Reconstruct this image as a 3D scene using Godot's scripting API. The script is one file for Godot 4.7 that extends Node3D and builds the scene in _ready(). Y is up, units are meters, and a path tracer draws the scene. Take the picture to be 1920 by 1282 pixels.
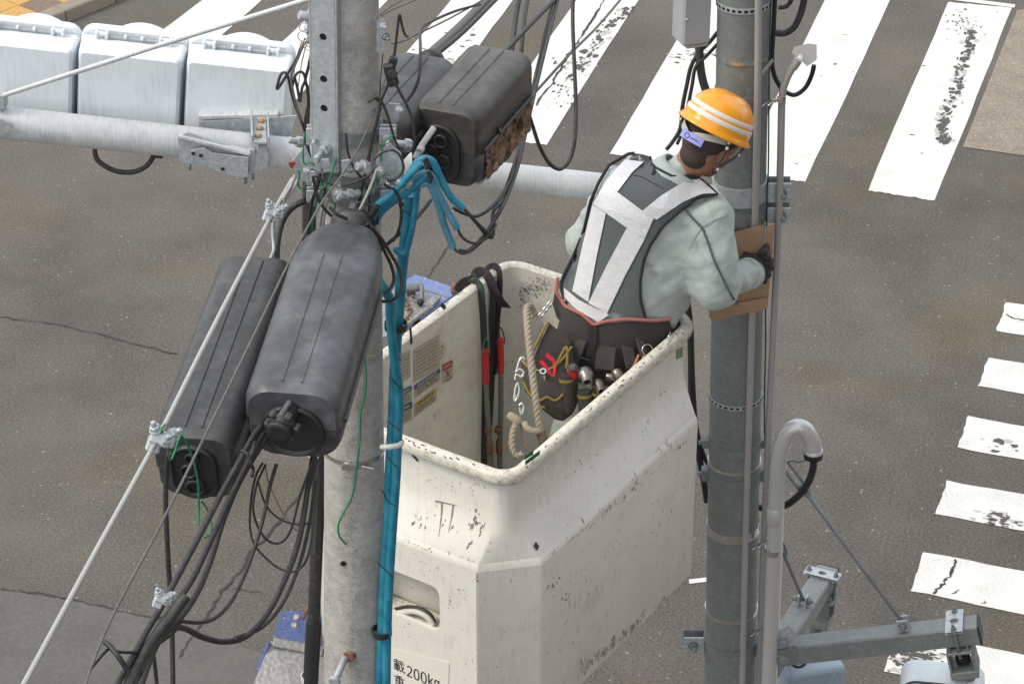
extends Node3D

const F := 4600.0
const H := 8.9
const TH := 0.541052        # 31 degrees below the horizon
var M := {}                 # materials
var names := {}
var rng := RandomNumberGenerator.new()
var CR := Vector3(1, 0, 0)
var CU := Vector3(0, cos(TH), -sin(TH))
var CB := Vector3(0, sin(TH), cos(TH))

func _ready():
	rng.seed = 4711
	# ---------------------------------------------------------------- camera
	var cam := Camera3D.new()
	cam.name = "camera"
	cam.position = Vector3(0, H, 0)
	cam.rotation = Vector3(-TH, 0, 0)
	cam.fov = rad_to_deg(2.0 * atan(641.0 / F))
	cam.near = 0.5
	cam.far = 300.0
	add_child(cam)
	cam.current = true
	# ---------------------------------------------------------------- sky and light
	var sm := ProceduralSkyMaterial.new()
	sm.sky_top_color = Color(0.84, 0.87, 0.91)
	sm.sky_horizon_color = Color(0.90, 0.90, 0.89)
	sm.sky_curve = 0.25
	sm.ground_bottom_color = Color(0.30, 0.29, 0.27)
	sm.ground_horizon_color = Color(0.55, 0.55, 0.54)
	sm.sun_angle_max = 1.0
	var sky := Sky.new()
	sky.sky_material = sm
	var env := Environment.new()
	env.background_mode = Environment.BG_SKY
	env.sky = sky
	env.background_energy_multiplier = 1.2
	env.tonemap_mode = Environment.TONE_MAPPER_LINEAR
	env.tonemap_exposure = 1.52
	env.sdfgi_enabled = true
	env.ssao_enabled = true
	env.ssil_enabled = true
	var we := WorldEnvironment.new()
	we.name = "world_environment"
	we.environment = env
	add_child(we)
	var sun := DirectionalLight3D.new()
	sun.name = "sun"
	sun.light_energy = 0.5
	sun.light_color = Color(1.0, 0.965, 0.90)
	sun.light_angular_distance = 22.0
	sun.shadow_enabled = true
	add_child(sun)
	sun.look_at_from_position(Vector3.ZERO, Vector3(0.8, -0.95, -0.2), Vector3.UP)
	# ---------------------------------------------------------------- scene
	make_materials()
	build_ground()
	build_surroundings()
	build_concrete_pole()
	build_steel_pole()
	build_signal_arm()
	build_lower_arms()
	build_bucket()
	build_boom()
	build_worker()
	build_closures()
	build_cables()
	build_bucket_contents()
	# repeats of one kind share a group
	var kinds := {}
	for c in get_children():
		var b := String(c.name)
		if b.length() > 4 and b[b.length() - 4] == "_" and b.right(3).is_valid_int(): b = b.left(-4)
		if not kinds.has(b): kinds[b] = []
		kinds[b].append(c)
	for b in kinds:
		if kinds[b].size() > 1:
			for c in kinds[b]:
				if c.has_meta("category") and not c.has_meta("group"): c.set_meta("group", String(b).replace("_", " ") + " pieces in the scene")

# ==================================================================== pixel rays to places
func ray(px: float, py: float) -> Vector3:
	var a := (px - 960.0) / F
	var b := -(py - 641.0) / F
	return Vector3(a, b * cos(TH) - sin(TH), -cos(TH) - b * sin(TH))
func pz(px: float, py: float, dist: float) -> Vector3:      # on the vertical plane dist metres ahead
	# the concrete pole and its fittings stand 0.45 m clear of the bucket
	if dist < 7.0: dist = lerpf(dist - 0.45, 7.0, smoothstep(6.5, 7.0, dist))
	var d := ray(px, py)
	return Vector3(0, H, 0) + d * (dist / -d.z)
func ph(px: float, py: float, y: float) -> Vector3:         # at height y
	if y > 4.6: y = H - (H - y) * 0.93      # what hangs on the concrete pole hangs that much nearer too
	var d := ray(px, py)
	return Vector3(0, H, 0) + d * ((y - H) / d.y)
func pd(px: float, py: float, depth: float) -> Vector3:     # at a distance along the view
	return Vector3(0, H, 0) + ray(px, py) * depth
func pp(px: float, py: float, o: Vector3, n: Vector3) -> Vector3:  # on a plane
	var d := ray(px, py)
	return Vector3(0, H, 0) + d * ((o - Vector3(0, H, 0)).dot(n) / d.dot(n))
func dep(p: Vector3) -> float:
	return -(p - Vector3(0, H, 0)).dot(CB)
func mpp(p: Vector3) -> float:                              # metres for one photo pixel at p
	return dep(p) / F

# ==================================================================== nodes
func numbered(called: String) -> String:
	if not names.has(called):
		names[called] = 0
		return called
	names[called] += 1
	return "%s_%03d" % [called, names[called]]
func thing(called: String, label: String, category: String, at := Vector3.ZERO, group := "") -> Node3D:
	var o := Node3D.new()
	o.name = numbered(called)
	add_child(o)
	o.position = at
	o.set_meta("label", label)
	o.set_meta("category", category)
	if group != "": o.set_meta("group", group)
	return o
func tag(o: Node, label: String, category: String, group := ""):
	o.set_meta("label", label)
	o.set_meta("category", category)
	if group != "": o.set_meta("group", group)
func st0() -> SurfaceTool:
	var st := SurfaceTool.new()
	st.begin(Mesh.PRIMITIVE_TRIANGLES)
	return st
func obj(called: String, st: SurfaceTool, m: Material, parent: Node3D = self, has_normals := false) -> MeshInstance3D:
	if not has_normals: st.generate_normals()
	var o := MeshInstance3D.new()
	o.mesh = st.commit()
	o.material_override = null
	for i in o.mesh.get_surface_count(): o.mesh.surface_set_material(i, m)
	if parent == self:
		o.name = numbered(called)
		add_child(o)
	else:
		o.name = called
		parent.add_child(o, true)
		# shapes are written in world places; parts sit under a moved parent
		var off := Vector3.ZERO
		var q: Node = parent
		while q != self:
			off += (q as Node3D).position
			q = q.get_parent()
		o.position = -off
	return o
func struct(called: String, st: SurfaceTool, m: Material, parent: Node3D = self) -> MeshInstance3D:
	var o := obj(called, st, m, parent)
	if parent == self: o.set_meta("kind", "structure")
	return o

# ==================================================================== shapes
const FLAT := 4294967295
func tri(st: SurfaceTool, a: Vector3, b: Vector3, c: Vector3):
	st.add_vertex(a); st.add_vertex(b); st.add_vertex(c)
func quad(st: SurfaceTool, a: Vector3, b: Vector3, c: Vector3, d: Vector3):
	tri(st, a, b, c); tri(st, a, c, d)
func smooth(pts: Array, n := 6) -> PackedVector3Array:
	var out := PackedVector3Array()
	var c := pts.size()
	for i in c - 1:
		var p0: Vector3 = pts[max(i - 1, 0)]
		var p1: Vector3 = pts[i]
		var p2: Vector3 = pts[i + 1]
		var p3: Vector3 = pts[min(i + 2, c - 1)]
		for k in n:
			var t := float(k) / n
			out.append(p1.cubic_interpolate(p2, p0, p3, t))
	out.append(pts[c - 1])
	return out
func frame_of(d: Vector3) -> Basis:                        # a basis whose z runs along d
	d = d.normalized()
	var u := Vector3.UP if abs(d.y) < 0.9 else Vector3.RIGHT
	var x := u.cross(d).normalized()
	return Basis(x, d.cross(x).normalized(), d)
# r: one radius, or one for each end, or one per point
func tube(st: SurfaceTool, pts, r, sides := 8, caps := true, oval := 1.0):
	var n: int = pts.size()
	if n < 2: return
	st.set_smooth_group(0)
	var rings := []
	var x := frame_of(pts[1] - pts[0]).x
	for i in n:
		var d: Vector3
		if i == 0: d = pts[1] - pts[0]
		elif i == n - 1: d = pts[n - 1] - pts[n - 2]
		else: d = (pts[i + 1] - pts[i - 1])
		d = d.normalized()
		x = (x - d * x.dot(d))
		if x.length() < 1e-5: x = frame_of(d).x
		x = x.normalized()
		var y := d.cross(x)
		var rr: float
		if r is Array:
			rr = r[i] if r.size() == n else lerpf(r[0], r[r.size() - 1], float(i) / (n - 1))
		else: rr = r
		var ring := PackedVector3Array()
		for k in sides:
			var a := TAU * k / sides
			ring.append(pts[i] + x * (cos(a) * rr) + y * (sin(a) * rr * oval))
		rings.append(ring)
	loft(st, rings, true, caps, caps)
func loft(st: SurfaceTool, rings: Array, closed := true, cap0 := true, cap1 := true, sg := 0):
	st.set_smooth_group(sg)
	var m: int = rings[0].size()
	for i in rings.size() - 1:
		var A: PackedVector3Array = rings[i]
		var B: PackedVector3Array = rings[i + 1]
		for k in (m if closed else m - 1):
			var k2 := (k + 1) % m
			quad(st, A[k], A[k2], B[k2], B[k])
	if cap0 or cap1: st.set_smooth_group(FLAT)
	if cap0:
		var A: PackedVector3Array = rings[0]
		var c := Vector3.ZERO
		for p in A: c += p
		c /= m
		for k in m: tri(st, c, A[(k + 1) % m], A[k])
	if cap1:
		var A: PackedVector3Array = rings[rings.size() - 1]
		var c := Vector3.ZERO
		for p in A: c += p
		c /= m
		for k in m: tri(st, c, A[k], A[(k + 1) % m])
	st.set_smooth_group(0)
# profile: [radius, height] pairs along the z of b
func lathe(st: SurfaceTool, o: Vector3, b: Basis, prof: Array, sides := 16, sg := 0):
	var rings := []
	for q in prof:
		var ring := PackedVector3Array()
		for k in sides:
			var a := TAU * k / sides
			ring.append(o + b.x * (cos(a) * q[0]) + b.y * (sin(a) * q[0]) + b.z * q[1])
		rings.append(ring)
	loft(st, rings, true, true, true, sg)
func cyl(st: SurfaceTool, a: Vector3, b: Vector3, r: float, sides := 12, r2 := -1.0):
	var L := (b - a).length()
	var e: float = min(r * 0.15, L * 0.2)
	if r2 < 0: r2 = r
	lathe(st, a, frame_of(b - a), [[r - e, 0.0], [r, e], [r2, L - e], [r2 - e, L]], sides)
func hexbolt(st: SurfaceTool, a: Vector3, d: Vector3, r: float, head: float, shank: float):
	var b := frame_of(d)
	lathe(st, a, b, [[r * 1.25, 0], [r * 1.25, head * 0.25]], 14, FLAT)
	lathe(st, a + b.z * head * 0.25, b, [[r, 0], [r, head * 0.7], [r * 0.85, head * 0.75]], 6, FLAT)
	if shank > 0: cyl(st, a + b.z * head * 0.9, a + b.z * (head + shank), r * 0.5, 8)
func box(st: SurfaceTool, c: Vector3, b: Basis, size: Vector3, bev := 0.004):
	var h := size * 0.5
	bev = min(bev, min(h.x, min(h.y, h.z)) * 0.6)
	st.set_smooth_group(FLAT)
	var ax := [b.x, b.y, b.z]
	var hh := [h.x, h.y, h.z]
	var P := func(s: Array, keep: int) -> Vector3:
		var v := c
		for i in 3: v += ax[i] * (s[i] * (hh[i] - (0.0 if i == keep else bev)))
		return v
	for i in 3:
		var j := (i + 1) % 3
		var k := (i + 2) % 3
		for s in [-1, 1]:
			var q := []
			for w in [[-1, -1], [1, -1], [1, 1], [-1, 1]]:
				var t := [0, 0, 0]
				t[i] = s; t[j] = w[0]; t[k] = w[1]
				q.append(P.call(t, i))
			if s > 0: quad(st, q[3], q[2], q[1], q[0])
			else: quad(st, q[0], q[1], q[2], q[3])
	for i in 3:      # edges along i
		var j := (i + 1) % 3
		var k := (i + 2) % 3
		for w in [[-1, -1], [1, -1], [1, 1], [-1, 1]]:
			var t0 := [0, 0, 0]; var t1 := [0, 0, 0]
			t0[i] = -1; t1[i] = 1
			t0[j] = w[0]; t1[j] = w[0]; t0[k] = w[1]; t1[k] = w[1]
			if w[0] * w[1] > 0: quad(st, P.call(t0, j), P.call(t1, j), P.call(t1, k), P.call(t0, k))
			else: quad(st, P.call(t0, k), P.call(t1, k), P.call(t1, j), P.call(t0, j))
	for sx in [-1, 1]:
		for sy in [-1, 1]:
			for sz in [-1, 1]:
				var t := [sx, sy, sz]
				if sx * sy * sz > 0: tri(st, P.call(t, 0), P.call(t, 2), P.call(t, 1))
				else: tri(st, P.call(t, 0), P.call(t, 1), P.call(t, 2))
	st.set_smooth_group(0)
func bar(st: SurfaceTool, a: Vector3, b: Vector3, w: float, h: float, up := Vector3.UP, bev := 0.003):
	var z := (b - a).normalized()
	var x := up.cross(z).normalized()
	box(st, (a + b) * 0.5, Basis(x, z.cross(x), z), Vector3(w, h, (b - a).length()), bev)
# flat outline (world points in one plane) given a thickness along n
func slab(st: SurfaceTool, poly: Array, n: Vector3, thick: float):
	st.set_smooth_group(FLAT)
	var z := n.normalized()
	var x: Vector3 = (poly[1] - poly[0]).normalized()
	var y := z.cross(x)
	var p2 := PackedVector2Array()
	for p in poly: p2.append(Vector2((p - poly[0]).dot(x), (p - poly[0]).dot(y)))
	var idx := Geometry2D.triangulate_polygon(p2)
	var off := z * thick
	for i in range(0, idx.size(), 3):
		var a: Vector3 = poly[idx[i]]; var b: Vector3 = poly[idx[i + 1]]; var c: Vector3 = poly[idx[i + 2]]
		if (b - a).cross(c - a).dot(z) > 0:
			tri(st, a + off, c + off, b + off); tri(st, a, b, c)
		else:
			tri(st, a + off, b + off, c + off); tri(st, a, c, b)
	var m := poly.size()
	for i in m:
		var a: Vector3 = poly[i]; var b: Vector3 = poly[(i + 1) % m]
		quad(st, a, b, b + off, a + off)
	st.set_smooth_group(0)
# a hoop of flat strap round an axis
func hoop(st: SurfaceTool, c: Vector3, axis: Vector3, r: float, w: float, t: float, a0 := 0.0, a1 := TAU, n := 40):
	var b := frame_of(axis)
	var rings := []
	for i in n + 1:
		var a: float = lerpf(a0, a1, float(i) / n)
		var d := b.x * cos(a) + b.y * sin(a)
		rings.append(PackedVector3Array([c + d * r - b.z * w * 0.5, c + d * (r + t) - b.z * w * 0.5, c + d * (r + t) + b.z * w * 0.5, c + d * r + b.z * w * 0.5]))
	var full: bool = abs(a1 - a0) > TAU - 0.01
	st.set_smooth_group(0)
	for i in n:
		var A: PackedVector3Array = rings[i]
		var B: PackedVector3Array = rings[i + 1]
		for k in 4:
			st.set_smooth_group(k + 1)
			var k2 := (k + 1) % 4
			quad(st, A[k], A[k2], B[k2], B[k])
	if not full:
		st.set_smooth_group(FLAT)
		var A: PackedVector3Array = rings[0]
		quad(st, A[0], A[3], A[2], A[1])
		A = rings[n]
		quad(st, A[0], A[1], A[2], A[3])
	st.set_smooth_group(0)

# ==================================================================== materials
func lin(r: float, g: float, b: float) -> Color:
	return Color(r, g, b).linear_to_srgb()
func noise_img(size: int, sd: int, freq: float, oct := 4, kind := FastNoiseLite.TYPE_SIMPLEX_SMOOTH) -> PackedByteArray:
	var n := FastNoiseLite.new()
	n.seed = sd
	n.noise_type = kind
	n.frequency = freq
	n.fractal_octaves = oct
	return n.get_seamless_image(size, size).get_data()
# stops: [[position, Color]...] in linear colour; layers: arrays of [bytes, weight]
func ramp_tex(size: int, layers: Array, stops: Array, speck = null) -> ImageTexture:
	var lut := []
	for i in 256:
		var t := i / 255.0
		var c: Color = stops[stops.size() - 1][1]
		for k in stops.size() - 1:
			if t <= stops[k + 1][0]:
				c = (stops[k][1] as Color).lerp(stops[k + 1][1], clampf((t - stops[k][0]) / max(1e-5, stops[k + 1][0] - stops[k][0]), 0, 1))
				break
		c = c.linear_to_srgb()
		lut.append([int(clampf(c.r, 0, 1) * 255), int(clampf(c.g, 0, 1) * 255), int(clampf(c.b, 0, 1) * 255)])
	var out := PackedByteArray()
	out.resize(size * size * 3)
	var L: int = layers.size()
	for i in size * size:
		var v := 0.0
		for k in L: v += layers[k][0][i] * layers[k][1]
		var q: Array = lut[int(clampf(v, 0, 255))]
		var j := i * 3
		out[j] = q[0]; out[j + 1] = q[1]; out[j + 2] = q[2]
	var img := Image.create_from_data(size, size, false, Image.FORMAT_RGB8, out)
	if speck != null:            # [count, [colours]]  small stones
		for k in speck[0]:
			var c: Color = speck[1][rng.randi() % speck[1].size()]
			var w: int = 1 + rng.randi() % speck[2]
			var hh: int = 1 + rng.randi() % speck[2]
			img.fill_rect(Rect2i(rng.randi() % size, rng.randi() % size, w, hh), c.linear_to_srgb())
	img.generate_mipmaps()
	return ImageTexture.create_from_image(img)
func bump_tex(size: int, bytes: PackedByteArray, k: float) -> ImageTexture:
	var img := Image.create_from_data(size, size, false, Image.FORMAT_L8, bytes)
	img.convert(Image.FORMAT_RGBA8)
	img.bump_map_to_normal_map(k)
	img.generate_mipmaps()
	return ImageTexture.create_from_image(img)
# world-space material; metres = size of one repeat
func wmat(tex: Texture2D, metres: float, rough: float, metal := 0.0, ntex: Texture2D = null, nscale := 1.0, world := true) -> StandardMaterial3D:
	var m := StandardMaterial3D.new()
	m.albedo_texture = tex
	m.roughness = rough
	m.metallic = metal
	if world:
		m.uv1_triplanar = true
		m.uv1_world_triplanar = true
		m.uv1_scale = Vector3.ONE / metres
	if ntex != null:
		m.normal_enabled = true
		m.normal_texture = ntex
		m.normal_scale = nscale
	return m
func pmat(c: Color, rough: float, metal := 0.0) -> StandardMaterial3D:   # c in linear base colour
	var m := StandardMaterial3D.new()
	m.albedo_color = c.linear_to_srgb()
	m.roughness = rough
	m.metallic = metal
	return m
# one large sheet of road surface: grain, stones, worn lanes, brown oil smears
func road_tex() -> ImageTexture:
	var n := 2048
	var big := noise_img(512, 14, 0.006, 4)
	var mid := noise_img(512, 16, 0.035, 4)
	var hue := noise_img(512, 17, 0.010, 4)
	var fine := noise_img(1024, 15, 0.33, 3)
	var out := PackedByteArray()
	out.resize(n * n * 3)
	var lut := PackedByteArray()
	lut.resize(1024)
	for i in 1024: lut[i] = int(clampf(Color(i / 1024.0 * 0.34, 0, 0).linear_to_srgb().r, 0, 1) * 255)
	for y in n:
		var yb := (y >> 2) * 512
		var yf := (y & 1023) << 10
		for x in n:
			var k := yb + (x >> 2)
			var v := 128 + ((big[k] - 128) >> 1) + (((mid[k] - 128) * 3) >> 3) + ((fine[yf + (x & 1023)] - 128) * 11 >> 3)
			var h := hue[k] - 128
			v = clampi(v + 180, 90, 780)
			var hb := clampi(h - 10, 0, 70)
			var j := (y * n + x) * 3
			out[j] = lut[v + (hb >> 2)]
			out[j + 1] = lut[(v * 232) >> 8]
			out[j + 2] = lut[maxi(0, ((v * 202) >> 8) - (hb >> 1))]
	var img := Image.create_from_data(n, n, false, Image.FORMAT_RGB8, out)
	var cols := [Color(0.26, 0.245, 0.22), Color(0.22, 0.205, 0.185), Color(0.30, 0.285, 0.26), Color(0.24, 0.20, 0.15), Color(0.06, 0.055, 0.05)]
	for i in 15000:
		var c: Color = cols[rng.randi() % 5]
		var w := 1 if rng.randf() < 0.75 else 2
		img.fill_rect(Rect2i(rng.randi() % n, rng.randi() % n, w, 1 if rng.randf() < 0.6 else w), c.linear_to_srgb())
	img.generate_mipmaps()
	return ImageTexture.create_from_image(img)
func make_materials():
	var n1 := noise_img(512, 1, 0.008, 5)
	var n2 := noise_img(512, 2, 0.03, 4)
	var n3 := noise_img(512, 3, 0.12, 3)
	var n4 := noise_img(512, 4, 0.35, 2)
	# rain streaks: noise drawn out downwards
	var stk := PackedByteArray()
	stk.resize(512 * 512)
	for y in 512:
		var r: int = (y if y < 256 else 511 - y) >> 3
		for x in 512: stk[y * 512 + x] = n3[r * 512 + x]
	var cel := noise_img(512, 5, 0.05, 3, FastNoiseLite.TYPE_CELLULAR)
	# asphalt
	var a1 := noise_img(1024, 11, 0.006, 5)
	var a2 := noise_img(1024, 12, 0.30, 2)
	var a3 := noise_img(1024, 13, 0.05, 3)
	var bmp := bump_tex(1024, a2, 3.0)
	var stones := [Color(0.30, 0.27, 0.22), Color(0.36, 0.34, 0.31), Color(0.26, 0.21, 0.15), Color(0.22, 0.20, 0.18), Color(0.05, 0.048, 0.045), Color(0.045, 0.042, 0.04)]
	M.asphalt = wmat(road_tex(), 14.0, 0.92)
	M.asphalt_far = M.asphalt.duplicate()
	M.asphalt_far.albedo_color = Color(0.92, 0.92, 0.925)
	var as2 := ramp_tex(1024, [[a1, 0.25], [a2, 0.40], [a3, 0.35]], [[0.0, Color(0.050, 0.047, 0.044)], [0.4, Color(0.076, 0.071, 0.066)], [0.7, Color(0.098, 0.092, 0.085)], [1.0, Color(0.13, 0.121, 0.111)]], [2500, stones, 2])
	M.asphalt_dark = wmat(as2, 3.1, 0.92, 0.0, bmp, 0.7)
	var as3 := ramp_tex(1024, [[a1, 0.3], [a2, 0.5], [a3, 0.2]], [[0.0, Color(0.12, 0.095, 0.07)], [0.5, Color(0.25, 0.21, 0.165)], [1.0, Color(0.42, 0.37, 0.30)]], [26000, [Color(0.4, 0.37, 0.32), Color(0.14, 0.11, 0.08), Color(0.3, 0.26, 0.2)], 4])
	M.aggregate = wmat(as3, 3.0, 0.95, 0.0, bmp, 0.8)
	var as4 := ramp_tex(1024, [[a1, 0.3], [a2, 0.35], [a3, 0.35]], [[0.0, Color(0.074, 0.069, 0.063)], [0.4, Color(0.104, 0.097, 0.088)], [0.7, Color(0.130, 0.121, 0.110)], [1.0, Color(0.16, 0.149, 0.135)]], [1500, stones, 2])
	M.asphalt_mid = wmat(as4, 2.9, 0.92, 0.0, bmp, 0.5)
	M.kerb = wmat(as3, 1.1, 0.95)
	M.paver_yellow = wmat(ramp_tex(256, [[noise_img(256, 21, 0.05, 4), 0.6], [noise_img(256, 22, 0.4, 2), 0.4]], [[0.0, Color(0.36, 0.20, 0.05)], [1.0, Color(0.60, 0.37, 0.12)]]), 0.8, 0.9)
	M.paver_brown = wmat(ramp_tex(256, [[noise_img(256, 23, 0.05, 4), 0.6], [noise_img(256, 24, 0.4, 2), 0.4]], [[0.0, Color(0.12, 0.08, 0.06)], [1.0, Color(0.26, 0.19, 0.145)]]), 0.8, 0.9)
	M.paver_grey = wmat(ramp_tex(256, [[noise_img(256, 25, 0.05, 4), 0.6], [noise_img(256, 26, 0.4, 2), 0.4]], [[0.0, Color(0.14, 0.11, 0.09)], [1.0, Color(0.30, 0.25, 0.20)]]), 0.8, 0.9)
	M.facade = pmat(Color(0.21, 0.175, 0.14), 0.9)
	M.window_glass = pmat(Color(0.04, 0.05, 0.06), 0.1)
	M.tar = pmat(Color(0.035, 0.033, 0.032), 0.8)
	# road paint with a grain of pits
	var pt := ramp_tex(512, [[n1, 0.3], [n3, 0.35], [n4, 0.35]], [[0.0, Color(0.30, 0.29, 0.27)], [0.24, Color(0.47, 0.46, 0.44)], [0.38, Color(0.58, 0.57, 0.545)], [0.55, Color(0.635, 0.625, 0.60)], [1.0, Color(0.68, 0.67, 0.65)]])
	M.paint = wmat(pt, 1.3, 0.8)
	M.paint_worn = pmat(Color(0.40, 0.39, 0.37), 0.85)
	# concrete of the utility pole
	var ct := ramp_tex(512, [[n1, 0.25], [n2, 0.30], [n3, 0.30], [n4, 0.15]], [[0.0, Color(0.15, 0.145, 0.138)], [0.32, Color(0.27, 0.26, 0.245)], [0.5, Color(0.40, 0.385, 0.365)], [0.7, Color(0.50, 0.485, 0.46)], [1.0, Color(0.58, 0.57, 0.55)]], [500, [Color(0.12, 0.115, 0.11), Color(0.2, 0.15, 0.12)], 3])
	M.concrete = wmat(ct, 0.55, 0.9, 0.0, bump_tex(512, n3, 2.0), 0.5)
	# galvanised steel, spangled
	var gv := ramp_tex(512, [[cel, 0.35], [n2, 0.35], [n3, 0.30]], [[0.0, Color(0.24, 0.265, 0.28)], [0.4, Color(0.39, 0.42, 0.445)], [0.65, Color(0.50, 0.535, 0.56)], [1.0, Color(0.64, 0.67, 0.69)]])
	M.galv = wmat(gv, 0.45, 0.55, 0.35)
	var gd := ramp_tex(512, [[cel, 0.25], [n1, 0.25], [n2, 0.25], [stk, 0.25]], [[0.0, Color(0.125, 0.137, 0.138)], [0.4, Color(0.180, 0.195, 0.195)], [0.62, Color(0.222, 0.238, 0.237)], [0.8, Color(0.30, 0.32, 0.318)], [1.0, Color(0.38, 0.40, 0.40)]])
	M.galv_dark = wmat(gd, 0.4, 0.55, 0.2)
	var ga := ramp_tex(512, [[n1, 0.30], [n2, 0.25], [stk, 0.45]], [[0.0, Color(0.30, 0.31, 0.32)], [0.35, Color(0.50, 0.52, 0.535)], [0.6, Color(0.62, 0.635, 0.65)], [1.0, Color(0.70, 0.71, 0.72)]])
	M.arm = wmat(ga, 0.6, 0.6, 0.15)
	M.arm_grey = wmat(gd, 0.6, 0.55, 0.1)
	M.steel = pmat(Color(0.55, 0.54, 0.52), 0.28, 0.9)
	M.steel_pipe = pmat(Color(0.38, 0.37, 0.36), 0.42, 0.25)
	M.steel_big = pmat(Color(0.56, 0.555, 0.545), 0.32, 0.35)
	M.bolt = wmat(gv, 0.2, 0.5, 0.4)
	M.brass = pmat(Color(0.50, 0.38, 0.18), 0.4, 0.7)
	M.rust = wmat(ramp_tex(256, [[noise_img(256, 31, 0.06, 4), 1.0]], [[0.0, Color(0.06, 0.03, 0.02)], [0.5, Color(0.22, 0.11, 0.06)], [1.0, Color(0.34, 0.26, 0.20)]]), 0.2, 0.8)
	M.hole = pmat(Color(0.012, 0.012, 0.012), 0.95)
	# fibreglass of the bucket
	var fb := ramp_tex(512, [[n1, 0.25], [n2, 0.25], [stk, 0.35], [n4, 0.15]], [[0.0, Color(0.36, 0.32, 0.27)], [0.25, Color(0.60, 0.575, 0.53)], [0.42, Color(0.735, 0.71, 0.655)], [0.75, Color(0.785, 0.765, 0.715)], [1.0, Color(0.81, 0.79, 0.745)]], [160, [Color(0.08, 0.075, 0.07), Color(0.25, 0.2, 0.15)], 2])
	M.fibre = wmat(fb, 1.1, 0.42, 0.0, bump_tex(512, n2, 1.0), 0.12)
	var fi := ramp_tex(512, [[n1, 0.40], [n2, 0.35], [n3, 0.15], [n4, 0.10]], [[0.0, Color(0.30, 0.26, 0.20)], [0.28, Color(0.58, 0.53, 0.45)], [0.45, Color(0.70, 0.665, 0.59)], [0.75, Color(0.76, 0.735, 0.67)], [1.0, Color(0.78, 0.76, 0.70)]], [260, [Color(0.08, 0.075, 0.07), Color(0.22, 0.17, 0.12)], 3])
	M.fibre_in = wmat(fi, 0.9, 0.5, 0.0, bump_tex(512, n2, 1.0), 0.15)
	var fr := ramp_tex(512, [[n2, 0.45], [n3, 0.40], [n4, 0.15]], [[0.0, Color(0.14, 0.115, 0.09)], [0.30, Color(0.34, 0.29, 0.22)], [0.42, Color(0.62, 0.58, 0.50)], [0.6, Color(0.73, 0.70, 0.63)], [1.0, Color(0.77, 0.745, 0.68)]], [500, [Color(0.05, 0.045, 0.04), Color(0.2, 0.15, 0.1)], 3])
	M.fibre_rim = wmat(fr, 0.5, 0.5)
	M.ledge = wmat(fr, 0.3, 0.8)
	M.sticker = pmat(Color(0.76, 0.735, 0.67), 0.5)
	M.sticker_old = wmat(ramp_tex(256, [[noise_img(256, 71, 0.05, 4), 0.6], [noise_img(256, 72, 0.3, 2), 0.4]], [[0.0, Color(0.18, 0.15, 0.11)], [0.4, Color(0.40, 0.35, 0.28)], [1.0, Color(0.56, 0.51, 0.42)]]), 0.15, 0.7)
	M.sticker_pale = pmat(Color(0.50, 0.43, 0.36), 0.6)
	M.print_black = pmat(Color(0.02, 0.02, 0.025), 0.6)
	M.print_grey = pmat(Color(0.13, 0.12, 0.11), 0.7)
	M.print_blue = pmat(Color(0.055, 0.09, 0.17), 0.6)
	M.print_yellow = pmat(Color(0.52, 0.38, 0.04), 0.6)
	M.print_red = pmat(Color(0.40, 0.055, 0.06), 0.6)
	M.print_maroon = pmat(Color(0.16, 0.03, 0.03), 0.6)
	M.tag_green = pmat(Color(0.20, 0.25, 0.15), 0.7)
	M.green_dark2 = pmat(Color(0.01, 0.12, 0.05), 0.6)
	M.scuff = pmat(Color(0.045, 0.045, 0.05), 0.7)
	M.scuff_grey = pmat(Color(0.20, 0.20, 0.20), 0.7)
	M.scuff_pale = pmat(Color(0.40, 0.385, 0.36), 0.7)
	M.scuff_brown = pmat(Color(0.34, 0.27, 0.19), 0.8)
	# black plastic of the closures with a dusty film in patches
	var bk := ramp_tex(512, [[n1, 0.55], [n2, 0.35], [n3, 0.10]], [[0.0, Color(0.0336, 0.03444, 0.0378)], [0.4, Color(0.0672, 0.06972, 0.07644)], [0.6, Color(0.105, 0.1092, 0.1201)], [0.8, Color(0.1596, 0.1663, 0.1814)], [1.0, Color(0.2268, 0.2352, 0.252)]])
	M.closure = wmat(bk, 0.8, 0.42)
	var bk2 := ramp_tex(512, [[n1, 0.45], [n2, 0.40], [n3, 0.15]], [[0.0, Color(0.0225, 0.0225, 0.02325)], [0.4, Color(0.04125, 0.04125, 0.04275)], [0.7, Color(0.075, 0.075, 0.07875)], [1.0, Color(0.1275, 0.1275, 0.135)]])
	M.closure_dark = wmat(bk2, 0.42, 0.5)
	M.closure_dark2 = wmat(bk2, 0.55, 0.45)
	M.closure_brown = wmat(ramp_tex(512, [[n1, 0.45], [n2, 0.40], [n3, 0.15]], [[0.0, Color(0.03375, 0.03225, 0.03)], [0.4, Color(0.05625, 0.0525, 0.04875)], [0.7, Color(0.0975, 0.0915, 0.08625)], [1.0, Color(0.165, 0.1575, 0.15)]]), 0.5, 0.45)
	M.cable_trunk = pmat(Color(0.06375, 0.06375, 0.066), 0.45)
	M.brass_dull = pmat(Color(0.28, 0.22, 0.16), 0.6)
	M.rust_dark = pmat(Color(0.06, 0.038, 0.03), 0.7)
	M.red_dark = pmat(Color(0.28, 0.03, 0.01), 0.6)
	M.tool_dark = pmat(Color(0.07, 0.07, 0.075), 0.4)
	M.black = pmat(Color(0.022, 0.022, 0.024), 0.5)
	var cb := ramp_tex(256, [[noise_img(256, 41, 0.05, 4), 1.0]], [[0.0, Color(0.0186, 0.01798, 0.01798)], [0.6, Color(0.0372, 0.03596, 0.03534)], [1.0, Color(0.0744, 0.0713, 0.0682)]])
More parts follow.
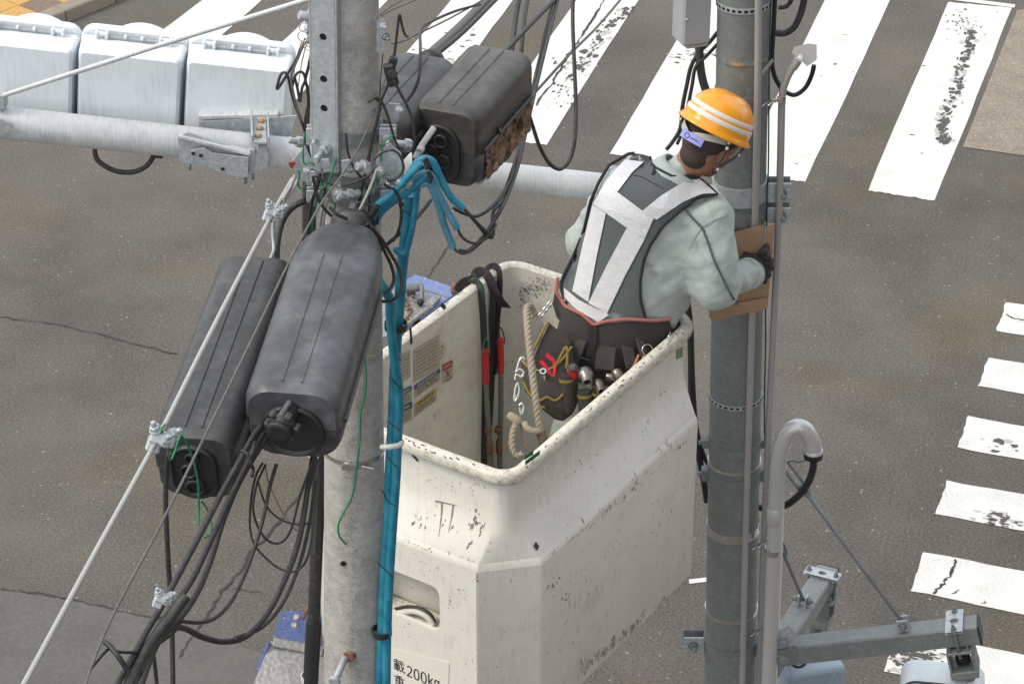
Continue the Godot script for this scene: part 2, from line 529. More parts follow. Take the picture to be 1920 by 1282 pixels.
	M.cable = wmat(cb, 0.3, 0.55)
	M.cable_grey = wmat(ramp_tex(256, [[noise_img(256, 42, 0.06, 4), 1.0]], [[0.0, Color(0.072, 0.0696, 0.0664)], [1.0, Color(0.16, 0.156, 0.148)]]), 0.3, 0.6)
	M.strand = wmat(ramp_tex(256, [[noise_img(256, 43, 0.1, 3), 1.0]], [[0.0, Color(0.28, 0.28, 0.26)], [0.5, Color(0.42, 0.42, 0.40)], [1.0, Color(0.52, 0.52, 0.50)]]), 0.12, 0.55, 0.2)
	M.blue = wmat(ramp_tex(256, [[noise_img(256, 44, 0.03, 4), 1.0]], [[0.0, Color(0.008, 0.12, 0.19)], [0.5, Color(0.012, 0.20, 0.31)], [1.0, Color(0.06, 0.29, 0.39)]]), 0.5, 0.5)
	M.blue_dull = wmat(ramp_tex(256, [[noise_img(256, 45, 0.03, 4), 1.0]], [[0.0, Color(0.04, 0.13, 0.18)], [0.5, Color(0.06, 0.22, 0.31)], [1.0, Color(0.14, 0.32, 0.42)]]), 0.5, 0.6)
	M.green = pmat(Color(0.012, 0.20, 0.085), 0.45)
	M.green_dark = pmat(Color(0.008, 0.06, 0.045), 0.5)
	M.peel = wmat(ramp_tex(512, [[noise_img(512, 46, 0.018, 4), 0.75], [n3, 0.25]], [[0.0, Color(0.03, 0.028, 0.026)], [0.40, Color(0.05, 0.045, 0.04)], [0.46, Color(0.20, 0.12, 0.07)], [0.7, Color(0.30, 0.185, 0.11)], [1.0, Color(0.42, 0.30, 0.20)]]), 0.5, 0.75)
	# signal housings
	M.housing = wmat(ramp_tex(512, [[n1, 0.5], [stk, 0.5]], [[0.0, Color(0.56, 0.61, 0.64)], [0.35, Color(0.70, 0.75, 0.785)], [0.6, Color(0.755, 0.80, 0.835)], [1.0, Color(0.78, 0.82, 0.85)]]), 1.2, 0.38)
	M.box_grey = wmat(ramp_tex(512, [[n1, 0.6], [n3, 0.4]], [[0.0, Color(0.30, 0.32, 0.35)], [1.0, Color(0.42, 0.44, 0.47)]]), 0.8, 0.45)
	M.housing_blue = pmat(Color(0.30, 0.36, 0.43), 0.45)
	M.lens_red = pmat(Color(0.3, 0.02, 0.02), 0.2)
	M.lens_amber = pmat(Color(0.4, 0.2, 0.02), 0.2)
	M.lens_green = pmat(Color(0.02, 0.3, 0.2), 0.2)
	M.rust_orange = pmat(Color(0.42, 0.27, 0.14), 0.7)
	M.chrome_dull = pmat(Color(0.74, 0.74, 0.73), 0.35, 0.3)
	M.gasket = pmat(Color(0.05, 0.05, 0.055), 0.7)
	# boom paint
	M.boom_blue = wmat(ramp_tex(512, [[n2, 0.6], [n3, 0.4]], [[0.0, Color(0.62, 0.64, 0.66)], [0.26, Color(0.60, 0.62, 0.65)], [0.29, Color(0.14, 0.19, 0.46)], [0.6, Color(0.20, 0.26, 0.54)], [1.0, Color(0.28, 0.34, 0.60)]]), 0.5, 0.4)
	M.boom_metal = wmat(ramp_tex(512, [[n2, 0.5], [n4, 0.5]], [[0.0, Color(0.10, 0.075, 0.055)], [0.4, Color(0.26, 0.25, 0.24)], [0.62, Color(0.36, 0.36, 0.36)], [0.72, Color(0.6, 0.6, 0.6)], [1.0, Color(0.7, 0.7, 0.7)]]), 0.28, 0.5, 0.2)
	# cloth
	var rid := FastNoiseLite.new()
	rid.seed = 77
	rid.frequency = 0.012
	rid.fractal_type = FastNoiseLite.FRACTAL_RIDGED
	rid.fractal_octaves = 3
	M.shirt = wmat(ramp_tex(512, [[n1, 0.5], [n4, 0.5]], [[0.0, Color(0.3696, 0.4224, 0.4048)], [1.0, Color(0.4752, 0.528, 0.506)]]), 0.42, 0.85, 0.0, bump_tex(512, rid.get_seamless_image(512, 512).get_data(), 9.0), 0.32)
	M.shirt.rim_enabled = true
	M.shirt.rim = 0.2
	var wv := Image.create(128, 128, false, Image.FORMAT_RGB8)
	for y in 128:
		for x in 128:
			var hole: bool = (x % 8) in [2, 3, 4, 5] and ((y + 4 * ((x / 8) % 2)) % 8) in [2, 3, 4, 5]
			var v := Color(0.030, 0.036, 0.040) if hole else Color(0.135, 0.15, 0.158)
			wv.set_pixel(x, y, v.linear_to_srgb())
	wv.generate_mipmaps()
	M.mesh_cloth = wmat(ImageTexture.create_from_image(wv), 0.075, 0.9)
	var wv2 := Image.create(128, 128, false, Image.FORMAT_RGB8)
	for y in 128:
		for x in 128:
			var hole2: bool = (x % 8) in [2, 3, 4, 5, 6] and ((y + 4 * ((x / 8) % 2)) % 8) in [2, 3, 4, 5]
			var v2 := Color(0.012, 0.012, 0.013) if hole2 else Color(0.062, 0.057, 0.053)
			wv2.set_pixel(x, y, v2.linear_to_srgb())
	wv2.generate_mipmaps()
	M.mesh_belt = wmat(ImageTexture.create_from_image(wv2), 0.10, 0.9)
	M.reflect = wmat(ramp_tex(512, [[n1, 0.4], [n2, 0.6]], [[0.0, Color(0.60, 0.605, 0.63)], [0.5, Color(0.72, 0.725, 0.75)], [1.0, Color(0.84, 0.845, 0.86)]]), 0.20, 0.30, 0.10, bump_tex(512, n1, 12.0), 0.5)
	M.sleeve_line = pmat(Color(0.10, 0.125, 0.12), 0.8)
	M.shirt_seam = pmat(Color(0.34, 0.40, 0.385), 0.85)
	M.piping = pmat(Color(0.02, 0.02, 0.022), 0.75)
	M.pink = pmat(Color(0.36, 0.115, 0.10), 0.8)
	M.belt = pmat(Color(0.022, 0.021, 0.025), 0.75)
	M.canvas = wmat(ramp_tex(256, [[noise_img(256, 51, 0.04, 4), 0.6], [noise_img(256, 52, 0.4, 2), 0.4]], [[0.0, Color(0.028, 0.0238, 0.0224)], [0.6, Color(0.0595, 0.0504, 0.0462)], [1.0, Color(0.098, 0.084, 0.077)]]), 0.25, 0.9)
	M.yellow_trim = wmat(ramp_tex(256, [[noise_img(256, 53, 0.15, 3), 1.0]], [[0.0, Color(0.10, 0.075, 0.01)], [1.0, Color(0.38, 0.29, 0.06)]]), 0.1, 0.85)
	M.helmet = wmat(ramp_tex(256, [[noise_img(256, 54, 0.02, 4), 1.0]], [[0.0, Color(0.82, 0.30, 0.008)], [1.0, Color(0.93, 0.38, 0.015)]]), 0.5, 0.28)
	M.helmet.clearcoat_enabled = true
	M.helmet.clearcoat = 0.4
	M.helmet.clearcoat_roughness = 0.2
	M.tape = pmat(Color(0.68, 0.68, 0.68), 0.45)
	M.skin = wmat(ramp_tex(256, [[noise_img(256, 55, 0.05, 4), 1.0]], [[0.0, Color(0.28, 0.125, 0.08)], [1.0, Color(0.44, 0.22, 0.15)]]), 0.15, 0.55)
	M.skin.subsurf_scatter_enabled = true
	M.skin.subsurf_scatter_strength = 0.15
	M.hair = wmat(ramp_tex(256, [[noise_img(256, 56, 0.35, 2), 1.0]], [[0.0, Color(0.018, 0.013, 0.011)], [1.0, Color(0.095, 0.07, 0.058)]]), 0.06, 0.8)
	M.glove = wmat(ramp_tex(256, [[noise_img(256, 57, 0.2, 3), 1.0]], [[0.0, Color(0.010, 0.009, 0.009)], [1.0, Color(0.04, 0.034, 0.03)]]), 0.1, 0.7)
	M.lilac = pmat(Color(0.30, 0.32, 0.70), 0.5)
	M.cream = pmat(Color(0.46, 0.47, 0.41), 0.6)
	M.orange_cloth = pmat(Color(0.80, 0.16, 0.015), 0.8)
	M.strap = pmat(Color(0.085, 0.083, 0.083), 0.7)
	M.webbing = wmat(cb, 0.08, 0.7)
	M.white = pmat(Color(0.72, 0.72, 0.70), 0.5)
	M.card = wmat(ramp_tex(256, [[noise_img(256, 58, 0.02, 4), 0.7], [noise_img(256, 59, 0.3, 2), 0.3]], [[0.0, Color(0.28, 0.165, 0.095)], [1.0, Color(0.40, 0.25, 0.155)]]), 0.5, 0.38)
	M.red = pmat(Color(0.55, 0.022, 0.03), 0.4)
	M.rope = wmat(ramp_tex(256, [[noise_img(256, 60, 0.1, 4), 1.0]], [[0.0, Color(0.20, 0.165, 0.115)], [0.6, Color(0.36, 0.31, 0.24)], [1.0, Color(0.48, 0.43, 0.35)]]), 0.1, 0.9)
	M.rope_dark = pmat(Color(0.13, 0.105, 0.075), 0.9)
	M.tool = pmat(Color(0.24, 0.21, 0.185), 0.35, 0.8)
	M.chrome = pmat(Color(0.62, 0.62, 0.60), 0.16, 1.0)
	M.teal_pole = wmat(ramp_tex(256, [[noise_img(256, 61, 0.06, 4), 1.0]], [[0.0, Color(0.14, 0.10, 0.07)], [0.45, Color(0.16, 0.17, 0.15)], [1.0, Color(0.24, 0.28, 0.25)]]), 0.2, 0.7)
	M.copper = pmat(Color(0.36, 0.17, 0.09), 0.4, 0.6)
	M.sleeve_white = pmat(Color(0.55, 0.54, 0.50), 0.5)
	M.tree_leaf = pmat(Color(0.03, 0.16, 0.06), 0.5)
	M.amber = pmat(Color(0.42, 0.10, 0.02), 0.4)

# ==================================================================== ground
func g(px: float, py: float) -> Vector3:
	return ph(px, py, 0.0)
func flat_poly(st: SurfaceTool, poly: Array, y: float):
	var p2 := PackedVector2Array()
	for p in poly: p2.append(Vector2(p.x, p.z))
	var idx := Geometry2D.triangulate_polygon(p2)
	for i in range(0, idx.size(), 3):
		var a := p2[idx[i]]; var b := p2[idx[i + 1]]; var c := p2[idx[i + 2]]
		if (b - a).cross(c - a) < 0:
			var t := b; b = c; c = t
		for q in [a, b, c]:
			st.set_normal(Vector3.UP)
			st.add_vertex(Vector3(q.x, y, q.y))
func ragged(a: Vector3, b: Vector3, n: int, amp: float) -> Array:
	var out := []
	var d := (b - a).normalized()
	var s := Vector3(-d.z, 0, d.x)
	var drift := 0.0
	for i in n:
		drift = drift * 0.7 + rng.randf_range(-amp, amp) * 0.6
		out.append(a.lerp(b, float(i) / n) + (s * drift if i > 0 else Vector3.ZERO))
	return out
func stripe(parent: Node3D, a: Vector3, b: Vector3, c: Vector3, d: Vector3):
	var st := st0()
	var n := 40
	var poly := ragged(a, b, n, 0.012) + ragged(b, c, 10, 0.010) + ragged(c, d, n, 0.012) + ragged(d, a, 10, 0.010)
	flat_poly(st, poly, 0.004)
	return obj("crosswalk_stripe", st, M.paint, parent, true)
func blot(st: SurfaceTool, c: Vector3, ux: Vector3, uz: Vector3, rx: float, rz: float, y: float):
	var poly := []
	var n := 7
	for i in n:
		var a := TAU * i / n
		var r := rng.randf_range(0.45, 1.0)
		poly.append(c + ux * (cos(a) * rx * r) + uz * (sin(a) * rz * r))
	flat_poly(st, poly, y)
var Z1 := []
func on_paint(c: Vector3) -> bool:
	for q in Z1:
		if Geometry2D.is_point_in_polygon(Vector2(c.x, c.z), q): return true
	return false
# worn blots scattered along a line drawn through photo places
func wear(parent: Node3D, path: Array, spread: float, count: int, size: float, lean: Vector3):
	var st := st0()
	var pts := []
	for q in path: pts.append(g(q[0], q[1]))
	var sm := smooth(pts, 8)
	var s := Vector3(-lean.z, 0, lean.x)
	for i in count:
		var p := sm[rng.randi() % sm.size()]
		var k := absf(rng.randfn(0.0, 1.0))
		var c := p + lean * rng.randfn(0.0, spread) * 1.2 + s * rng.randfn(0.0, spread * 0.8)
		var z := size * rng.randf_range(0.25, 1.0) / (0.7 + k * 0.5)
		if on_paint(c): blot(st, c, lean, s, z, z * rng.randf_range(0.25, 0.8), 0.0064 + rng.randf() * 0.0006)
	obj("worn_patch", st, M.asphalt_dark, parent, true)
	# thinned grey paint round the bare places
	st = st0()
	for i in count / 2:
		var p := sm[rng.randi() % sm.size()]
		var c := p + lean * rng.randfn(0.0, spread) * 1.8 + s * rng.randfn(0.0, spread * 1.2)
		var z := size * rng.randf_range(0.4, 1.3)
		if on_paint(c): blot(st, c, lean, s, z, z * rng.randf_range(0.25, 0.7), 0.0050 + rng.randf() * 0.0006)
	return obj("worn_patch", st, M.paint_worn, parent, true)
func crack(parent: Node3D, path: Array, w: float, called := "crack", m: Material = null):
	var st := st0()
	var pts := []
	for q in path: pts.append(g(q[0], q[1]))
	var L := []; var R := []
	for i in pts.size() - 1:
		var a: Vector3 = pts[i]; var b: Vector3 = pts[i + 1]
		var d := (b - a).normalized()
		var s := Vector3(-d.z, 0, d.x)
		var n := int(max(4.0, (b - a).length() / 0.06))
		for k in n:
			var p := a.lerp(b, float(k) / n) + s * rng.randf_range(-0.012, 0.012)
			var ww := w * rng.randf_range(0.25, 1.0)
			L.append(p + s * ww); R.append(p - s * ww)
	for i in L.size() - 1:
		flat_poly(st, [L[i], L[i + 1], R[i + 1], R[i]], 0.0078)
	return obj(called, st, M.tar if m == null else m, parent, true)
func build_ground():
	var st := st0()
	flat_poly(st, [Vector3(-90, 0, 60), Vector3(90, 0, 60), Vector3(90, 0, -120), Vector3(-90, 0, -120)], 0.0)
	var road := obj("road", st, M.asphalt, self, true)
	road.set_meta("kind", "structure")
	# the smoother patch at the near left
	st = st0()
	flat_poly(st, [g(-300, 1060), g(0, 1108), g(150, 1130), g(330, 1172), g(520, 1235), g(760, 1290), g(760, 1700), g(-300, 1700)], 0.0045)
	obj("asphalt_patch", st, M.asphalt_mid, road, true)
	# far crossing: each stripe between the places where its edges start and run out of view
	var db := (g(1753, 375) - g(1025, 272)).normalized()
	for k in range(-5, 2):
		var br := g(1510.4 + 242.8 * k, 341.4 + 34.35 * k)
		var bl0 := g(1510.4 + 242.8 * k - 124.5, 341.4 + 34.35 * k - 17.6)
		var tr := g(1669.0 + 235.5 * k, 0.0)
		var tl0 := g(1547.0 + 233.5 * k, 0.0)
		var ext := 0.985 if k == 1 else 1.09
		tr = br + (tr - br) * (0.955 if k == 1 else ext)
		tl0 = bl0 + (tl0 - bl0) * ext
		stripe(road, bl0, br, tr, tl0)
		Z1.append(PackedVector2Array([Vector2(bl0.x, bl0.z), Vector2(br.x, br.z), Vector2(tr.x, tr.z), Vector2(tl0.x, tl0.z)]))
	var ds := (g(1779, 5) - g(1628.4, 357.8)).normalized()
	wear(road, [[1822, 60], [1815, 90], [1803, 130], [1795, 165], [1778, 205], [1768, 240], [1772, 265]], 0.030, 210, 0.050, ds)
	wear(road, [[1800, 30], [1815, 45]], 0.10, 40, 0.03, ds)
	wear(road, [[1180, 20], [1140, 50], [1110, 95], [1085, 130]], 0.04, 100, 0.05, ds)
	wear(road, [[1060, 110], [1075, 150], [1050, 185]], 0.09, 40, 0.04, ds)
	wear(road, [[1290, 95], [1300, 105], [1285, 110]], 0.08, 22, 0.05, db)
	wear(road, [[880, 90], [850, 135], [870, 60]], 0.22, 40, 0.05, db)
	wear(road, [[1700, 120], [1650, 250], [1600, 90], [1480, 280]], 0.3, 18, 0.03, db)
	crack(road, [[1132, 0], [1110, 40], [1085, 75], [1062, 110], [1040, 150], [1018, 180], [1000, 205]], 0.013)
	# near crossing on the right
	var tl := [[1887, 567.5], [1855, 671], [1815.5, 780], [1775.7, 901], [1731.8, 1036]]
	var bl := [[1869.7, 621], [1834, 724], [1796, 839], [1754, 964], [1708, 1109]]
	var ddn := (g(1708, 1109) - g(1869.7, 621)).normalized()
	var dr := Vector3(-ddn.z, 0, ddn.x)
	if dr.x < 0: dr = -dr
	var er := (g(1918, 929) - g(1775.7, 901)).normalized()
	dr = (dr + er).normalized()
	var step := (g(1708, 1109) - g(1869.7, 621)) / 4.0
	for i in range(0, 8):
		var a: Vector3
		var b: Vector3
		if i >= 0 and i < 5:
			a = g(tl[i][0], tl[i][1]); b = g(bl[i][0], bl[i][1])
		elif i < 0:
			a = g(tl[0][0], tl[0][1]) + step * i; b = g(bl[0][0], bl[0][1]) + step * i
		else:
			a = g(tl[4][0], tl[4][1]) + step * (i - 4); b = g(bl[4][0], bl[4][1]) + step * (i - 4)
		stripe(road, a, a + dr * 4.0, b + dr * 4.0, b)
		Z1.append(PackedVector2Array([Vector2(a.x, a.z), Vector2(a.x + dr.x * 4, a.z + dr.z * 4), Vector2(b.x + dr.x * 4, b.z + dr.z * 4), Vector2(b.x, b.z)]))
	crack(road, [[1792, 1050], [1793, 1062], [1780, 1082], [1770, 1095], [1756, 1106], [1752, 1118]], 0.012)
	crack(road, [[1797, 1106], [1783, 1118]], 0.006)
	crack(road, [[1862, 972], [1848, 984]], 0.008)
	crack(road, [[1888, 590], [1898, 597], [1912, 600], [1925, 601]], 0.010)
	crack(road, [[1848, 1128], [1842, 1135]], 0.006)
	wear(road, [[1885, 985], [1890, 975]], 0.05, 40, 0.035, dr)
	wear(road, [[1730, 1225], [1722, 1235], [1710, 1245]], 0.06, 110, 0.035, dr)
	wear(road, [[1885, 845], [1890, 840]], 0.06, 10, 0.04, dr)
	# a stop line end at the top right corner
	st = st0()
	flat_poly(st, [g(1785, -6), g(1905, 9), g(1903, 15), g(1783, 0)], 0.0045)
	obj("painted_line", st, M.paint, road, true)
	# long joints and cracks in the surface
	crack(road, [[-20, 592], [120, 612], [230, 640], [345, 668]], 0.008)
	crack(road, [[578, 905], [545, 950], [500, 1010], [470, 1035], [440, 1085], [415, 1110], [392, 1150], [365, 1185], [345, 1215], [330, 1240]], 0.010)
	crack(road, [[860, 440], [842, 462], [822, 492], [806, 516], [780, 560]], 0.007)
	crack(road, [[0, 1106], [70, 1112], [150, 1130], [240, 1150], [330, 1172]], 0.006)
	crack(road, [[430, 1104], [480, 1112], [500, 1115]], 0.005)
	st = st0()
	flat_poly(st, [g(1292, 1087), g(1327, 1083), g(1328, 1091), g(1293, 1095)], 0.004)
	obj("painted_line", st, M.paint, road, true)
	# pale exposed aggregate at the upper right
	st = st0()
	flat_poly(st, [g(1908, 20), g(1806, 276), g(1925, 293), g(2300, 345), g(2500, 20), g(2100, -10)], 0.0052)
	var ap := obj("pavement", st, M.aggregate, self, true)
	ap.set_meta("kind", "structure")
	# footway at the upper left: kerb, brown and yellow pavers
	var k0 := g(125, 42); var k1 := g(228, 0)
	var kd := (k1 - k0).normalized()
	var kn := Vector3(kd.z, 0, -kd.x)
	if kn.x > 0: kn = -kn
	st = st0()
	flat_poly(st, [k0 - kd * 8 + kn * 0.15, k0 + kd * 14 + kn * 0.15, k0 + kd * 14 + kn * 7, k0 - kd * 8 + kn * 7], 0.075)
	var walk := obj("sidewalk", st, M.aggregate, self, true)
	walk.set_meta("kind", "structure")
	for i in range(-9, 12):
		st = st0()
		bar(st, k0 + kd * (i * 0.6 + 0.004) + kn * 0.08 + Vector3(0, 0.04, 0), k0 + kd * (i * 0.6 + 0.596) + kn * 0.08 + Vector3(0, 0.04, 0), 0.16, 0.16, Vector3.UP, 0.012)
		obj("kerb_stone", st, M.kerb, walk)
	for i in range(-12, 18):
		for j in 9:
			var yellow: bool = j <= 6 and (i + 2 * j + 40) % 5 != 0
			st = st0()
			var c := k0 + kd * (i * 0.3) + kn * (0.32 + j * 0.3) + Vector3(0, 0.07, 0)
			box(st, c, Basis(kd, Vector3.UP, kd.cross(Vector3.UP)), Vector3(0.294, 0.04, 0.294), 0.004)
			obj("paver", st, M.paver_yellow if yellow else [M.paver_brown, M.paver_grey][(i * 7 + j * 3) % 2 if (i * 7 + j * 3) >= 0 else 0], walk)

# ==================================================================== the building the photograph is taken from
func build_surroundings():
	var t := thing("office_building", "grey office building out of view on the right that shades the bucket's right side", "building", Vector3(12, 0, -1))
	var st := st0()
	box(st, Vector3(12, 8, -1), Basis.IDENTITY, Vector3(13, 16, 14.0), 0.05)
	obj("wall", st, M.facade, t)
	st = st0()
	box(st, Vector3.ZERO, Basis.IDENTITY, Vector3(0.06, 1.7, 2.0), 0.02)
	var pane := obj("window", st, M.window_glass, t)
	for i in 4:
		for j in 4:
			var p := Vector3(5.49, 2.2 + j * 3.6, -6.0 + i * 3.3)
			if i == 0 and j == 0:
				pane.position = p - t.position
			else:
				var c := pane.duplicate()
				c.position = p - t.position
				t.add_child(c, true)

# ==================================================================== the concrete pole
var CP0: Vector3
var CP1: Vector3
func cpole(py: float) -> Vector3:           # the axis of the concrete pole at a photo height
	return pz(lerpf(659.0, 666.0, py / 1282.0), py, 6.4)
func crad(py: float) -> float:
	return lerpf(51.0, 59.0, py / 1282.0) * mpp(cpole(py))
func build_concrete_pole():
	CP0 = cpole(-60); CP1 = cpole(1300)
	var dn := (CP1 - CP0).normalized()
	var foot := CP1 + dn * (CP1.y / -dn.y)
	var t := thing("utility_pole", "round mottled grey concrete utility pole in the foreground with galvanised fittings", "utility pole", foot)
	var st := st0()
	var r0 := crad(-60); var r1 := crad(1300)
	var head := CP0 - dn * 0.9
	var k := (r1 - r0) / (CP1 - CP0).length()
	lathe(st, head, frame_of(dn), [[r0 - k * 0.9 - 0.004, 0], [r0 - k * 0.9, 0.004], [r0, 0.9], [r1, 0.9 + (CP1 - CP0).length()], [r1 + k * (foot - CP1).length(), (foot - head).length()]], 48)
	obj("shaft", st, M.concrete, t)
	var ax := -dn
	# steel channel bolted to the pole at the top
	var nz := Vector3(-0.30, 0, 0.95).normalized()     # the way its web looks
	var sx := nz.cross(ax).normalized()
	if sx.x < 0: sx = -sx
	nz = sx.cross(ax)
	if nz.z < 0: nz = -nz
	var rr := crad(150)
	var cw := 0.066; var cd := 0.075
	var a0 := cpole(-60) + nz * (rr + 0.022) - sx * 0.043
	var a1 := cpole(297) + nz * (crad(297) + 0.016) - sx * 0.043
	st = st0()
	# web with three bolt holes: built as a plate round each hole
	var wz := nz * 0.006
	var cuts := []
	for hy in [44.0, 122.0, 177.0]:
		cuts.append(((hy - -60.0) / (297.0 + 60.0)))
	var Lc := (a1 - a0).length()
	var dcl := (a1 - a0).normalized()
	var hr := 0.0105
	var prev := 0.0
	for i in cuts.size() + 1:
		var top: float = prev
		var bot: float = (cuts[i] * Lc - 0.03) if i < cuts.size() else Lc
		box(st, a0 + dcl * ((top + bot) * 0.5), Basis(sx, dcl, sx.cross(dcl)), Vector3(cw, bot - top, 0.006), 0.00005)
		if i < cuts.size():
			ring_plate(st, a0 + dcl * (cuts[i] * Lc), sx, dcl, nz, cw * 0.5, 0.03, hr, 0.006)
			prev = cuts[i] * Lc + 0.03
	var chn := obj("channel_bracket", st, M.galv, t)
	st = st0()
	for s in [-1.0, 1.0]:
		box(st, (a0 + a1) * 0.5 + sx * (s * (cw * 0.5 + 0.0032)) - nz * (cd * 0.5 - 0.003), Basis(sx, dcl, sx.cross(dcl)), Vector3(0.006, Lc, cd), 0.0015)
	obj("flange", st, M.galv, chn)
	st = st0()
	for q in [[-20, 50, 0.012], [105, 116, 0.010], [170, 225, 0.012], [254, 262, 0.010]]:
		var s0: Vector3 = a0 + dcl * ((q[0] + 60.0) / 357.0 * Lc); var s1: Vector3 = a0 + dcl * ((q[1] + 60.0) / 357.0 * Lc)
		box(st, (s0 + s1) * 0.5 + sx * (cw * 0.5 + 0.0052) - nz * 0.030, Basis(sx, dcl, sx.cross(dcl)), Vector3(0.003, (s1 - s0).length(), q[2] * 0.55), 0.001)
	obj("slot", st, M.hole, chn)
	st = st0()
	box(st, (a0 + a1) * 0.5 - nz * 0.016, Basis(sx, dcl, sx.cross(dcl)), Vector3(cw * 0.96, Lc * 0.98, 0.006), 0.001)
	obj("backing_strip", st, M.gasket, chn)
	st = st0()
	hexbolt(st, a1 - dcl * 0.065 + nz * 0.003, nz, 0.017, 0.020, 0.045)
	obj("bolt", st, M.bolt, chn)
	st = st0()
	box(st, a1 + dcl * 0.004 - nz * 0.035, Basis(sx, dcl, sx.cross(dcl)), Vector3(cw * 1.1, 0.02, 0.06), 0.003)
	obj("foot_block", st, M.galv_dark, chn)
	# pole bands with ears and bolts
	for q in [[240.0, 0.040], [318.0, 0.034], [352.0, 0.030]]:
		var c := cpole(q[0])
		var r := crad(q[0])
		st = st0()
		hoop(st, c, ax, r + 0.001, q[1], 0.005)
		var bd := obj("pole_band", st, M.galv_dark, t)
		for s in [-1.0, 1.0]:
			st = st0()
			var e: Vector3 = c + CR * (s * (r + 0.022)) + Vector3(0, 0, 0.05)
			box(st, e, Basis(CR, ax, CR.cross(ax)), Vector3(0.046, q[1] * 1.25, 0.007), 0.002)
			box(st, e - Vector3(0, 0, 0.022), Basis(CR, ax, CR.cross(ax)), Vector3(0.046, q[1] * 1.25, 0.007), 0.002)
			obj("ear", st, M.galv, bd)
			st = st0()
			hexbolt(st, e + Vector3(0, 0, 0.004), Vector3(0, 0, 1), 0.012, 0.014, 0.03)
			obj("bolt", st, M.bolt, bd)
	# the long bolts through the fittings below the channel
	for q in [[540, 262, 572, 268, 6.30, 6.5], [560, 28, 594, 34, 9.0, 6.4], [668, 312, 688, 314, 8.5, 6.24], [742, 340, 772, 342, 7.5, 6.2], [628, 362, 672, 366, 6.5, 6.24], [742, 268, 776, 272, 6.5, 6.32], [712, 246, 732, 250, 6.0, 6.36]]:
		st = st0()
		var a := pz(q[0], q[1], q[5]); var b := pz(q[2], q[3], q[5] + 0.02)
		cyl(st, a, b, q[4] * mpp(a), 12)
		var along := (b - a).normalized()
		lathe(st, a.lerp(b, 0.5), frame_of(along), [[q[4] * 1.7 * mpp(a), 0], [q[4] * 1.7 * mpp(a), 0.016]], 6, FLAT)
		obj("through_bolt", st, M.bolt, t)
	# folded plates at the right and the left of the band
	for q in [[[704, 292], [724, 272], [732, 268], [752, 286], [758, 330], [744, 340], [722, 326], [706, 330], 6.26], [[596, 300], [616, 296], [620, 318], [598, 324], [590, 312], 6.27], [[548, 300], [572, 272], [584, 300], [576, 340], [556, 336], 6.36], [[620, 355], [636, 338], [642, 350], [640, 372], [626, 378], 6.25], [[706, 38], [720, 35], [722, 92], [706, 96], 6.36], [[640, 300], [656, 298], [658, 326], [642, 328], 6.24], [[728, 192], [750, 194], [748, 222], [738, 232], [726, 226], 6.42]]:
		st = st0()
		var poly := []
		var dd: float = q[q.size() - 1]
		for i in q.size() - 1: poly.append(pz(q[i][0], q[i][1], dd))
		slab(st, poly, Vector3(0, 0, 1), 0.006)
		obj("fitting_plate", st, M.galv, t)
	for q in [[690, 320], [712, 318], [725, 330], [634, 345], [655, 318], [598, 318], [574, 320], [700, 330], [718, 48], [722, 68], [670, 362], [640, 366], [748, 205]]:
		st = st0()
		hexbolt(st, pz(q[0], q[1], 6.21), Vector3(rng.randf_range(-0.6, 0.6), rng.randf_range(-0.1, 0.5), 1), 0.0085, 0.012, 0.012)
		obj("bolt", st, M.galv_dark if rng.randf() < 0.5 else M.bolt, t)
	# stainless band with its buckle and the pale strap of the blue pipes
	st = st0()
	hoop(st, cpole(838), ax, crad(838) + 0.001, 0.013, 0.0025)
	var sb := obj("stainless_band", st, M.steel, t)
	st = st0()
	var fr := cpole(842) + Vector3(0, 0, crad(840) + 0.006)
	box(st, fr + CR * -0.006, Basis(CR, ax, CR.cross(ax)), Vector3(0.05, 0.021, 0.008), 0.003)
	box(st, fr + CR * 0.045 + Vector3(0, -0.004, 0), Basis(CR, ax, CR.cross(ax)).rotated(Vector3(0, 0, 1), -0.25), Vector3(0.035, 0.009, 0.006), 0.002)
	obj("buckle", st, M.steel, sb)
	# pale sleeve band near the bottom, drilled hole, step bolt, wire staple
	st = st0()
	hoop(st, cpole(1023) + Vector3(-0.028, 0, crad(1023) - 0.008), Vector3(0, 0, 1), 0.007, 0.012, 0.006, 0, TAU, 20)
	obj("cable_hole", st, M.concrete, t)
	st = st0()
	lathe(st, cpole(1023) + Vector3(-0.028, 0, crad(1023) - 0.012), Basis(Vector3(1, 0, 0), Vector3(0, 1, 0), Vector3(0, 0, 1)), [[0.0085, 0], [0.0085, 0.0118]], 16)
	obj("cable_hole", st, M.hole, t)
	st = st0()
	var s0 := pz(655, 1230, 6.4 - crad(1230)); var s1 := pz(628, 1276, 6.21)
	cyl(st, s0 + Vector3(0, 0, -0.05), s1, 0.0105, 12)
	lathe(st, s1, frame_of(s1 - s0), [[0.0175, -0.004], [0.019, 0.002], [0.0175, 0.009]], 14)
	obj("step_bolt", st, M.galv, t)
	st = st0()
	lathe(st, s0 + Vector3(0, 0, 0.001), frame_of(s1 - s0), [[0.019, -0.01], [0.019, 0.006]], 14)
	obj("step_bolt_socket", st, M.rust, t)
	st = st0()
	var zz := 6.4 - crad(660) - 0.003
	tube(st, [pz(680, 651, zz), pz(702, 651, zz + 0.012), pz(705, 655, zz + 0.013), pz(704, 667, zz + 0.013), pz(678, 666, zz)], 0.0012, 6)
	obj("wire_staple", st, M.brass, t)
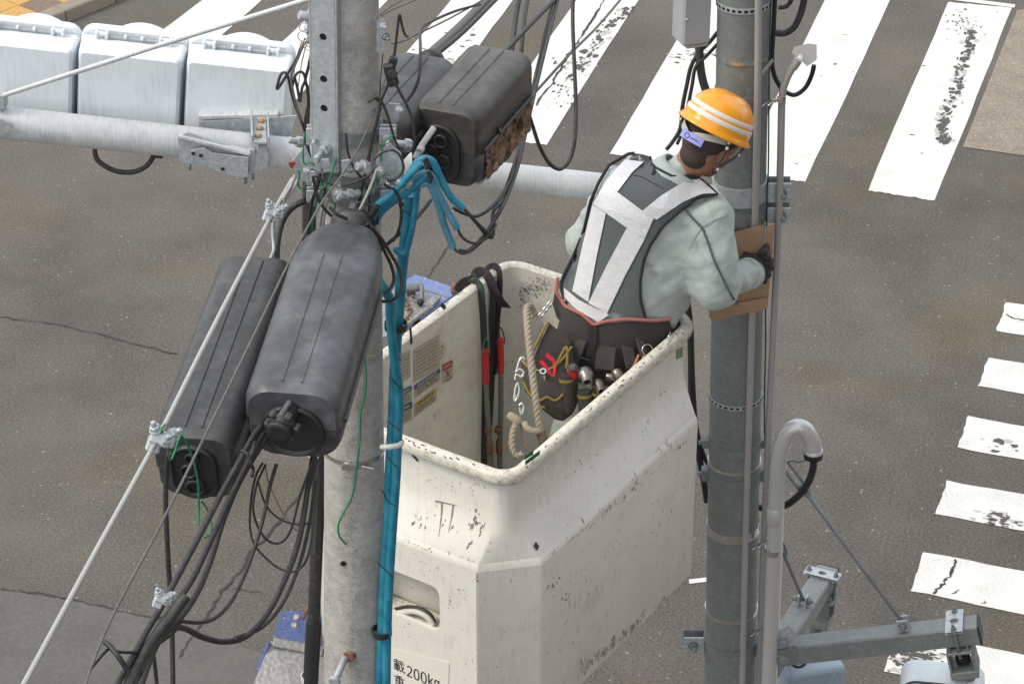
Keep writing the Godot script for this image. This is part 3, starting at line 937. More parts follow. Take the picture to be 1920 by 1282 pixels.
func ring_plate(st: SurfaceTool, c: Vector3, x: Vector3, y: Vector3, z: Vector3, hx: float, hy: float, r: float, t: float, bowl := 0.0):
	var n := 24
	var inn := []; var out := []
	for i in n:
		var a := TAU * i / n
		var d := Vector2(cos(a), sin(a))
		var s: float = min(hx / max(1e-4, absf(d.x)), hy / max(1e-4, absf(d.y)))
		inn.append(c + x * (d.x * r) + y * (d.y * r))
		out.append(c + x * (d.x * s) + y * (d.y * s))
	# keep the four corners square
	for s in [[hx, hy], [-hx, hy], [-hx, -hy], [hx, -hy]]:
		var best := 0; var bd := 9.0
		for i in n:
			var dd: float = (out[i] - (c + x * s[0] + y * s[1])).length()
			if dd < bd: bd = dd; best = i
		out[best] = c + x * s[0] + y * s[1]
	st.set_smooth_group(FLAT)
	var h := z * (t * 0.5)
	for i in n:
		var j := (i + 1) % n
		quad(st, inn[i] + h, out[i] + h, out[j] + h, inn[j] + h)
		quad(st, inn[i] - h, inn[j] - h, out[j] - h, out[i] - h)
		quad(st, inn[i] - h, inn[i] + h, inn[j] + h, inn[j] - h)
	st.set_smooth_group(0)

# ==================================================================== the steel pole and what is strapped to it
func spole(py: float) -> Vector3:
	return pz(lerpf(1395.0, 1368.5, py / 1282.0), py, 7.9)
func srad(py: float) -> float:
	return lerpf(49.5, 47.5, py / 1282.0) * mpp(spole(py))
func build_steel_pole():
	var a := spole(-60); var b := spole(1300)
	var dn := (b - a).normalized()
	var foot := b + dn * (b.y / -dn.y)
	var ax := -dn
	var t := thing("signal_pole", "round galvanised steel signal pole beside the worker, ringed with metal bands", "pole", foot)
	var st := st0()
	var r0 := srad(-60); var r1 := srad(1300)
	var k := (r1 - r0) / (b - a).length()
	lathe(st, a - dn * 0.8, frame_of(dn), [[r0 - 0.8 * k, 0], [r0, 0.8], [r1, 0.8 + (b - a).length()], [r1 + k * (foot - b).length(), 0.8 + (foot - a).length()]], 56)
	obj("shaft", st, M.galv_dark, t)
	var front := Vector3(-0.10, 0, 0.995).normalized()
	# bands: [photo height, width, slotted, material]
	for q in [[2.0, 0.020, 1, M.galv], [100.0, 0.012, 2, M.steel], [168.0, 0.020, 0, M.galv_dark], [740.0, 0.017, 1, M.galv], [985.0, 0.040, 3, M.steel], [1138.0, 0.020, 0, M.steel], [862.0, 0.014, 0, M.steel]]:
		var c := spole(q[0]); var r := srad(q[0])
		st = st0()
		hoop(st, c, ax, r + 0.0005, q[1], 0.0035, 0, TAU, 56)
		var bd := obj("steel_band", st, q[3], t)
		var bb := frame_of(ax)
		if q[2] == 1 or q[2] == 3:
			for i in 28:
				var an := TAU * i / 28.0
				if q[2] == 3 and (i < 6 or i > 9): continue
				var d := bb.x * cos(an) + bb.y * sin(an)
				if d.z < -0.1: continue
				st = st0()
				box(st, c + d * (r + 0.0042), Basis(ax.cross(d), ax, d), Vector3(0.0125, q[1] * (0.5 if q[2] == 1 else 0.25), 0.0012), 0.0004)
				obj("slot", st, M.hole, bd)
		elif q[2] == 2:
			pass
		if q[2] == 3 or q[0] == 1138.0:
			st = st0()
			var d2 := Vector3(-0.45, 0, 0.9).normalized()
			hexbolt(st, c + d2 * (r + 0.004), d2, 0.008, 0.007, 0.0)
			obj("rivet", st, M.steel, bd)
	# clamps of two half shells, upper for the long arm, middle for the cables, lower for the short arms
	for q in [[350.0, 0.075, 0.9], [392.0, 0.06, 0.9], [826.0, 0.035, 0.5], [885.0, 0.050, 0.5], [1205.0, 0.072, 1.0]]:
		var c := spole(q[0]); var r := srad(q[0])
		st = st0()
		hoop(st, c, ax, r + 0.0006, q[1], 0.006, 0, TAU, 56)
		var cl := obj("clamp_band", st, M.galv_dark if q[0] != 350.0 else M.galv, t)
		if q[2] > 0.8:
			for s in ([1.0] if q[0] < 500 else [-1.0, 1.0]):
				var dirx := Vector3(s, 0, 0.12 * s)
				for zz in [0.030, -0.022]:
					st = st0()
					box(st, c + dirx * (r + 0.045) + Vector3(0, 0, zz), Basis(CR, ax, CR.cross(ax)), Vector3(0.085, q[1] * 1.05, 0.010), 0.004)
					obj("flange", st, M.galv if zz > 0 else M.galv_dark, cl)
				st = st0()
				hexbolt(st, c + dirx * (r + 0.05) + Vector3(0, 0, 0.036), Vector3(0.2, 0, 1), 0.017, 0.016, 0.022)
				obj("bolt", st, M.galv_dark, cl)
		else:
			for s in [-1.0, 1.0]:
				st = st0()
				cyl(st, c + CR * (s * r), c + CR * (s * (r + 0.04)) + Vector3(0, 0, 0.015), 0.010, 10)
				box(st, c + CR * (s * (r + 0.012)) + Vector3(0, 0, 0.01), Basis(CR, ax, CR.cross(ax)), Vector3(0.03, q[1] * 1.1, 0.04), 0.004)
				obj("bolt", st, M.galv_dark, cl)
	for q in [[0.74, 0.9], [0.78, 0.0]]: pass
	# conduits
	pipe("conduit", "thin straight steel conduit running down the front of the signal pole", "conduit", [[1423, -60], [1421, 180], [1416, 415], [1409, 640], [1404, 800], [1397, 1040], [1391, 1320]], 7.803, 6.6, M.steel_pipe)
	var sn := pipe("sensor_conduit", "steel conduit with a bent top holding a small silver sensor head", "conduit", [[1497, 112], [1486, 128], [1474, 152], [1467, 185], [1464, 300], [1460, 420], [1450, 640], [1442, 800], [1432, 1040], [1422, 1320]], 7.83, 6.8, M.steel_pipe)
	var gn := pipe("gooseneck_pipe", "thick shiny steel pipe whose top bends over like a hook", "pipe", [[1526, 846], [1523, 826], [1511, 806], [1494, 801], [1477, 812], [1465, 840], [1459, 880], [1455, 960], [1450, 1100], [1441, 1320]], 7.72, 16.0, M.steel_big, 12)
	st = st0()
	var ge := pz(1526, 846, 7.72)
	lathe(st, ge + Vector3(0, 0.008, 0), frame_of(Vector3(0.03, -1, 0)), [[0.034, 0], [0.0365, 0.004], [0.0365, 0.012]], 24)
	obj("collar", st, M.steel_big, gn)
	st = st0()
	lathe(st, ge + Vector3(0, -0.004, 0), frame_of(Vector3(0.03, -1, 0)), [[0.037, 0], [0.037, 0.022], [0.030, 0.026]], 24)
	obj("bushing", st, M.black, gn)
	st = st0()
	var j0 := pz(1455, 950, 7.72)
	lathe(st, j0, frame_of(Vector3(-0.02, -1, 0)), [[0.0325, 0], [0.0335, 0.002], [0.0335, 0.075], [0.032, 0.077]], 24)
	obj("sleeve_joint", st, M.steel_big, gn)
	st = st0()
	lathe(st, pz(1451, 1026, 7.72), frame_of(Vector3(-0.02, -1, 0)), [[0.034, 0], [0.034, 0.025]], 24)
	obj("saddle", st, M.steel, gn)
	# sensor head: a folded bright metal hood
	st = st0()
	var hd := 7.83
	var hp := [pz(1486, 100, hd), pz(1491, 88, hd), pz(1518, 82, hd), pz(1532, 84, hd), pz(1532, 112, hd), pz(1514, 124, hd), pz(1502, 112, hd)]
	slab(st, hp, Vector3(-0.2, 0.5, 1), 0.030)
	obj("sensor_head", st, M.chrome_dull, sn)
	st = st0()
	hexbolt(st, pz(1502, 108, hd - 0.03), Vector3(-0.2, 0.5, 1), 0.007, 0.008, 0.0)
	obj("screw", st, M.steel, sn)
	st = st0()
	lathe(st, pz(1494, 116, hd), frame_of(pz(1489, 124, hd) - pz(1494, 116, hd)), [[0.016, -0.01], [0.017, 0.0], [0.016, 0.025]], 14)
	obj("socket", st, M.steel_pipe, sn)
	# stand-off brackets between pole and conduits
	for y in [182.0, 1010.0, 1172.0]:
		st = st0()
		var p0 := spole(y - 8) + CR * (srad(y) - 0.01) + Vector3(0, 0, 0.07)
		var p1 := pz(lerpf(1470, 1438, y / 1282.0), y + 4, 7.8)
		bar(st, p0, p1, 0.022, 0.006)
		var br := obj("standoff_bracket", st, M.steel, t)
		st = st0()
		for i in 2:
			var q := p0.lerp(p1, 0.15 + 0.45 * i)
			cyl(st, q, q + Vector3(-0.028, -0.012, 0.02), 0.003, 8)
			lathe(st, q + Vector3(0, 0, 0.002), frame_of(Vector3(-0.7, -0.3, 0.5)), [[0.0065, 0], [0.0065, 0.006]], 6, FLAT)
		obj("screw", st, M.steel, br)
		st = st0()
		hoop(st, p1 + Vector3(0, 0, 0.0), ax, 0.0142, 0.016, 0.002, 0, TAU, 24)
		obj("clip", st, M.steel, br)
	st = st0()
	var lp := [spole(118) + CR * 0.06 + Vector3(0, 0, 0.095), pz(1450, 112, 7.84)]
	bar(st, lp[0], lp[1], 0.004, 0.016)
	obj("strap_end", st, M.steel, t)
	# grey control box at the top
	var bx := thing("control_box", "small pale grey metal box beside the top of the signal pole", "box", pz(1306, 30, 7.95))
	st = st0()
	var bc := pz(1306, 10, 7.95)
	var bbz := Basis(Vector3.UP, 0.35)
	box(st, pz(1298, 0, 7.92), bbz, Vector3(0.105, 0.30, 0.10), 0.008)
	obj("case", st, M.box_grey, bx)
	st = st0()
	box(st, pz(1298, 0, 7.92) + bbz.z * 0.053 - bbz.x * 0.001, bbz, Vector3(0.098, 0.285, 0.007), 0.003)
	obj("door", st, M.box_grey, bx)
	st = st0()
	box(st, pz(1300, 68, 7.92) + Vector3(0, -0.018, 0), bbz, Vector3(0.085, 0.016, 0.085), 0.004)
	obj("base_plate", st, M.box_grey, bx)
	for yy in [40.0, -10.0]:
		st = st0()
		cyl(st, pz(1287, yy - 8, 7.92 - 0.062), pz(1287, yy + 10, 7.92 - 0.058), 0.007, 10)
		cyl(st, pz(1284, yy - 4, 7.92 - 0.064), pz(1291, yy - 4, 7.92 - 0.066), 0.006, 10)
		obj("hinge", st, M.steel, bx)
func pipe(called: String, label: String, cat: String, path: Array, dist: float, wpx: float, m: Material, sub := 6) -> Node3D:
	var pts := []
	for q in path: pts.append(pz(q[0], q[1], q[2] if q.size() > 2 else dist))
	var last: Vector3 = pts[pts.size() - 1]
	if last.y > 0.1 and path[path.size() - 1][1] >= 1300:      # runs on down to the ground
		var d: Vector3 = (last - pts[pts.size() - 2]).normalized()
		pts.append(last + d * ((last.y - 0.05) / -d.y))
	var t := thing(called, label, cat, pts[pts.size() - 1])
	var st := st0()
	tube(st, smooth(pts, sub), wpx * mpp(pts[pts.size() / 2]), 16)
	obj("tube", st, m, t)
	return t

# ==================================================================== signal arm and the three-lamp signal on the left
func build_signal_arm():
	var a := pz(1385, 378, 7.86); var b := pz(-140, 214, 7.9)
	var t := thing("cantilever_mast", "long pale horizontal steel tube carrying the three-lamp traffic signal", "mast", a)
	var d := (b - a).normalized()
	var st := st0()
	var mid := pz(740, 310, 7.88)
	lathe(st, a, frame_of(d), [[0.050, 0.0], [0.050, (mid - a).length() - 0.01], [0.057, (mid - a).length()], [0.060, (b - a).length()]], 40)
	obj("tube", st, M.arm, t)
	var up := (Vector3.UP - d * d.y).normalized()
	var nz := Vector3(0, 0, 1)
	var rt := -d
	# clamp bracket at 340..520 px: front and rear cheeks, top plate, bolts
	st = st0()
	var fz := 7.80
	var cheek := [pz(334, 253, fz), pz(336, 300, fz), pz(380, 310, fz), pz(462, 332, fz), pz(494, 312, fz), pz(500, 284, fz), pz(470, 284, fz), pz(352, 246, fz)]
	slab(st, cheek, nz, 0.012)
	obj("bracket_cheek", st, M.galv, t)
	st = st0()
	var lug := [pz(356, 292, 7.775), pz(358, 280, 7.775), pz(382, 276, 7.775), pz(400, 286, 7.775), pz(466, 294, 7.775), pz(464, 330, 7.775), pz(428, 326, 7.775), pz(380, 306, 7.775)]
	slab(st, lug, nz, 0.010)
	obj("lug", st, M.galv, t)
	for q in [[362, 287], [376, 291], [417, 316]]:
		st = st0()
		var c := pz(q[0], q[1], 7.764)
		lathe(st, c, Basis(CR, CU, nz), [[0.0075, 0], [0.0075, 0.0015]], 14)
		obj("lug_hole", st, M.hole, t)
	st = st0()
	bar(st, pz(336, 254, 7.79), pz(470, 287, 7.79), 0.030, 0.014)
	obj("angle_bar", st, M.arm, t)
	st = st0()
	bar(st, pz(372, 217, 8.0), pz(522, 214, 8.0), 0.030, 0.016)
	obj("angle_bar", st, M.arm, t)
	st = st0()
	slab(st, [pz(374, 226, 7.99), pz(372, 237, 7.99), pz(420, 243, 7.99), pz(540, 262, 7.99), pz(556, 215, 7.99), pz(520, 218, 7.99)], nz, 0.01)
	obj("bracket_cheek", st, M.galv, t)
	var mp := pz(488, 262, 7.84)
	st = st0()
	box(st, pz(486, 250, 7.86) + up * 0.012, Basis(rt, up, rt.cross(up)).rotated(up, 0.12), Vector3(0.05, 0.012, 0.20), 0.003)
	for s in [-1.0, 1.0]: box(st, pz(486, 250, 7.86) + rt * (s * 0.029) + up * 0.022, Basis(rt, up, rt.cross(up)).rotated(up, 0.12), Vector3(0.006, 0.034, 0.20), 0.002)
	obj("saddle_plate", st, M.galv, t)
	for zz in [-0.06, 0.0, 0.06]:
		st = st0()
		var c: Vector3 = pz(486, 250, 7.86) + up * 0.02 + nz * zz
		lathe(st, c, frame_of(up), [[0.013, 0], [0.013, 0.004], [0.008, 0.010]], 12)
		obj("rusty_bolt", st, M.rust_orange, t)
	st = st0()
	box(st, pz(492, 294, 7.80), Basis(rt, up, rt.cross(up)), Vector3(0.045, 0.095, 0.025), 0.004)
	box(st, pz(472, 296, 7.80), Basis(rt, up, rt.cross(up)), Vector3(0.025, 0.085, 0.03), 0.004)
	obj("clamp_leg", st, M.galv, t)
	st = st0()
	for q in [[355, 314], [460, 340], [474, 332]]: cyl(st, pz(q[0], q[1] - 8, 7.79), pz(q[0], q[1] + 4, 7.79), 0.006, 8)
	obj("stud", st, M.galv_dark, t)
	# lug and stay rod bracket at the left edge
	st = st0()
	slab(st, [pz(-60, 215, 7.82), pz(4, 222, 7.82), pz(20, 229, 7.82), pz(24, 238, 7.82), pz(14, 247, 7.82), pz(-60, 258, 7.82)], nz, 0.010)
	obj("lug", st, M.galv, t)
	st = st0()
	box(st, pz(0, 186, 7.88), Basis(rt, up, rt.cross(up)), Vector3(0.045, 0.06, 0.05), 0.006)
	obj("stay_bracket", st, M.galv, t)
	var rod := thing("stay_rod", "slanting grey steel stay rod above the white traffic signal", "rod", pz(5, 176, 7.86))
	st = st0()
	tube(st, [pz(2, 180, 7.87), pz(300, 84, 7.66), pz(585, -4, 7.5), pz(720, -46, 7.4)], 0.0088, 12)
	obj("bar", st, M.arm, rod)
	# the signal
	var s := thing("traffic_signal", "pale blue-grey three-lamp traffic signal seen from behind at upper left", "traffic signal", pz(245, 250, 8.05))
	var bx := Basis(rt, up, rt.cross(up))
	for i in 3:
		var x0: float = [345.0, 146.0, -54.0][i]
		var cy: float = [178.0, 160.0, 142.0][i]
		var c := pz(x0 + 102.0, cy + 4.0, 8.13)
		var w := 0.386; var h := 0.385
		var bk := bx.z
		# rear shell: crisp-edged box with a small draft, bevelled to a flat back
		st = st0()
		var prof := [[0.0, 0.0, 0.020], [0.003, 0.004, 0.020], [0.010, 0.104, 0.016], [0.020, 0.118, 0.012]]
		for k in prof.size() - 1:
			loft(st, [rrect(c + bk * prof[k][1], bx.x, bx.y, w * 0.5 - prof[k][0], h * 0.5 - prof[k][0], prof[k][2], 5), rrect(c + bk * prof[k + 1][1], bx.x, bx.y, w * 0.5 - prof[k + 1][0], h * 0.5 - prof[k + 1][0], prof[k + 1][2], 5)], true, false, k == prof.size() - 2, k + 1)
		st.set_smooth_group(0)
		var sh := obj("housing", st, M.housing, s)
		st = st0()
		var rings := []
		for q in [[0.006, -0.05], [0.0, -0.045], [0.0, -0.008], [0.004, -0.004]]:
			rings.append(rrect(c + bk * q[1] + bx.y * 0.004, bx.x, bx.y, w * 0.5 - q[0] + 0.002, h * 0.5 + 0.022 - q[0], 0.050, 4))
		loft(st, rings, true, true, true)
		obj("door_frame", st, M.housing, s)
		# hinge strip on the top edge
		st = st0()
		box(st, c + bx.y * (h * 0.5 + 0.004) + bk * 0.012, bx, Vector3(0.22, 0.010, 0.012), 0.002)
		obj("hinge_strip", st, M.box_grey, sh)
		for s2 in [-1.0, 1.0]:
			st = st0()
			for s3 in [-1.0, 1.0]:
				box(st, c + bx.x * (s2 * 0.115 + s3 * 0.018) + bx.y * (h * 0.5 + 0.012) + bk * 0.016, bx, Vector3(0.011, 0.026, 0.024), 0.003)
			cyl(st, c + bx.x * (s2 * 0.115 - 0.014) + bx.y * (h * 0.5 + 0.014) + bk * 0.014, c + bx.x * (s2 * 0.115 + 0.014) + bx.y * (h * 0.5 + 0.014) + bk * 0.014, 0.008, 12)
			obj("hinge", st, M.housing, sh)
		for s2 in [-0.03, 0.03]:
			st = st0()
			cyl(st, c + bx.x * s2 + bx.y * (h * 0.5 + 0.013) + bk * 0.008, c + bx.x * s2 + bx.y * (h * 0.5 + 0.013) + bk * 0.024, 0.006, 8)
			obj("pin", st, M.housing, sh)
		# dark gasket line at the right side and drain bosses underneath
		st = st0()
		box(st, c + bx.x * (w * 0.5 - 0.012) + bk * 0.006, bx, Vector3(0.004, h * 0.86, 0.03), 0.001)
		obj("gasket", st, M.gasket, sh)
		# visor on the road side: a hood of thin sheet
		st = st0()
		var o2 := []; var i2 := []
		for k in 25:
			var an: float = lerpf(-0.25, PI + 0.25, k / 24.0)
			var dd := bx.x * cos(an) + bx.y * sin(an)
			o2.append(dd)
		for k in 24:
			var A: Vector3 = c - bk * 0.045 + bx.y * 0.014
			var B: Vector3 = c - bk * 0.27 - bx.y * 0.022
			st.set_smooth_group(1)
			quad(st, A + o2[k] * 0.165, A + o2[k + 1] * 0.165, B + o2[k + 1] * 0.16, B + o2[k] * 0.16)
			st.set_smooth_group(2)
			quad(st, A + o2[k] * 0.162, B + o2[k] * 0.157, B + o2[k + 1] * 0.157, A + o2[k + 1] * 0.162)
			st.set_smooth_group(FLAT)
			quad(st, B + o2[k] * 0.16, B + o2[k + 1] * 0.16, B + o2[k + 1] * 0.157, B + o2[k] * 0.157)
		obj("visor", st, M.housing, s)
		st = st0()
		lathe(st, c - bk * 0.048, frame_of(-bk), [[0.15, 0], [0.15, 0.006], [0.08, 0.03]], 24)
		obj("lens", st, [M.lens_red, M.lens_amber, M.lens_green][i], s)
		st = st0()
		for s2 in [-0.11, 0.0, 0.11]: box(st, c + bx.x * s2 - bx.y * (h * 0.5 + 0.006) - bk * 0.02, bx, Vector3(0.05, 0.014, 0.03), 0.004)
		obj("latch", st, M.gasket, s)
	st = st0()
	tube(st, smooth([pz(180, 266, 8.0), pz(177, 282, 7.98), pz(184, 302, 7.97), pz(215, 320, 7.96), pz(250, 322, 7.96), pz(275, 310, 7.96), pz(289, 290, 7.96)], 5), 0.0095, 10)
	var lc := obj("signal_cable", st, M.cable, self)
	tag(lc, "short black cable looping below the pale signal arm", "cable")
	st = st0()
	box(st, pz(294, 288, 7.95), bx, Vector3(0.045, 0.025, 0.03), 0.004)
	obj("cable_gland", st, M.black, t)
func rrect(c: Vector3, x: Vector3, y: Vector3, hx: float, hy: float, r: float, n: int) -> PackedVector3Array:
	var out := PackedVector3Array()
	for k in 4:
		var sx: float = [1, -1, -1, 1][k]
		var sy: float = [1, 1, -1, -1][k]
		for i in n + 1:
			var a := PI * 0.5 * (k + float(i) / n)
			out.append(c + x * (sx * (hx - r) + cos(a) * r) + y * (sy * (hy - r) + sin(a) * r))
	return out

# ==================================================================== short arms with stay rods at the lower right
func short_arm(called: String, label: String, a: Vector3, b: Vector3, sz: float, rod0: Vector3, rodlab: String, rt: float) -> Node3D:
	var t := thing(called, label, "arm", a)
	var st := st0()
	bar(st, a, b, sz, sz, Vector3.UP, 0.006)
	obj("square_tube", st, M.arm_grey, t)
	var d := (b - a).normalized()
	var x := Vector3.UP.cross(d).normalized()
	var y := d.cross(x)
	st = st0()
	box(st, b + d * 0.002, Basis(x, y, d), Vector3(sz * 1.02, sz * 1.02, 0.006), 0.002)
	obj("end_cap", st, M.black, t)
	# lug for the stay rod
	var q := a.lerp(b, rt) + y * (sz * 0.5)
	st = st0()
	for s in [-1.0, 1.0]: box(st, q + x * (s * 0.016) + y * 0.022, Basis(x, y, d), Vector3(0.007, 0.062, 0.045), 0.006)
	var lg := obj("lug", st, M.galv, t)
	st = st0()
	cyl(st, q + x * 0.045 + y * 0.028, q - x * 0.035 + y * 0.028, 0.009, 12)
	hexbolt(st, q - x * 0.024 + y * 0.028, -x, 0.014, 0.012, 0.01)
	hexbolt(st, q + x * 0.024 + y * 0.028, x, 0.014, 0.012, 0.01)
	obj("bolt", st, M.galv_dark, lg)
	# saddle across the end that carries the signal
	var e := b - d * 0.09 + y * (sz * 0.5 + 0.006)
	st = st0()
	ring_plate(st, e, d, x, y, 0.034, sz * 0.82, 0.017, 0.010)
	var sd := obj("saddle_plate", st, M.galv, t)
	for s in [-1.0, 1.0]:
		var w: Vector3 = e + x * (s * (sz * 0.5 + 0.014))
		st = st0()
		hexbolt(st, w + y * 0.005, y, 0.010, 0.013, 0.014)
		cyl(st, w + y * 0.01, w - y * (sz + 0.05), 0.006, 8)
		obj("hanger_bolt", st, M.galv_dark, sd)
	st = st0()
	var uu := e - y * (sz + 0.022)
	box(st, uu, Basis(x, y, d), Vector3(sz * 1.5, 0.012, 0.10), 0.003)
	for s in [-1.0, 1.0]: box(st, uu + d * (s * 0.048) - y * 0.055, Basis(x, y, d), Vector3(sz * 1.25, 0.10, 0.010), 0.003)
	box(st, uu - y * 0.115, Basis(x, y, d), Vector3(sz * 1.3, 0.035, 0.11), 0.004)
	for s in [-1.0, 1.0]: box(st, uu + y * 0.016 + d * (s * 0.035), Basis(x, y, d), Vector3(sz * 1.3, 0.03, 0.006), 0.002)
	obj("hanger", st, M.arm_grey, t)
	st = st0()
	for i in 4: hoop(st, uu - y * (0.03 + i * 0.017), y, 0.018, 0.010, 0.012, 0, TAU, 18)
	obj("cable_coil", st, M.black, t)
	st = st0()
	cyl(st, uu - y * 0.12, uu - y * 0.20, 0.030, 16)
	obj("stem", st, M.galv_dark, t)
	# stay rod with an eye
	var r := thing("arm_stay_rod", rodlab, "rod", q)
	st = st0()
	var p1 := q + y * 0.03
	var dir := (rod0 - p1).normalized()
	cyl(st, p1, rod0 - dir * 0.12, 0.0075, 10)
	var sd2 := dir.cross(Vector3(0, 0, 1)).normalized()
	for s in [-1.0, 1.0]:
		tube(st, smooth([rod0 - dir * 0.15, rod0 - dir * 0.12 + sd2 * (s * 0.012), rod0 - dir * 0.04 + sd2 * (s * 0.016), rod0 + dir * 0.03 + sd2 * (s * 0.014)], 4), 0.006, 8)
	obj("bar", st, M.galv_dark, r)
	st = st0()
	cyl(st, rod0 - dir * 0.10, rod0 - dir * 0.08, 0.014, 10)
	obj("nut", st, M.galv_dark, r)
	return t
func build_lower_arms():
	var c := spole(1212)
	var a := pz(1462, 1222, 7.76)
	var b := pz(1838, 1180, 7.62)
	short_arm("bracket_arm", "square galvanised steel arm reaching right with a stay rod above it", a, b, 0.088, pz(1478, 878, 7.84), "slanting grey stay rod from the gooseneck pipe to the right-hand square arm", 0.64)
	var a2 := pz(1440, 1250, 8.0)
	var b2 := pz(1552, 1078, 8.75)
	short_arm("bracket_arm", "square galvanised steel arm pointing away behind the gooseneck pipe", a2, b2, 0.095, pz(1462, 1020, 8.0), "short stay rod to the square arm that points away", 0.55)
	# root bracket where the right arm meets the clamp
	var t := thing("arm_bracket", "galvanised bolted bracket joining the lower arms to the signal pole", "bracket", a)
	var st := st0()
	slab(st, [pz(1450, 1188, 7.72), pz(1478, 1172, 7.72), pz(1492, 1186, 7.72), pz(1494, 1206, 7.72), pz(1470, 1216, 7.72), pz(1448, 1212, 7.72)], Vector3(0, 0.6, 0.8), 0.012)
	obj("top_plate", st, M.galv, t)
	st = st0()
	slab(st, [pz(1452, 1218, 7.71), pz(1494, 1210, 7.71), pz(1493, 1240, 7.71), pz(1462, 1246, 7.71)], Vector3(0, 0.2, 1), 0.012)
	obj("cheek", st, M.galv_dark, t)
	for q in [[1470, 1206], [1470, 1236]]:
		st = st0()
		hexbolt(st, pz(q[0], q[1], 7.695), Vector3(0, 0.7, 0.7), 0.016, 0.014, 0.012)
		obj("bolt", st, M.galv_dark, t)
	# the backs and tops of the two signals below
	var p := thing("pedestrian_signal", "rounded pale blue-grey signal head hanging below the right arm, cut by the frame", "signal", pz(1775, 1300, 7.62))
	st = st0()
	var bb := Basis(Vector3.UP, -0.15)
	var sc := pz(1772, 1262, 7.63) + Vector3(0, -0.17, 0)
	var rings := []
	for q in [[0.02, 0.10], [0.004, 0.095], [0.0, 0.07], [0.0, -0.09], [0.012, -0.10]]:
		rings.append(rrect(sc + bb.z * q[1], bb.x, Vector3.UP, 0.165 - q[0], 0.155 - q[0], 0.06, 6))
	loft(st, rings)
	obj("housing", st, M.housing, p)
	st = st0()
	rings = []
	for q in [[0.004, 0.045], [0.0, 0.05], [0.0, 0.058], [0.004, 0.063]]:
		rings.append(rrect(sc + bb.z * q[1], bb.x, Vector3.UP, 0.169 - q[0], 0.159 - q[0], 0.063, 6))
	loft(st, rings)
	obj("gasket", st, M.gasket, p)
	var v := thing("pedestrian_signal", "plain blue-grey signal head behind the gooseneck pipe, cut by the frame", "signal", pz(1525, 1320, 8.2))
	st = st0()
	var vb := Basis(Vector3.UP, 0.25)
	var vc := pz(1520, 1228, 8.2) + Vector3(0, -0.25, 0)
	rings = []
	for q in [[0.02, 0.10], [0.004, 0.095], [0.0, 0.07], [0.0, -0.09], [0.012, -0.10]]:
		rings.append(rrect(vc + vb.z * q[1], vb.x, Vector3.UP, 0.13 - q[0], 0.24 - q[0], 0.03, 5))
	loft(st, rings)
	obj("housing", st, M.housing_blue, v)
	st = st0()
	bar(st, pz(1548, 1300, 8.05), pz(1566, 1262, 8.05), 0.006, 0.006)
	obj("rib", st, M.housing_blue, v)

# ==================================================================== the bucket
const RIM := 4.45
const BU := 1.19
const BV := 0.78
var BF := Vector3(-0.010, RIM, -6.575)
var E1 := Vector3(0.549, 0, -0.836).normalized()
var E2 := Vector3(-0.836, 0, -0.549).normalized()
func bk(u: float, v: float, y: float) -> Vector3:       # place in the bucket: along, across, above the rim
	return BF + E1 * u + E2 * v + Vector3(0, y, 0)
# ring at offset o from the rim rectangle; c: corner size, ch: 0 round .. 1 chamfer
func bring(o: float, c: float, ch: float, y: float) -> PackedVector3Array:
	var out := PackedVector3Array()
	var n := 8
	for k in 4:
		var cu: float = [-o, BU + o, BU + o, -o][k]
		var cv: float = [-o, -o, BV + o, BV + o][k]
		var su: float = [1, -1, -1, 1][k]
		var sv: float = [1, 1, -1, -1][k]
		var p0: Vector2; var p1: Vector2
		if k % 2 == 0:
			p0 = Vector2(cu, cv + sv * c); p1 = Vector2(cu + su * c, cv)
		else:
			p0 = Vector2(cu + su * c, cv); p1 = Vector2(cu, cv + sv * c)
		var ctr := Vector2(cu + su * c, cv + sv * c)
		for i in n + 1:
			var s: float = [0.0, 0.03, 0.08, 0.16, 0.5, 0.84, 0.92, 0.97, 1.0][i] if ch > 0.5 else float(i) / n
			var arc := ctr + (p0 - ctr) * cos(s * PI * 0.5) + (p1 - ctr) * sin(s * PI * 0.5)
			# a chamfer whose two ends are eased
			var e: float = s
			var lne := p0.lerp(p1, e)
			var ease: float = max(0.0, 1.0 - min(s, 1.0 - s) / 0.10)
			var q := arc.lerp(lne, ch * (1.0 - 0.25 * ease))
			out.append(bk(q.x, q.y, y))
	return out
const SKIN := [[0.085, -1.05], [0.085, -0.372], [0.082, -0.358], [0.074, -0.346], [0.058, -0.318], [0.034, -0.274], [0.016, -0.236], [0.006, -0.206], [0.002, -0.17], [0.0, -0.14], [0.0, 0.0]]
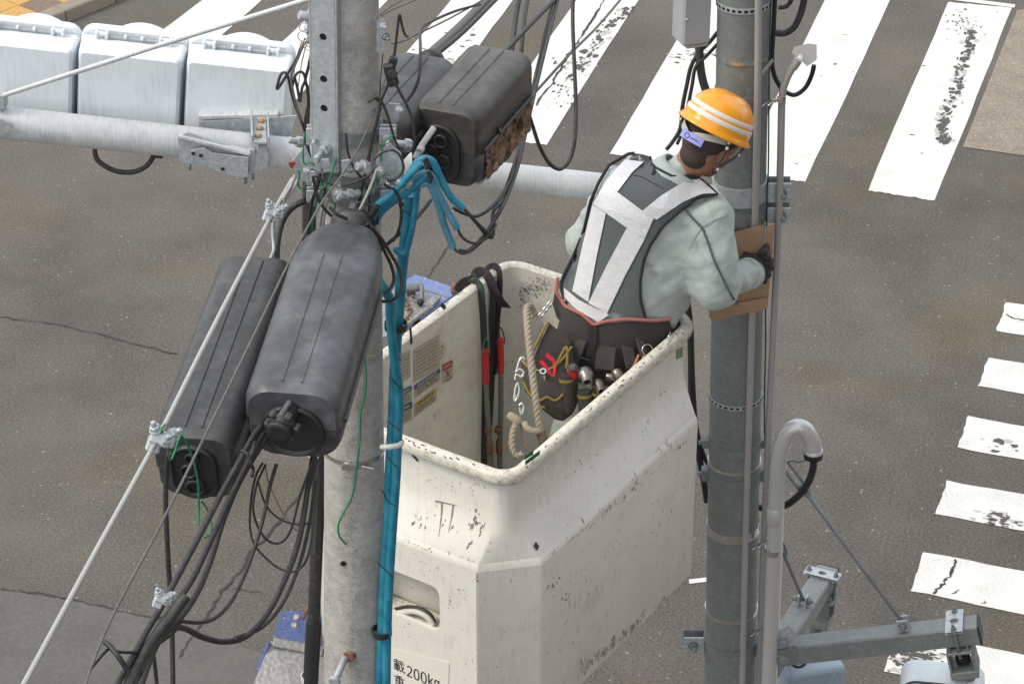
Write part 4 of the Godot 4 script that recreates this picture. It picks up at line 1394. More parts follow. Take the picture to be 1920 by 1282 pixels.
# moves a point on to the outer surface of the bucket: face 0 looks left to the front, face 1 right
func skin(p: Vector3, face: int) -> Vector3:
	var y := p.y - RIM
	var o := 0.0
	for i in SKIN.size() - 1:
		if y >= SKIN[i][1] and y <= SKIN[i + 1][1]: o = lerpf(SKIN[i][0], SKIN[i + 1][0], (y - SKIN[i][1]) / (SKIN[i + 1][1] - SKIN[i][1]))
	if y < SKIN[0][1]: o = 0.085
	var e := E1 if face == 0 else E2
	return p + e * (-(o + 0.0012) - (p - BF).dot(e))
func build_bucket():
	var t := thing("lift_bucket", "scuffed off-white fibreglass aerial lift bucket with flared lower body", "bucket", bk(BU * 0.5, BV * 0.5, -1.08))
	var st := st0()
	var outer := [[0.05, 0.13, 1.0, -1.08], [0.072, 0.15, 1.0, -1.072], [0.085, 0.16, 1.0, -1.05], [0.085, 0.16, 1.0, -0.372], [0.082, 0.158, 1.0, -0.358], [0.074, 0.150, 1.0, -0.346], [0.058, 0.128, 0.9, -0.318], [0.034, 0.100, 0.6, -0.274], [0.016, 0.080, 0.3, -0.236], [0.006, 0.070, 0.1, -0.206], [0.002, 0.066, 0.0, -0.17], [0.0, 0.065, 0.0, -0.14], [0.0, 0.065, 0.0, -0.052]]
	var rings := []
	for q in outer: rings.append(bring(q[0], q[1], q[2], q[3]))
	# the step hole sits in the flat lower face between ring 2 and ring 3 (the -E1 face joins corner 3 to corner 0)
	var m: int = rings[0].size()
	st.set_smooth_group(0)
	for i in rings.size() - 1:
		var A: PackedVector3Array = rings[i]
		var B: PackedVector3Array = rings[i + 1]
		# hard edge where the slope meets the lower body, soft above
		st.set_smooth_group(1 if i < 3 else (2 if i < 5 else 3))
		for k in m:
			if i == 2 and k == m - 1: continue
			quad(st, A[k], A[(k + 1) % m], B[(k + 1) % m], B[k])
	st.set_smooth_group(FLAT)
	var bot: PackedVector3Array = rings[0]
	var bc := bk(BU * 0.5, BV * 0.5, -1.08)
	for k in m: tri(st, bc, bot[(k + 1) % m], bot[k])
	# flat face with a rounded opening
	var q0: Vector3 = rings[2][m - 1]; var q1: Vector3 = rings[2][0]
	var q2: Vector3 = rings[3][0]; var q3: Vector3 = rings[3][m - 1]
	var fo := (q0 + q1 + q2 + q3) * 0.25
	var fx := (q1 - q0).normalized()
	var fy := Vector3.UP
	var fn := -E1
	var hr := pp(824, 1130, fo, fn)          # right edge of the opening
	var ht := pp(790, 1090, fo, fn)
	var hb := pp(790, 1172, fo, fn)
	var hw := 0.30
	var hc := hr - fx * (hw * 0.5)
	hc.y = (ht.y + hb.y) * 0.5
	var hh: float = ht.y - hb.y
	var inn := rrect(hc, fx, fy, hw * 0.5, hh * 0.5, 0.035, 6)
	var hx := (q1 - q0).length() * 0.5; var hy := (q2 - q1).length() * 0.5
	var out := []
	for p in inn:
		var d := p - hc
		var best := 9.0
		# stretch outward to the rim of the face
		var dx := d.dot(fx); var dy := d.dot(fy)
		var cxo := (hc - fo).dot(fx); var cyo := (hc - fo).dot(fy)
		if dx > 1e-5: best = min(best, (hx - cxo) / dx)
		if dx < -1e-5: best = min(best, (-hx - cxo) / dx)
		if dy > 1e-5: best = min(best, (hy - cyo) / dy)
		if dy < -1e-5: best = min(best, (-hy - cyo) / dy)
		out.append(hc + d * best)
	for cn in [q0, q1, q2, q3]:
		var bi := 0; var bd := 9.0
		for i in out.size():
			var dd: float = (out[i] - cn).length()
			if dd < bd: bd = dd; bi = i
		out[bi] = cn
	var nn := inn.size()
	for i in nn:
		var j := (i + 1) % nn
		quad(st, inn[i], out[i], out[j], inn[j])
	obj("shell", st, M.fibre, t)
	# jamb of the opening
	st = st0()
	st.set_smooth_group(0)
	for i in nn:
		var j := (i + 1) % nn
		quad(st, inn[i] - fn * 0.0, inn[j], inn[j] - fn * 0.018, inn[i] - fn * 0.018)
	obj("opening_edge", st, M.fibre, t)
	# rolled rim
	st = st0()
	rings = []
	for q in [[0.0, 0.065, 0.0, -0.052], [0.018, 0.08, 0.0, -0.05], [0.026, 0.086, 0.0, -0.042], [0.028, 0.088, 0.0, -0.028], [0.027, 0.087, 0.0, -0.012], [0.021, 0.082, 0.0, -0.002], [0.012, 0.075, 0.0, 0.0], [-0.006, 0.06, 0.0, -0.001], [-0.013, 0.054, 0.0, -0.008]]:
		rings.append(bring(q[0], q[1], q[2], q[3]))
	loft(st, rings, true, false, false)
	obj("rim", st, M.fibre_rim, t)
	# straight-sided liner
	st = st0()
	rings = []
	for q in [[-0.013, 0.054, 0.0, -0.008], [-0.014, 0.054, 0.0, -0.3], [-0.014, 0.054, 0.0, -0.92], [-0.030, 0.05, 0.0, -0.945]]:
		rings.append(bring(q[0], q[1], q[2], q[3]))
	m = rings[0].size()
	loft(st, rings, true, false, false)
	obj("inner_wall", st, M.fibre_in, t)
	st = st0()
	st.set_smooth_group(FLAT)
	var fl: PackedVector3Array = rings[rings.size() - 1]
	var fc := bk(BU * 0.5, BV * 0.5, -0.945)
	for k in m: tri(st, fc, fl[k], fl[(k + 1) % m])
	obj("floor", st, M.fibre_in, t)
	# ledge between shell and liner behind the opening
	st = st0()
	box(st, Vector3(hc.x, hc.y - hh * 0.5 - 0.012, hc.z) + E1 * 0.05, Basis(E2, Vector3.UP, E2.cross(Vector3.UP)), Vector3(0.46, 0.012, 0.085), 0.002)
	obj("ledge", st, M.ledge, t)
	var hz := hc + E1 * 0.035
	st = st0()
	var hp := []
	for q in [[690, 1150], [735, 1144], [765, 1138], [790, 1142], [806, 1152], [814, 1166]]: hp.append(pp(q[0], q[1], hz, fn))
	tube(st, smooth(hp, 4), 0.0075, 10)
	obj("hose", st, M.black, t)
	st = st0()
	hp = []
	for q in [[690, 1158], [740, 1150], [775, 1146], [800, 1156], [812, 1172]]: hp.append(pp(q[0], q[1], hz - E1 * 0.012, fn))
	tube(st, smooth(hp, 4), 0.010, 10)
	obj("hose", st, M.sleeve_white, t)
	st = st0()
	for q in [[778, 1110], [782, 1116], [765, 1125], [800, 1110]]:
		var cpt := pp(q[0], q[1], hz + E1 * 0.02, fn)
		cpt.y = hc.y - hh * 0.5 - 0.001
		box(st, cpt, Basis(Vector3.UP, rng.randf() * 3.0), Vector3(0.012, 0.010, 0.018) * rng.randf_range(0.5, 1.1), 0.002)
	obj("debris", st, M.scuff, t).set_meta("kind", "stuff")
	# ------- load plate on the lower face
	var lo := fo + fn * 0.0012
	var lp := [pp(734, 1216, lo, fn), pp(842, 1242, lo, fn), pp(840, 1310, lo, fn), pp(732, 1284, lo, fn)]
	st = st0()
	slab(st, lp, fn, 0.001)
	var plate := obj("load_plate", st, M.sticker, t)
	var tm := TextMesh.new()
	var fnt := SystemFont.new()
	fnt.font_names = PackedStringArray(["Droid Sans"])
	tm.font = fnt
	tm.text = "200kg"
	tm.font_size = 48
	tm.pixel_size = 0.0014
	tm.depth = 0.0006
	tm.horizontal_alignment = HORIZONTAL_ALIGNMENT_LEFT
	tm.vertical_alignment = VERTICAL_ALIGNMENT_CENTER
	tm.material = M.print_black
	var ti := MeshInstance3D.new()
	ti.name = "lettering"
	ti.mesh = tm
	plate.add_child(ti, true)
	var tp := pp(762, 1256, lo, fn) + fn * 0.0018
	ti.transform = Transform3D(Basis(fx * 0.8, fy * 1.0, fn), tp)
	# the two characters in front of it, written stroke by stroke in a unit square
	var k1 := [[[0.05, 0.88], [0.62, 0.88]], [[0.30, 0.98], [0.30, 0.72]], [[0.02, 0.72], [0.98, 0.72]], [[0.08, 0.58], [0.58, 0.58]], [[0.12, 0.48], [0.54, 0.48]], [[0.12, 0.48], [0.12, 0.24]], [[0.54, 0.48], [0.54, 0.24]], [[0.12, 0.36], [0.54, 0.36]], [[0.12, 0.24], [0.54, 0.24]], [[0.02, 0.13], [0.64, 0.13]], [[0.33, 0.66], [0.33, 0.0]], [[0.68, 0.98], [0.74, 0.45], [0.84, 0.14], [0.98, 0.03]], [[0.98, 0.16], [0.98, 0.03]], [[0.94, 0.55], [0.78, 0.22], [0.62, 0.04]], [[0.80, 0.95], [0.92, 0.85]]]
	var k2 := [[[0.75, 0.98], [0.25, 0.92]], [[0.05, 0.82], [0.95, 0.82]], [[0.20, 0.70], [0.80, 0.70]], [[0.20, 0.70], [0.20, 0.36]], [[0.80, 0.70], [0.80, 0.36]], [[0.20, 0.53], [0.80, 0.53]], [[0.20, 0.36], [0.80, 0.36]], [[0.10, 0.20], [0.90, 0.20]], [[0.02, 0.03], [0.98, 0.03]], [[0.50, 0.94], [0.50, 0.03]]]
	for kk in [[k1, 738, 1254], [k2, 739, 1284]]:
		st = st0()
		var ko: Vector3 = pp(kk[1], kk[2], lo, fn) + fn * 0.0014
		var ks := 0.052
		for s in kk[0]:
			for i in s.size() - 1:
				var a: Vector3 = ko + fx * (s[i][0] * ks * 0.92) + fy * (s[i][1] * ks)
				var b: Vector3 = ko + fx * (s[i + 1][0] * ks * 0.92) + fy * (s[i + 1][1] * ks)
				bar(st, a, b, 0.0042, 0.0006, fn, 0.0001)
		obj("lettering", st, M.print_black, plate)
	# ------- stickers inside the long back wall
	var wo := bk(0.3, BV - 0.0148, -0.6)
	var wn := -E2
	var so := wo + wn * 0.0015
	var wup := Vector3.UP
	# each: corner pixels, header material, body material, row count
	for q in [[[776, 656], [824, 628], [824, 690], [776, 716], null, M.sticker_old, 7], [[776, 723], [825, 691], [825, 712], [778, 746], M.print_blue, M.sticker_old, 4], [[777, 757], [818, 727], [818, 750], [777, 782], M.print_yellow, M.sticker_old, 4], [[740, 738], [771, 722], [772, 750], [742, 770], M.print_blue, M.sticker_old, 4], [[742, 766], [772, 752], [773, 786], [744, 802], M.print_blue, M.sticker_old, 4], [[738, 672], [769, 656], [769, 706], [740, 726], null, M.sticker_old, 6], [[829, 684], [848, 675], [849, 709], [830, 720], M.print_red, M.sticker_pale, 0]]:
		var c4 := []
		for i in 4: c4.append(pp(q[i][0], q[i][1], so, wn))
		st = st0()
		slab(st, c4, wn, 0.0006)
		var sk := obj("sticker", st, q[5], t)
		if q[4] != null:
			st = st0()
			slab(st, [c4[0] + wn * 0.0008, c4[1] + wn * 0.0008, c4[1].lerp(c4[2], 0.34) + wn * 0.0008, c4[0].lerp(c4[3], 0.34) + wn * 0.0008], wn, 0.0004)
			obj("sticker_header", st, q[4], sk)
			st = st0()
			for i in 8:
				var u0 := 0.12 + i * 0.095
				var pa: Vector3 = c4[0].lerp(c4[1], u0).lerp(c4[3].lerp(c4[2], u0), 0.17)
				var pb: Vector3 = c4[0].lerp(c4[1], u0 + 0.055).lerp(c4[3].lerp(c4[2], u0 + 0.055), 0.17)
				bar(st, pa + wn * 0.0014, pb + wn * 0.0014, 0.009, 0.0004, wn, 0.0001)
			obj("print", st, M.print_black if q[4] == M.print_yellow else M.sticker_pale, sk)
		if q[6] > 0:
			st = st0()
			for r in q[6]:
				var vv: float = (0.44 if q[4] != null else 0.12) + (0.5 if q[4] != null else 0.8) * r / q[6]
				var uu := 0.08
				while uu < 0.85:
					var len := rng.randf_range(0.04, 0.16)
					var pa: Vector3 = c4[0].lerp(c4[1], uu).lerp(c4[3].lerp(c4[2], uu), vv)
					var ue: float = min(uu + len, 0.92)
					var pb: Vector3 = c4[0].lerp(c4[1], ue).lerp(c4[3].lerp(c4[2], ue), vv)
					bar(st, pa + wn * 0.001, pb + wn * 0.001, 0.0032, 0.0004, wn, 0.0001)
					uu += len + rng.randf_range(0.015, 0.06)
			obj("print", st, M.print_grey, sk)
		else:
			st = st0()
			for qq in [[[833, 694], [846, 708]], [[846, 692], [833, 709]], [[839, 690], [839, 710]], [[834, 714], [846, 709]]]:
				bar(st, pp(qq[0][0], qq[0][1], so, wn) + wn * 0.0012, pp(qq[1][0], qq[1][1], so, wn) + wn * 0.0012, 0.0035, 0.0004, wn, 0.0001)
			obj("print", st, M.print_maroon, sk)
	# worn-through patch of scratches, yellow beneath
	scratches(t, wo, wn, [[828, 655]], 0.035, 0.06, 150, M.scuff_grey, 0.010)
	scratches(t, wo, wn, [[828, 658], [818, 664]], 0.02, 0.03, 90, M.print_yellow, 0.008)
	scratches(t, wo, wn, [[815, 780], [820, 775]], 0.012, 0.02, 22, M.scuff, 0.008)
	scratches(t, wo, wn, [[788, 802], [795, 800]], 0.012, 0.02, 14, M.scuff_grey, 0.008)
	# ------- marks on the outside
	var ro := bk(0.5, -0.0855, -0.6)          # right face, lower
	var rn := -E2
	scratches(t, ro, rn, [[1090, 1120], [1150, 1030], [1210, 1010], [1250, 960], [1060, 1200], [1130, 1150]], 0.14, 0.08, 46, M.scuff_brown, 0.045, 0.0016, false, 1)
	scratches(t, ro, rn, [[1180, 980], [1110, 1000], [1240, 1040], [1080, 1090], [1270, 900], [1200, 920]], 0.10, 0.08, 34, M.scuff_grey, 0.014, 0.0014, false, 1)
	scratches(t, ro, rn, [[1225, 945], [1165, 960], [1212, 950], [1160, 1040]], 0.06, 0.04, 12, M.scuff, 0.016, 0.0016, false, 1)
	scratches(t, fo + fn * 0.0006, fn, [[760, 1180], [860, 1120], [840, 1200], [790, 1040 + 20], [868, 1150], [880, 1240]], 0.07, 0.06, 46, M.scuff_grey, 0.010, 0.0014, false, 0)
	scratches(t, fo + fn * 0.0006, fn, [[820, 1068], [895, 1085], [862, 1106], [844, 1128]], 0.012, 0.02, 18, M.scuff, 0.012, 0.002, false, 0)
	var uo := bk(-0.0005, 0.3, -0.1)          # upper wall, left-front
	scratches(t, uo, fn, [[800, 890], [840, 905], [895, 905], [880, 920], [770, 880]], 0.05, 0.03, 30, M.scuff, 0.008, 0.002, false, 0)
	var vo := bk(0.5, -0.0005, -0.1)
	scratches(t, vo, rn, [[1000, 920], [1075, 870], [1200, 800], [1240, 730], [1100, 860]], 0.07, 0.03, 26, M.scuff, 0.014, 0.0018, false, 1)
	# slopes
	var sn := (fn * 0.145 + Vector3.UP * 0.075).normalized()
	var so2 := (bk(-0.05, 0.3, -0.29) + sn * 0.0015)
	scratches(t, so2, sn, [[885, 985], [893, 968], [880, 1010], [898, 1000]], 0.010, 0.035, 26, M.scuff_grey, 0.030, 0.004, true, 0)
	scratches(t, so2, sn, [[775, 975], [790, 985], [812, 970], [830, 980], [850, 995]], 0.02, 0.02, 16, M.scuff_grey, 0.022, 0.003, true, 0)
	var dr := st0()
	dr.set_smooth_group(FLAT)
	for q in [[[815, 940], [858, 947], 0.005], [[828, 944], [820, 1008], 0.0045], [[850, 946], [838, 1000], 0.0045]]:
		for k in 8:
			var a0 := pp(lerpf(q[0][0], q[1][0], k / 8.0), lerpf(q[0][1], q[1][1], k / 8.0), so2, sn)
			var a1 := pp(lerpf(q[0][0], q[1][0], (k + 1) / 8.0), lerpf(q[0][1], q[1][1], (k + 1) / 8.0), so2, sn)
			var sd := (a1 - a0).cross(sn).normalized()
			var w0: float = q[2] * (1.0 - 0.8 * k / 8.0) * rng.randf_range(0.5, 1.0); var w1: float = q[2] * (1.0 - 0.8 * (k + 1) / 8.0)
			quad(dr, skin(a0 + sd * w0, 0), skin(a0 - sd * w0, 0), skin(a1 - sd * w1, 0), skin(a1 + sd * w1, 0))
	obj("paint_drip", dr, M.scuff_grey, t)
	# black tape marks over the rim
	for q in [[[1094, 772], [1100, 800], 0.006], [[770, 848], [784, 864], 0.010], [[785, 838], [797, 862], 0.008]]:
		var s2 := st0()
		var oo: Vector3 = vo if q[0][0] > 960 else uo
		var n2: Vector3 = rn if q[0][0] > 960 else fn
		bar(s2, pp(q[0][0], q[0][1], oo, n2) + n2 * 0.0015, pp(q[1][0], q[1][1], oo, n2) + n2 * 0.0015, q[2], 0.001, n2, 0.0002)
		obj("tape_mark", s2, M.scuff, t)
	var iw := bk(0.3, BV - 0.0145, -0.1)
	for q in [[[768, 614], [771, 644], 0.013], [[826, 570], [834, 578], 0.016]]:
		var s2 := st0()
		bar(s2, pp(q[0][0], q[0][1], iw, wn) + wn * 0.002, pp(q[1][0], q[1][1], iw, wn) + wn * 0.002, q[2], 0.001, wn, 0.0002)
		obj("tape_mark", s2, M.scuff, t)
	# soot smear on the short far wall, green tag, dark sticker, rim chips
	var bo := bk(BU - 0.0148, 0.4, -0.1)
	scratches(t, bo, -E1, [[985, 545], [1000, 540], [968, 560], [1020, 530]], 0.05, 0.03, 150, M.scuff_grey, 0.012, 0.003)
	scratches(t, bo, -E1, [[962, 545], [955, 560]], 0.01, 0.025, 40, M.scuff, 0.016, 0.003)
	var s3 := st0()
	slab(s3, [pp(1000, 1018, fo, rn), pp(1008, 1014, fo, rn), pp(1011, 1024, fo, rn), pp(1003, 1028, fo, rn)], rn, 0.001)
	s3 = st0()
	var cn := bk(-0.0, -0.0, -0.3) + (fn + rn).normalized() * 0.06
	var dg := (rn * 0.75 + fn * 0.25 + Vector3.UP * 0.5).normalized()
	var dp := pp(1005, 1024, bk(0.1, -0.055, -0.30), (rn * 0.145 + Vector3.UP * 0.075).normalized())
	var rsn := (rn * 0.145 + Vector3.UP * 0.075).normalized()
	box(s3, dp + rsn * 0.002, Basis(E1, rsn, E1.cross(rsn)).rotated(rsn, 0.3), Vector3(0.020, 0.002, 0.022), 0.0005)
	obj("tape_mark", s3, M.scuff, t)
	s3 = st0()
	var gp := [pp(1268, 656, vo, rn), pp(1280, 650, vo, rn), pp(1280, 668, vo, rn), pp(1268, 674, vo, rn)]
	slab(s3, gp, rn, 0.0015)
	obj("green_tag", s3, M.tag_green, t)
	s3 = st0()
	for i in 130:
		var side := rng.randi() % 4
		var f := rng.randf_range(0.06, 0.94)
		var oo := rng.randf_range(0.010, 0.0255)
		var p: Vector3
		var n3: Vector3
		if side == 0: p = bk(BU * f, -oo, 0.0); n3 = -E2
		elif side == 1: p = bk(BU * f, BV + oo, 0.0); n3 = E2
		elif side == 2: p = bk(-oo, BV * f, 0.0); n3 = -E1
		else: p = bk(BU + oo, BV * f, 0.0); n3 = E1
		var tn := (Vector3.UP + n3 * 0.8).normalized()
		p.y = RIM - (0.001 if oo < 0.018 else 0.004)
		var al := n3.cross(Vector3.UP)
		box(s3, p + tn * 0.0006, Basis(al, tn, al.cross(tn)).rotated(tn, rng.randf_range(-0.5, 0.5)), Vector3(rng.randf_range(0.003, 0.018), 0.0022, rng.randf_range(0.001, 0.005)), 0.0002)
	var ch := obj("rim_chips", s3, M.scuff, t)
	ch.set_meta("kind", "stuff")
	# rubbed, greyed places along the lower edge of the right face
	scratches(t, ro, rn, [[1110, 1240], [1130, 1226], [1150, 1206], [1170, 1190], [1185, 1178], [1095, 1258]], 0.03, 0.02, 90, M.scuff_pale, 0.05, 0.005, false, 1)
	scratches(t, ro, rn, [[1200, 1160], [1240, 1130], [1280, 1100], [1095, 1240], [1060, 1120], [1040, 1090]], 0.05, 0.02, 60, M.scuff_brown, 0.03, 0.003, false, 1)
	scratches(t, bk(0.5, -0.04, -0.27), (rn * 0.17 + Vector3.UP * 0.08).normalized(), [[1080, 1000], [1150, 950], [1200, 900], [1120, 975], [1260, 830], [1060, 1020], [1230, 860]], 0.10, 0.03, 40, M.scuff_brown, 0.04, 0.0018, false, 1)
	scratches(t, bk(0.5, -0.08, -0.355), (rn * 0.17 + Vector3.UP * 0.08).normalized(), [[1040, 1032], [1090, 998], [1140, 962], [1190, 925], [1240, 885], [1285, 840]], 0.08, 0.006, 50, M.scuff_pale, 0.03, 0.003, false, 1)
	scratches(t, bk(-0.08, 0.3, -0.355), sn, [[880, 1052], [840, 1040], [800, 1028], [770, 1018]], 0.05, 0.006, 24, M.scuff_brown, 0.014, 0.002, false, 0)
	# small leaf caught on the rim at the near corner
	var lf := thing("leaf_scrap", "small green scrap of tape stuck on the near corner of the bucket rim", "tape", bk(0.06, -0.02, 0))
	for q in [[[985, 868], [1012, 848]], [[984, 858], [1000, 848]]]:
		s3 = st0()
		var pa := pp(q[0][0], q[0][1], bk(0, -0.030, 0), rn); var pb := pp(q[1][0], q[1][1], bk(0, -0.030, 0), rn)
		bar(s3, pa, pb, 0.016, 0.002, rn, 0.0004)
		obj("strip", s3, M.green_dark2, lf)
# thin marks scattered round photo places on a plane
func scratches(t: Node3D, o: Vector3, n: Vector3, spots: Array, sx: float, sy: float, count: int, m: Material, len: float, w := 0.0012, down := false, face := -1):
	var st := st0()
	var up := (Vector3.UP - n * n.y).normalized()
	var x := up.cross(n).normalized()
	for i in count:
		var q: Array = spots[rng.randi() % spots.size()]
		var p := pp(q[0], q[1], o, n) + x * rng.randfn(0, sx * 0.5) + up * rng.randfn(0, sy * 0.5) + n * 0.0009
		var a: float = rng.randf() * PI if not down else PI * 0.5 + rng.randf_range(-0.35, 0.05)
		if not down and rng.randf() < 0.5: a = PI * 0.5 + rng.randf_range(-0.5, 0.5)
		var d := x * cos(a) + up * sin(a)
		var L := len * rng.randf_range(0.2, 1.0)
		var e := n.cross(d)
		var ww := w * 2.6 * rng.randf_range(0.35, 1.1)
		# a sliver pointed at both ends, slightly bowed
		var bow := e * rng.randf_range(-0.15, 0.15) * L
		st.set_smooth_group(FLAT)
		var A := p - d * (L * 0.5); var B := p + d * (L * 0.5); var C := p + bow
		var C1 := C + e * ww * 0.5; var C2 := C - e * ww * 0.5
		if face >= 0:
			A = skin(A, face); B = skin(B, face); C1 = skin(C1, face); C2 = skin(C2, face)
		tri(st, A, C1, C2)
		tri(st, B, C2, C1)
	var ob := obj("scratches", st, m, t)
	ob.set_meta("kind", "stuff")

# ==================================================================== the boom parts beside and below the bucket
func build_boom():
	var t := thing("lift_boom", "blue and bare-metal lift boom head with chipped paint behind the bucket", "boom", bk(0.4, BV + 0.3, -0.9))
	var y := RIM - 0.06
	# blue cover plate behind the bucket wall
	var st := st0()
	var pl := [ph(778, 514, y), ph(852, 539, y), ph(868, 540, y), ph(852, 551, y), ph(808, 582, y), ph(738, 600, y), ph(738, 540, y)]
	slab(st, pl, Vector3.UP, -0.05)
	obj("cover_plate", st, M.boom_blue, t)
	st = st0()
	slab(st, [ph(700, 548, y + 0.006), ph(770, 550, y + 0.006), ph(826, 561, y + 0.006), ph(806, 582, y + 0.006), ph(748, 624, y + 0.006), ph(690, 650, y + 0.006)], Vector3.UP, 0.012)
	obj("deck_plate", st, M.boom_metal, t)
	st = st0()
	tube(st, smooth([ph(740, 540, y + 0.05), ph(779, 539, y + 0.05), ph(786, 537, y + 0.05)], 4), 0.016, 12)
	obj("pipe", st, M.galv_dark, t)
	st = st0()
	tube(st, smooth([ph(778, 538, y + 0.05), ph(787, 533, y + 0.06), ph(791, 542, y + 0.05), ph(790, 566, y + 0.02)], 5), 0.009, 10)
	tube(st, [ph(784, 540, y + 0.05), ph(812, 548, y + 0.05), ph(840, 557, y + 0.05)], 0.0045, 8)
	tube(st, [ph(768, 558, y + 0.03), ph(782, 566, y + 0.03), ph(812, 576, y + 0.03)], 0.0035, 8)
	obj("hose", st, M.galv_dark, t)
	st = st0()
	var kn := ph(788, 568, y + 0.03)
	var kr := []
	for i in 9:
		var a := PI * i / 8.0
		kr.append([max(0.001, 0.014 * sin(a)), 0.014 - 0.014 * cos(a)])
	lathe(st, kn + Vector3(0, -0.01, 0), frame_of(Vector3.UP), kr, 14)
	lathe(st, kn + Vector3(0, -0.012, 0), frame_of(Vector3(-0.3, -1, 0.3)), [[0.006, 0], [0.009, 0.01], [0.008, 0.014], [0.012, 0.024], [0.011, 0.03], [0.016, 0.042], [0.015, 0.05], [0.020, 0.062], [0.020, 0.085]], 14)
	obj("lever_knob", st, M.black, t)
	st = st0()
	for i in 26:
		var q := ph(rng.randf_range(735, 775), rng.randf_range(545, 600), y + 0.02)
		cyl(st, q, q + Vector3(rng.randf_range(-0.01, 0.01), 0.012, rng.randf_range(-0.01, 0.01)), rng.randf_range(0.004, 0.009), 6)
	obj("fittings", st, M.rust, t)
	# lower boom: blue bracket and the metal arm that drops towards the truck
	var b := thing("boom_arm", "worn bare-metal boom arm with a chipped blue bolted bracket at bottom left", "boom", pz(500, 1300, 7.15))
	var z := 7.1
	st = st0()
	slab(st, [pz(525, 1147, z), pz(546, 1144, z), pz(600, 1152, z), pz(600, 1216, z), pz(560, 1207, z), pz(511, 1199, z)], Vector3(-0.1, 0.75, 0.65), -0.03)
	var br := obj("bracket", st, M.boom_blue, b)
	for q in [[556, 1157], [552, 1172]]:
		st = st0()
		hexbolt(st, pz(q[0], q[1], z - 0.005), Vector3(-0.1, 0.75, 0.65), 0.010, 0.009, 0.0)
		obj("bolt", st, M.boom_metal, br)
	st = st0()
	slab(st, [pz(507, 1202, z), pz(612, 1218, z), pz(612, 1420, z - 0.3), pz(420, 1420, z - 0.3)], Vector3(-0.1, 0.75, 0.65), -0.10)
	obj("arm_box", st, M.boom_metal, b)
	st = st0()
	bar(st, pz(512, 1203, z - 0.012), pz(606, 1222, z - 0.012), 0.035, 0.012, Vector3(0, 0.75, 0.65), 0.004)
	bar(st, pz(548, 1225, z - 0.02), pz(515, 1300, z - 0.10), 0.03, 0.008, Vector3(0, 0.75, 0.65), 0.003)
	obj("weld_strip", st, M.boom_metal, b)
	st = st0()
	slab(st, [pz(505, 1204, z - 0.01), pz(508, 1206, z - 0.01), pz(488, 1260, z - 0.03), pz(481, 1258, z - 0.03)], Vector3(-0.1, 0.75, 0.65), 0.03)
	obj("side_plate", st, M.boom_blue, b)
	st = st0()
	tube(st, smooth([pz(640, 1050, 7.1), pz(600, 1100, 7.1), pz(572, 1150, 7.1), pz(566, 1170, 7.12)], 5), 0.007, 8)
	obj("hose", st, M.rust, b)

# ==================================================================== distance field bodies
var BA := []        # bones of the worker: [a, b, ra, rb]
var wrinkle := FastNoiseLite.new()
func cap_d(p: Vector3, a: Vector3, b: Vector3, ra: float, rb: float) -> float:
	var ab := b - a
	var h: float = clampf((p - a).dot(ab) / ab.length_squared(), 0.0, 1.0)
	return (p - a - ab * h).length() - lerpf(ra, rb, h)
func smin(a: float, b: float, k: float) -> float:
	var h: float = max(k - absf(a - b), 0.0) / k
	return min(a, b) - h * h * k * 0.25
func body_d(p: Vector3, bones: Array, k: float) -> float:
	var d := 9.0
	for q in bones: d = smin(d, cap_d(p, q[0], q[1], q[2], q[3]), q[4] if q.size() > 4 else k)
	return d
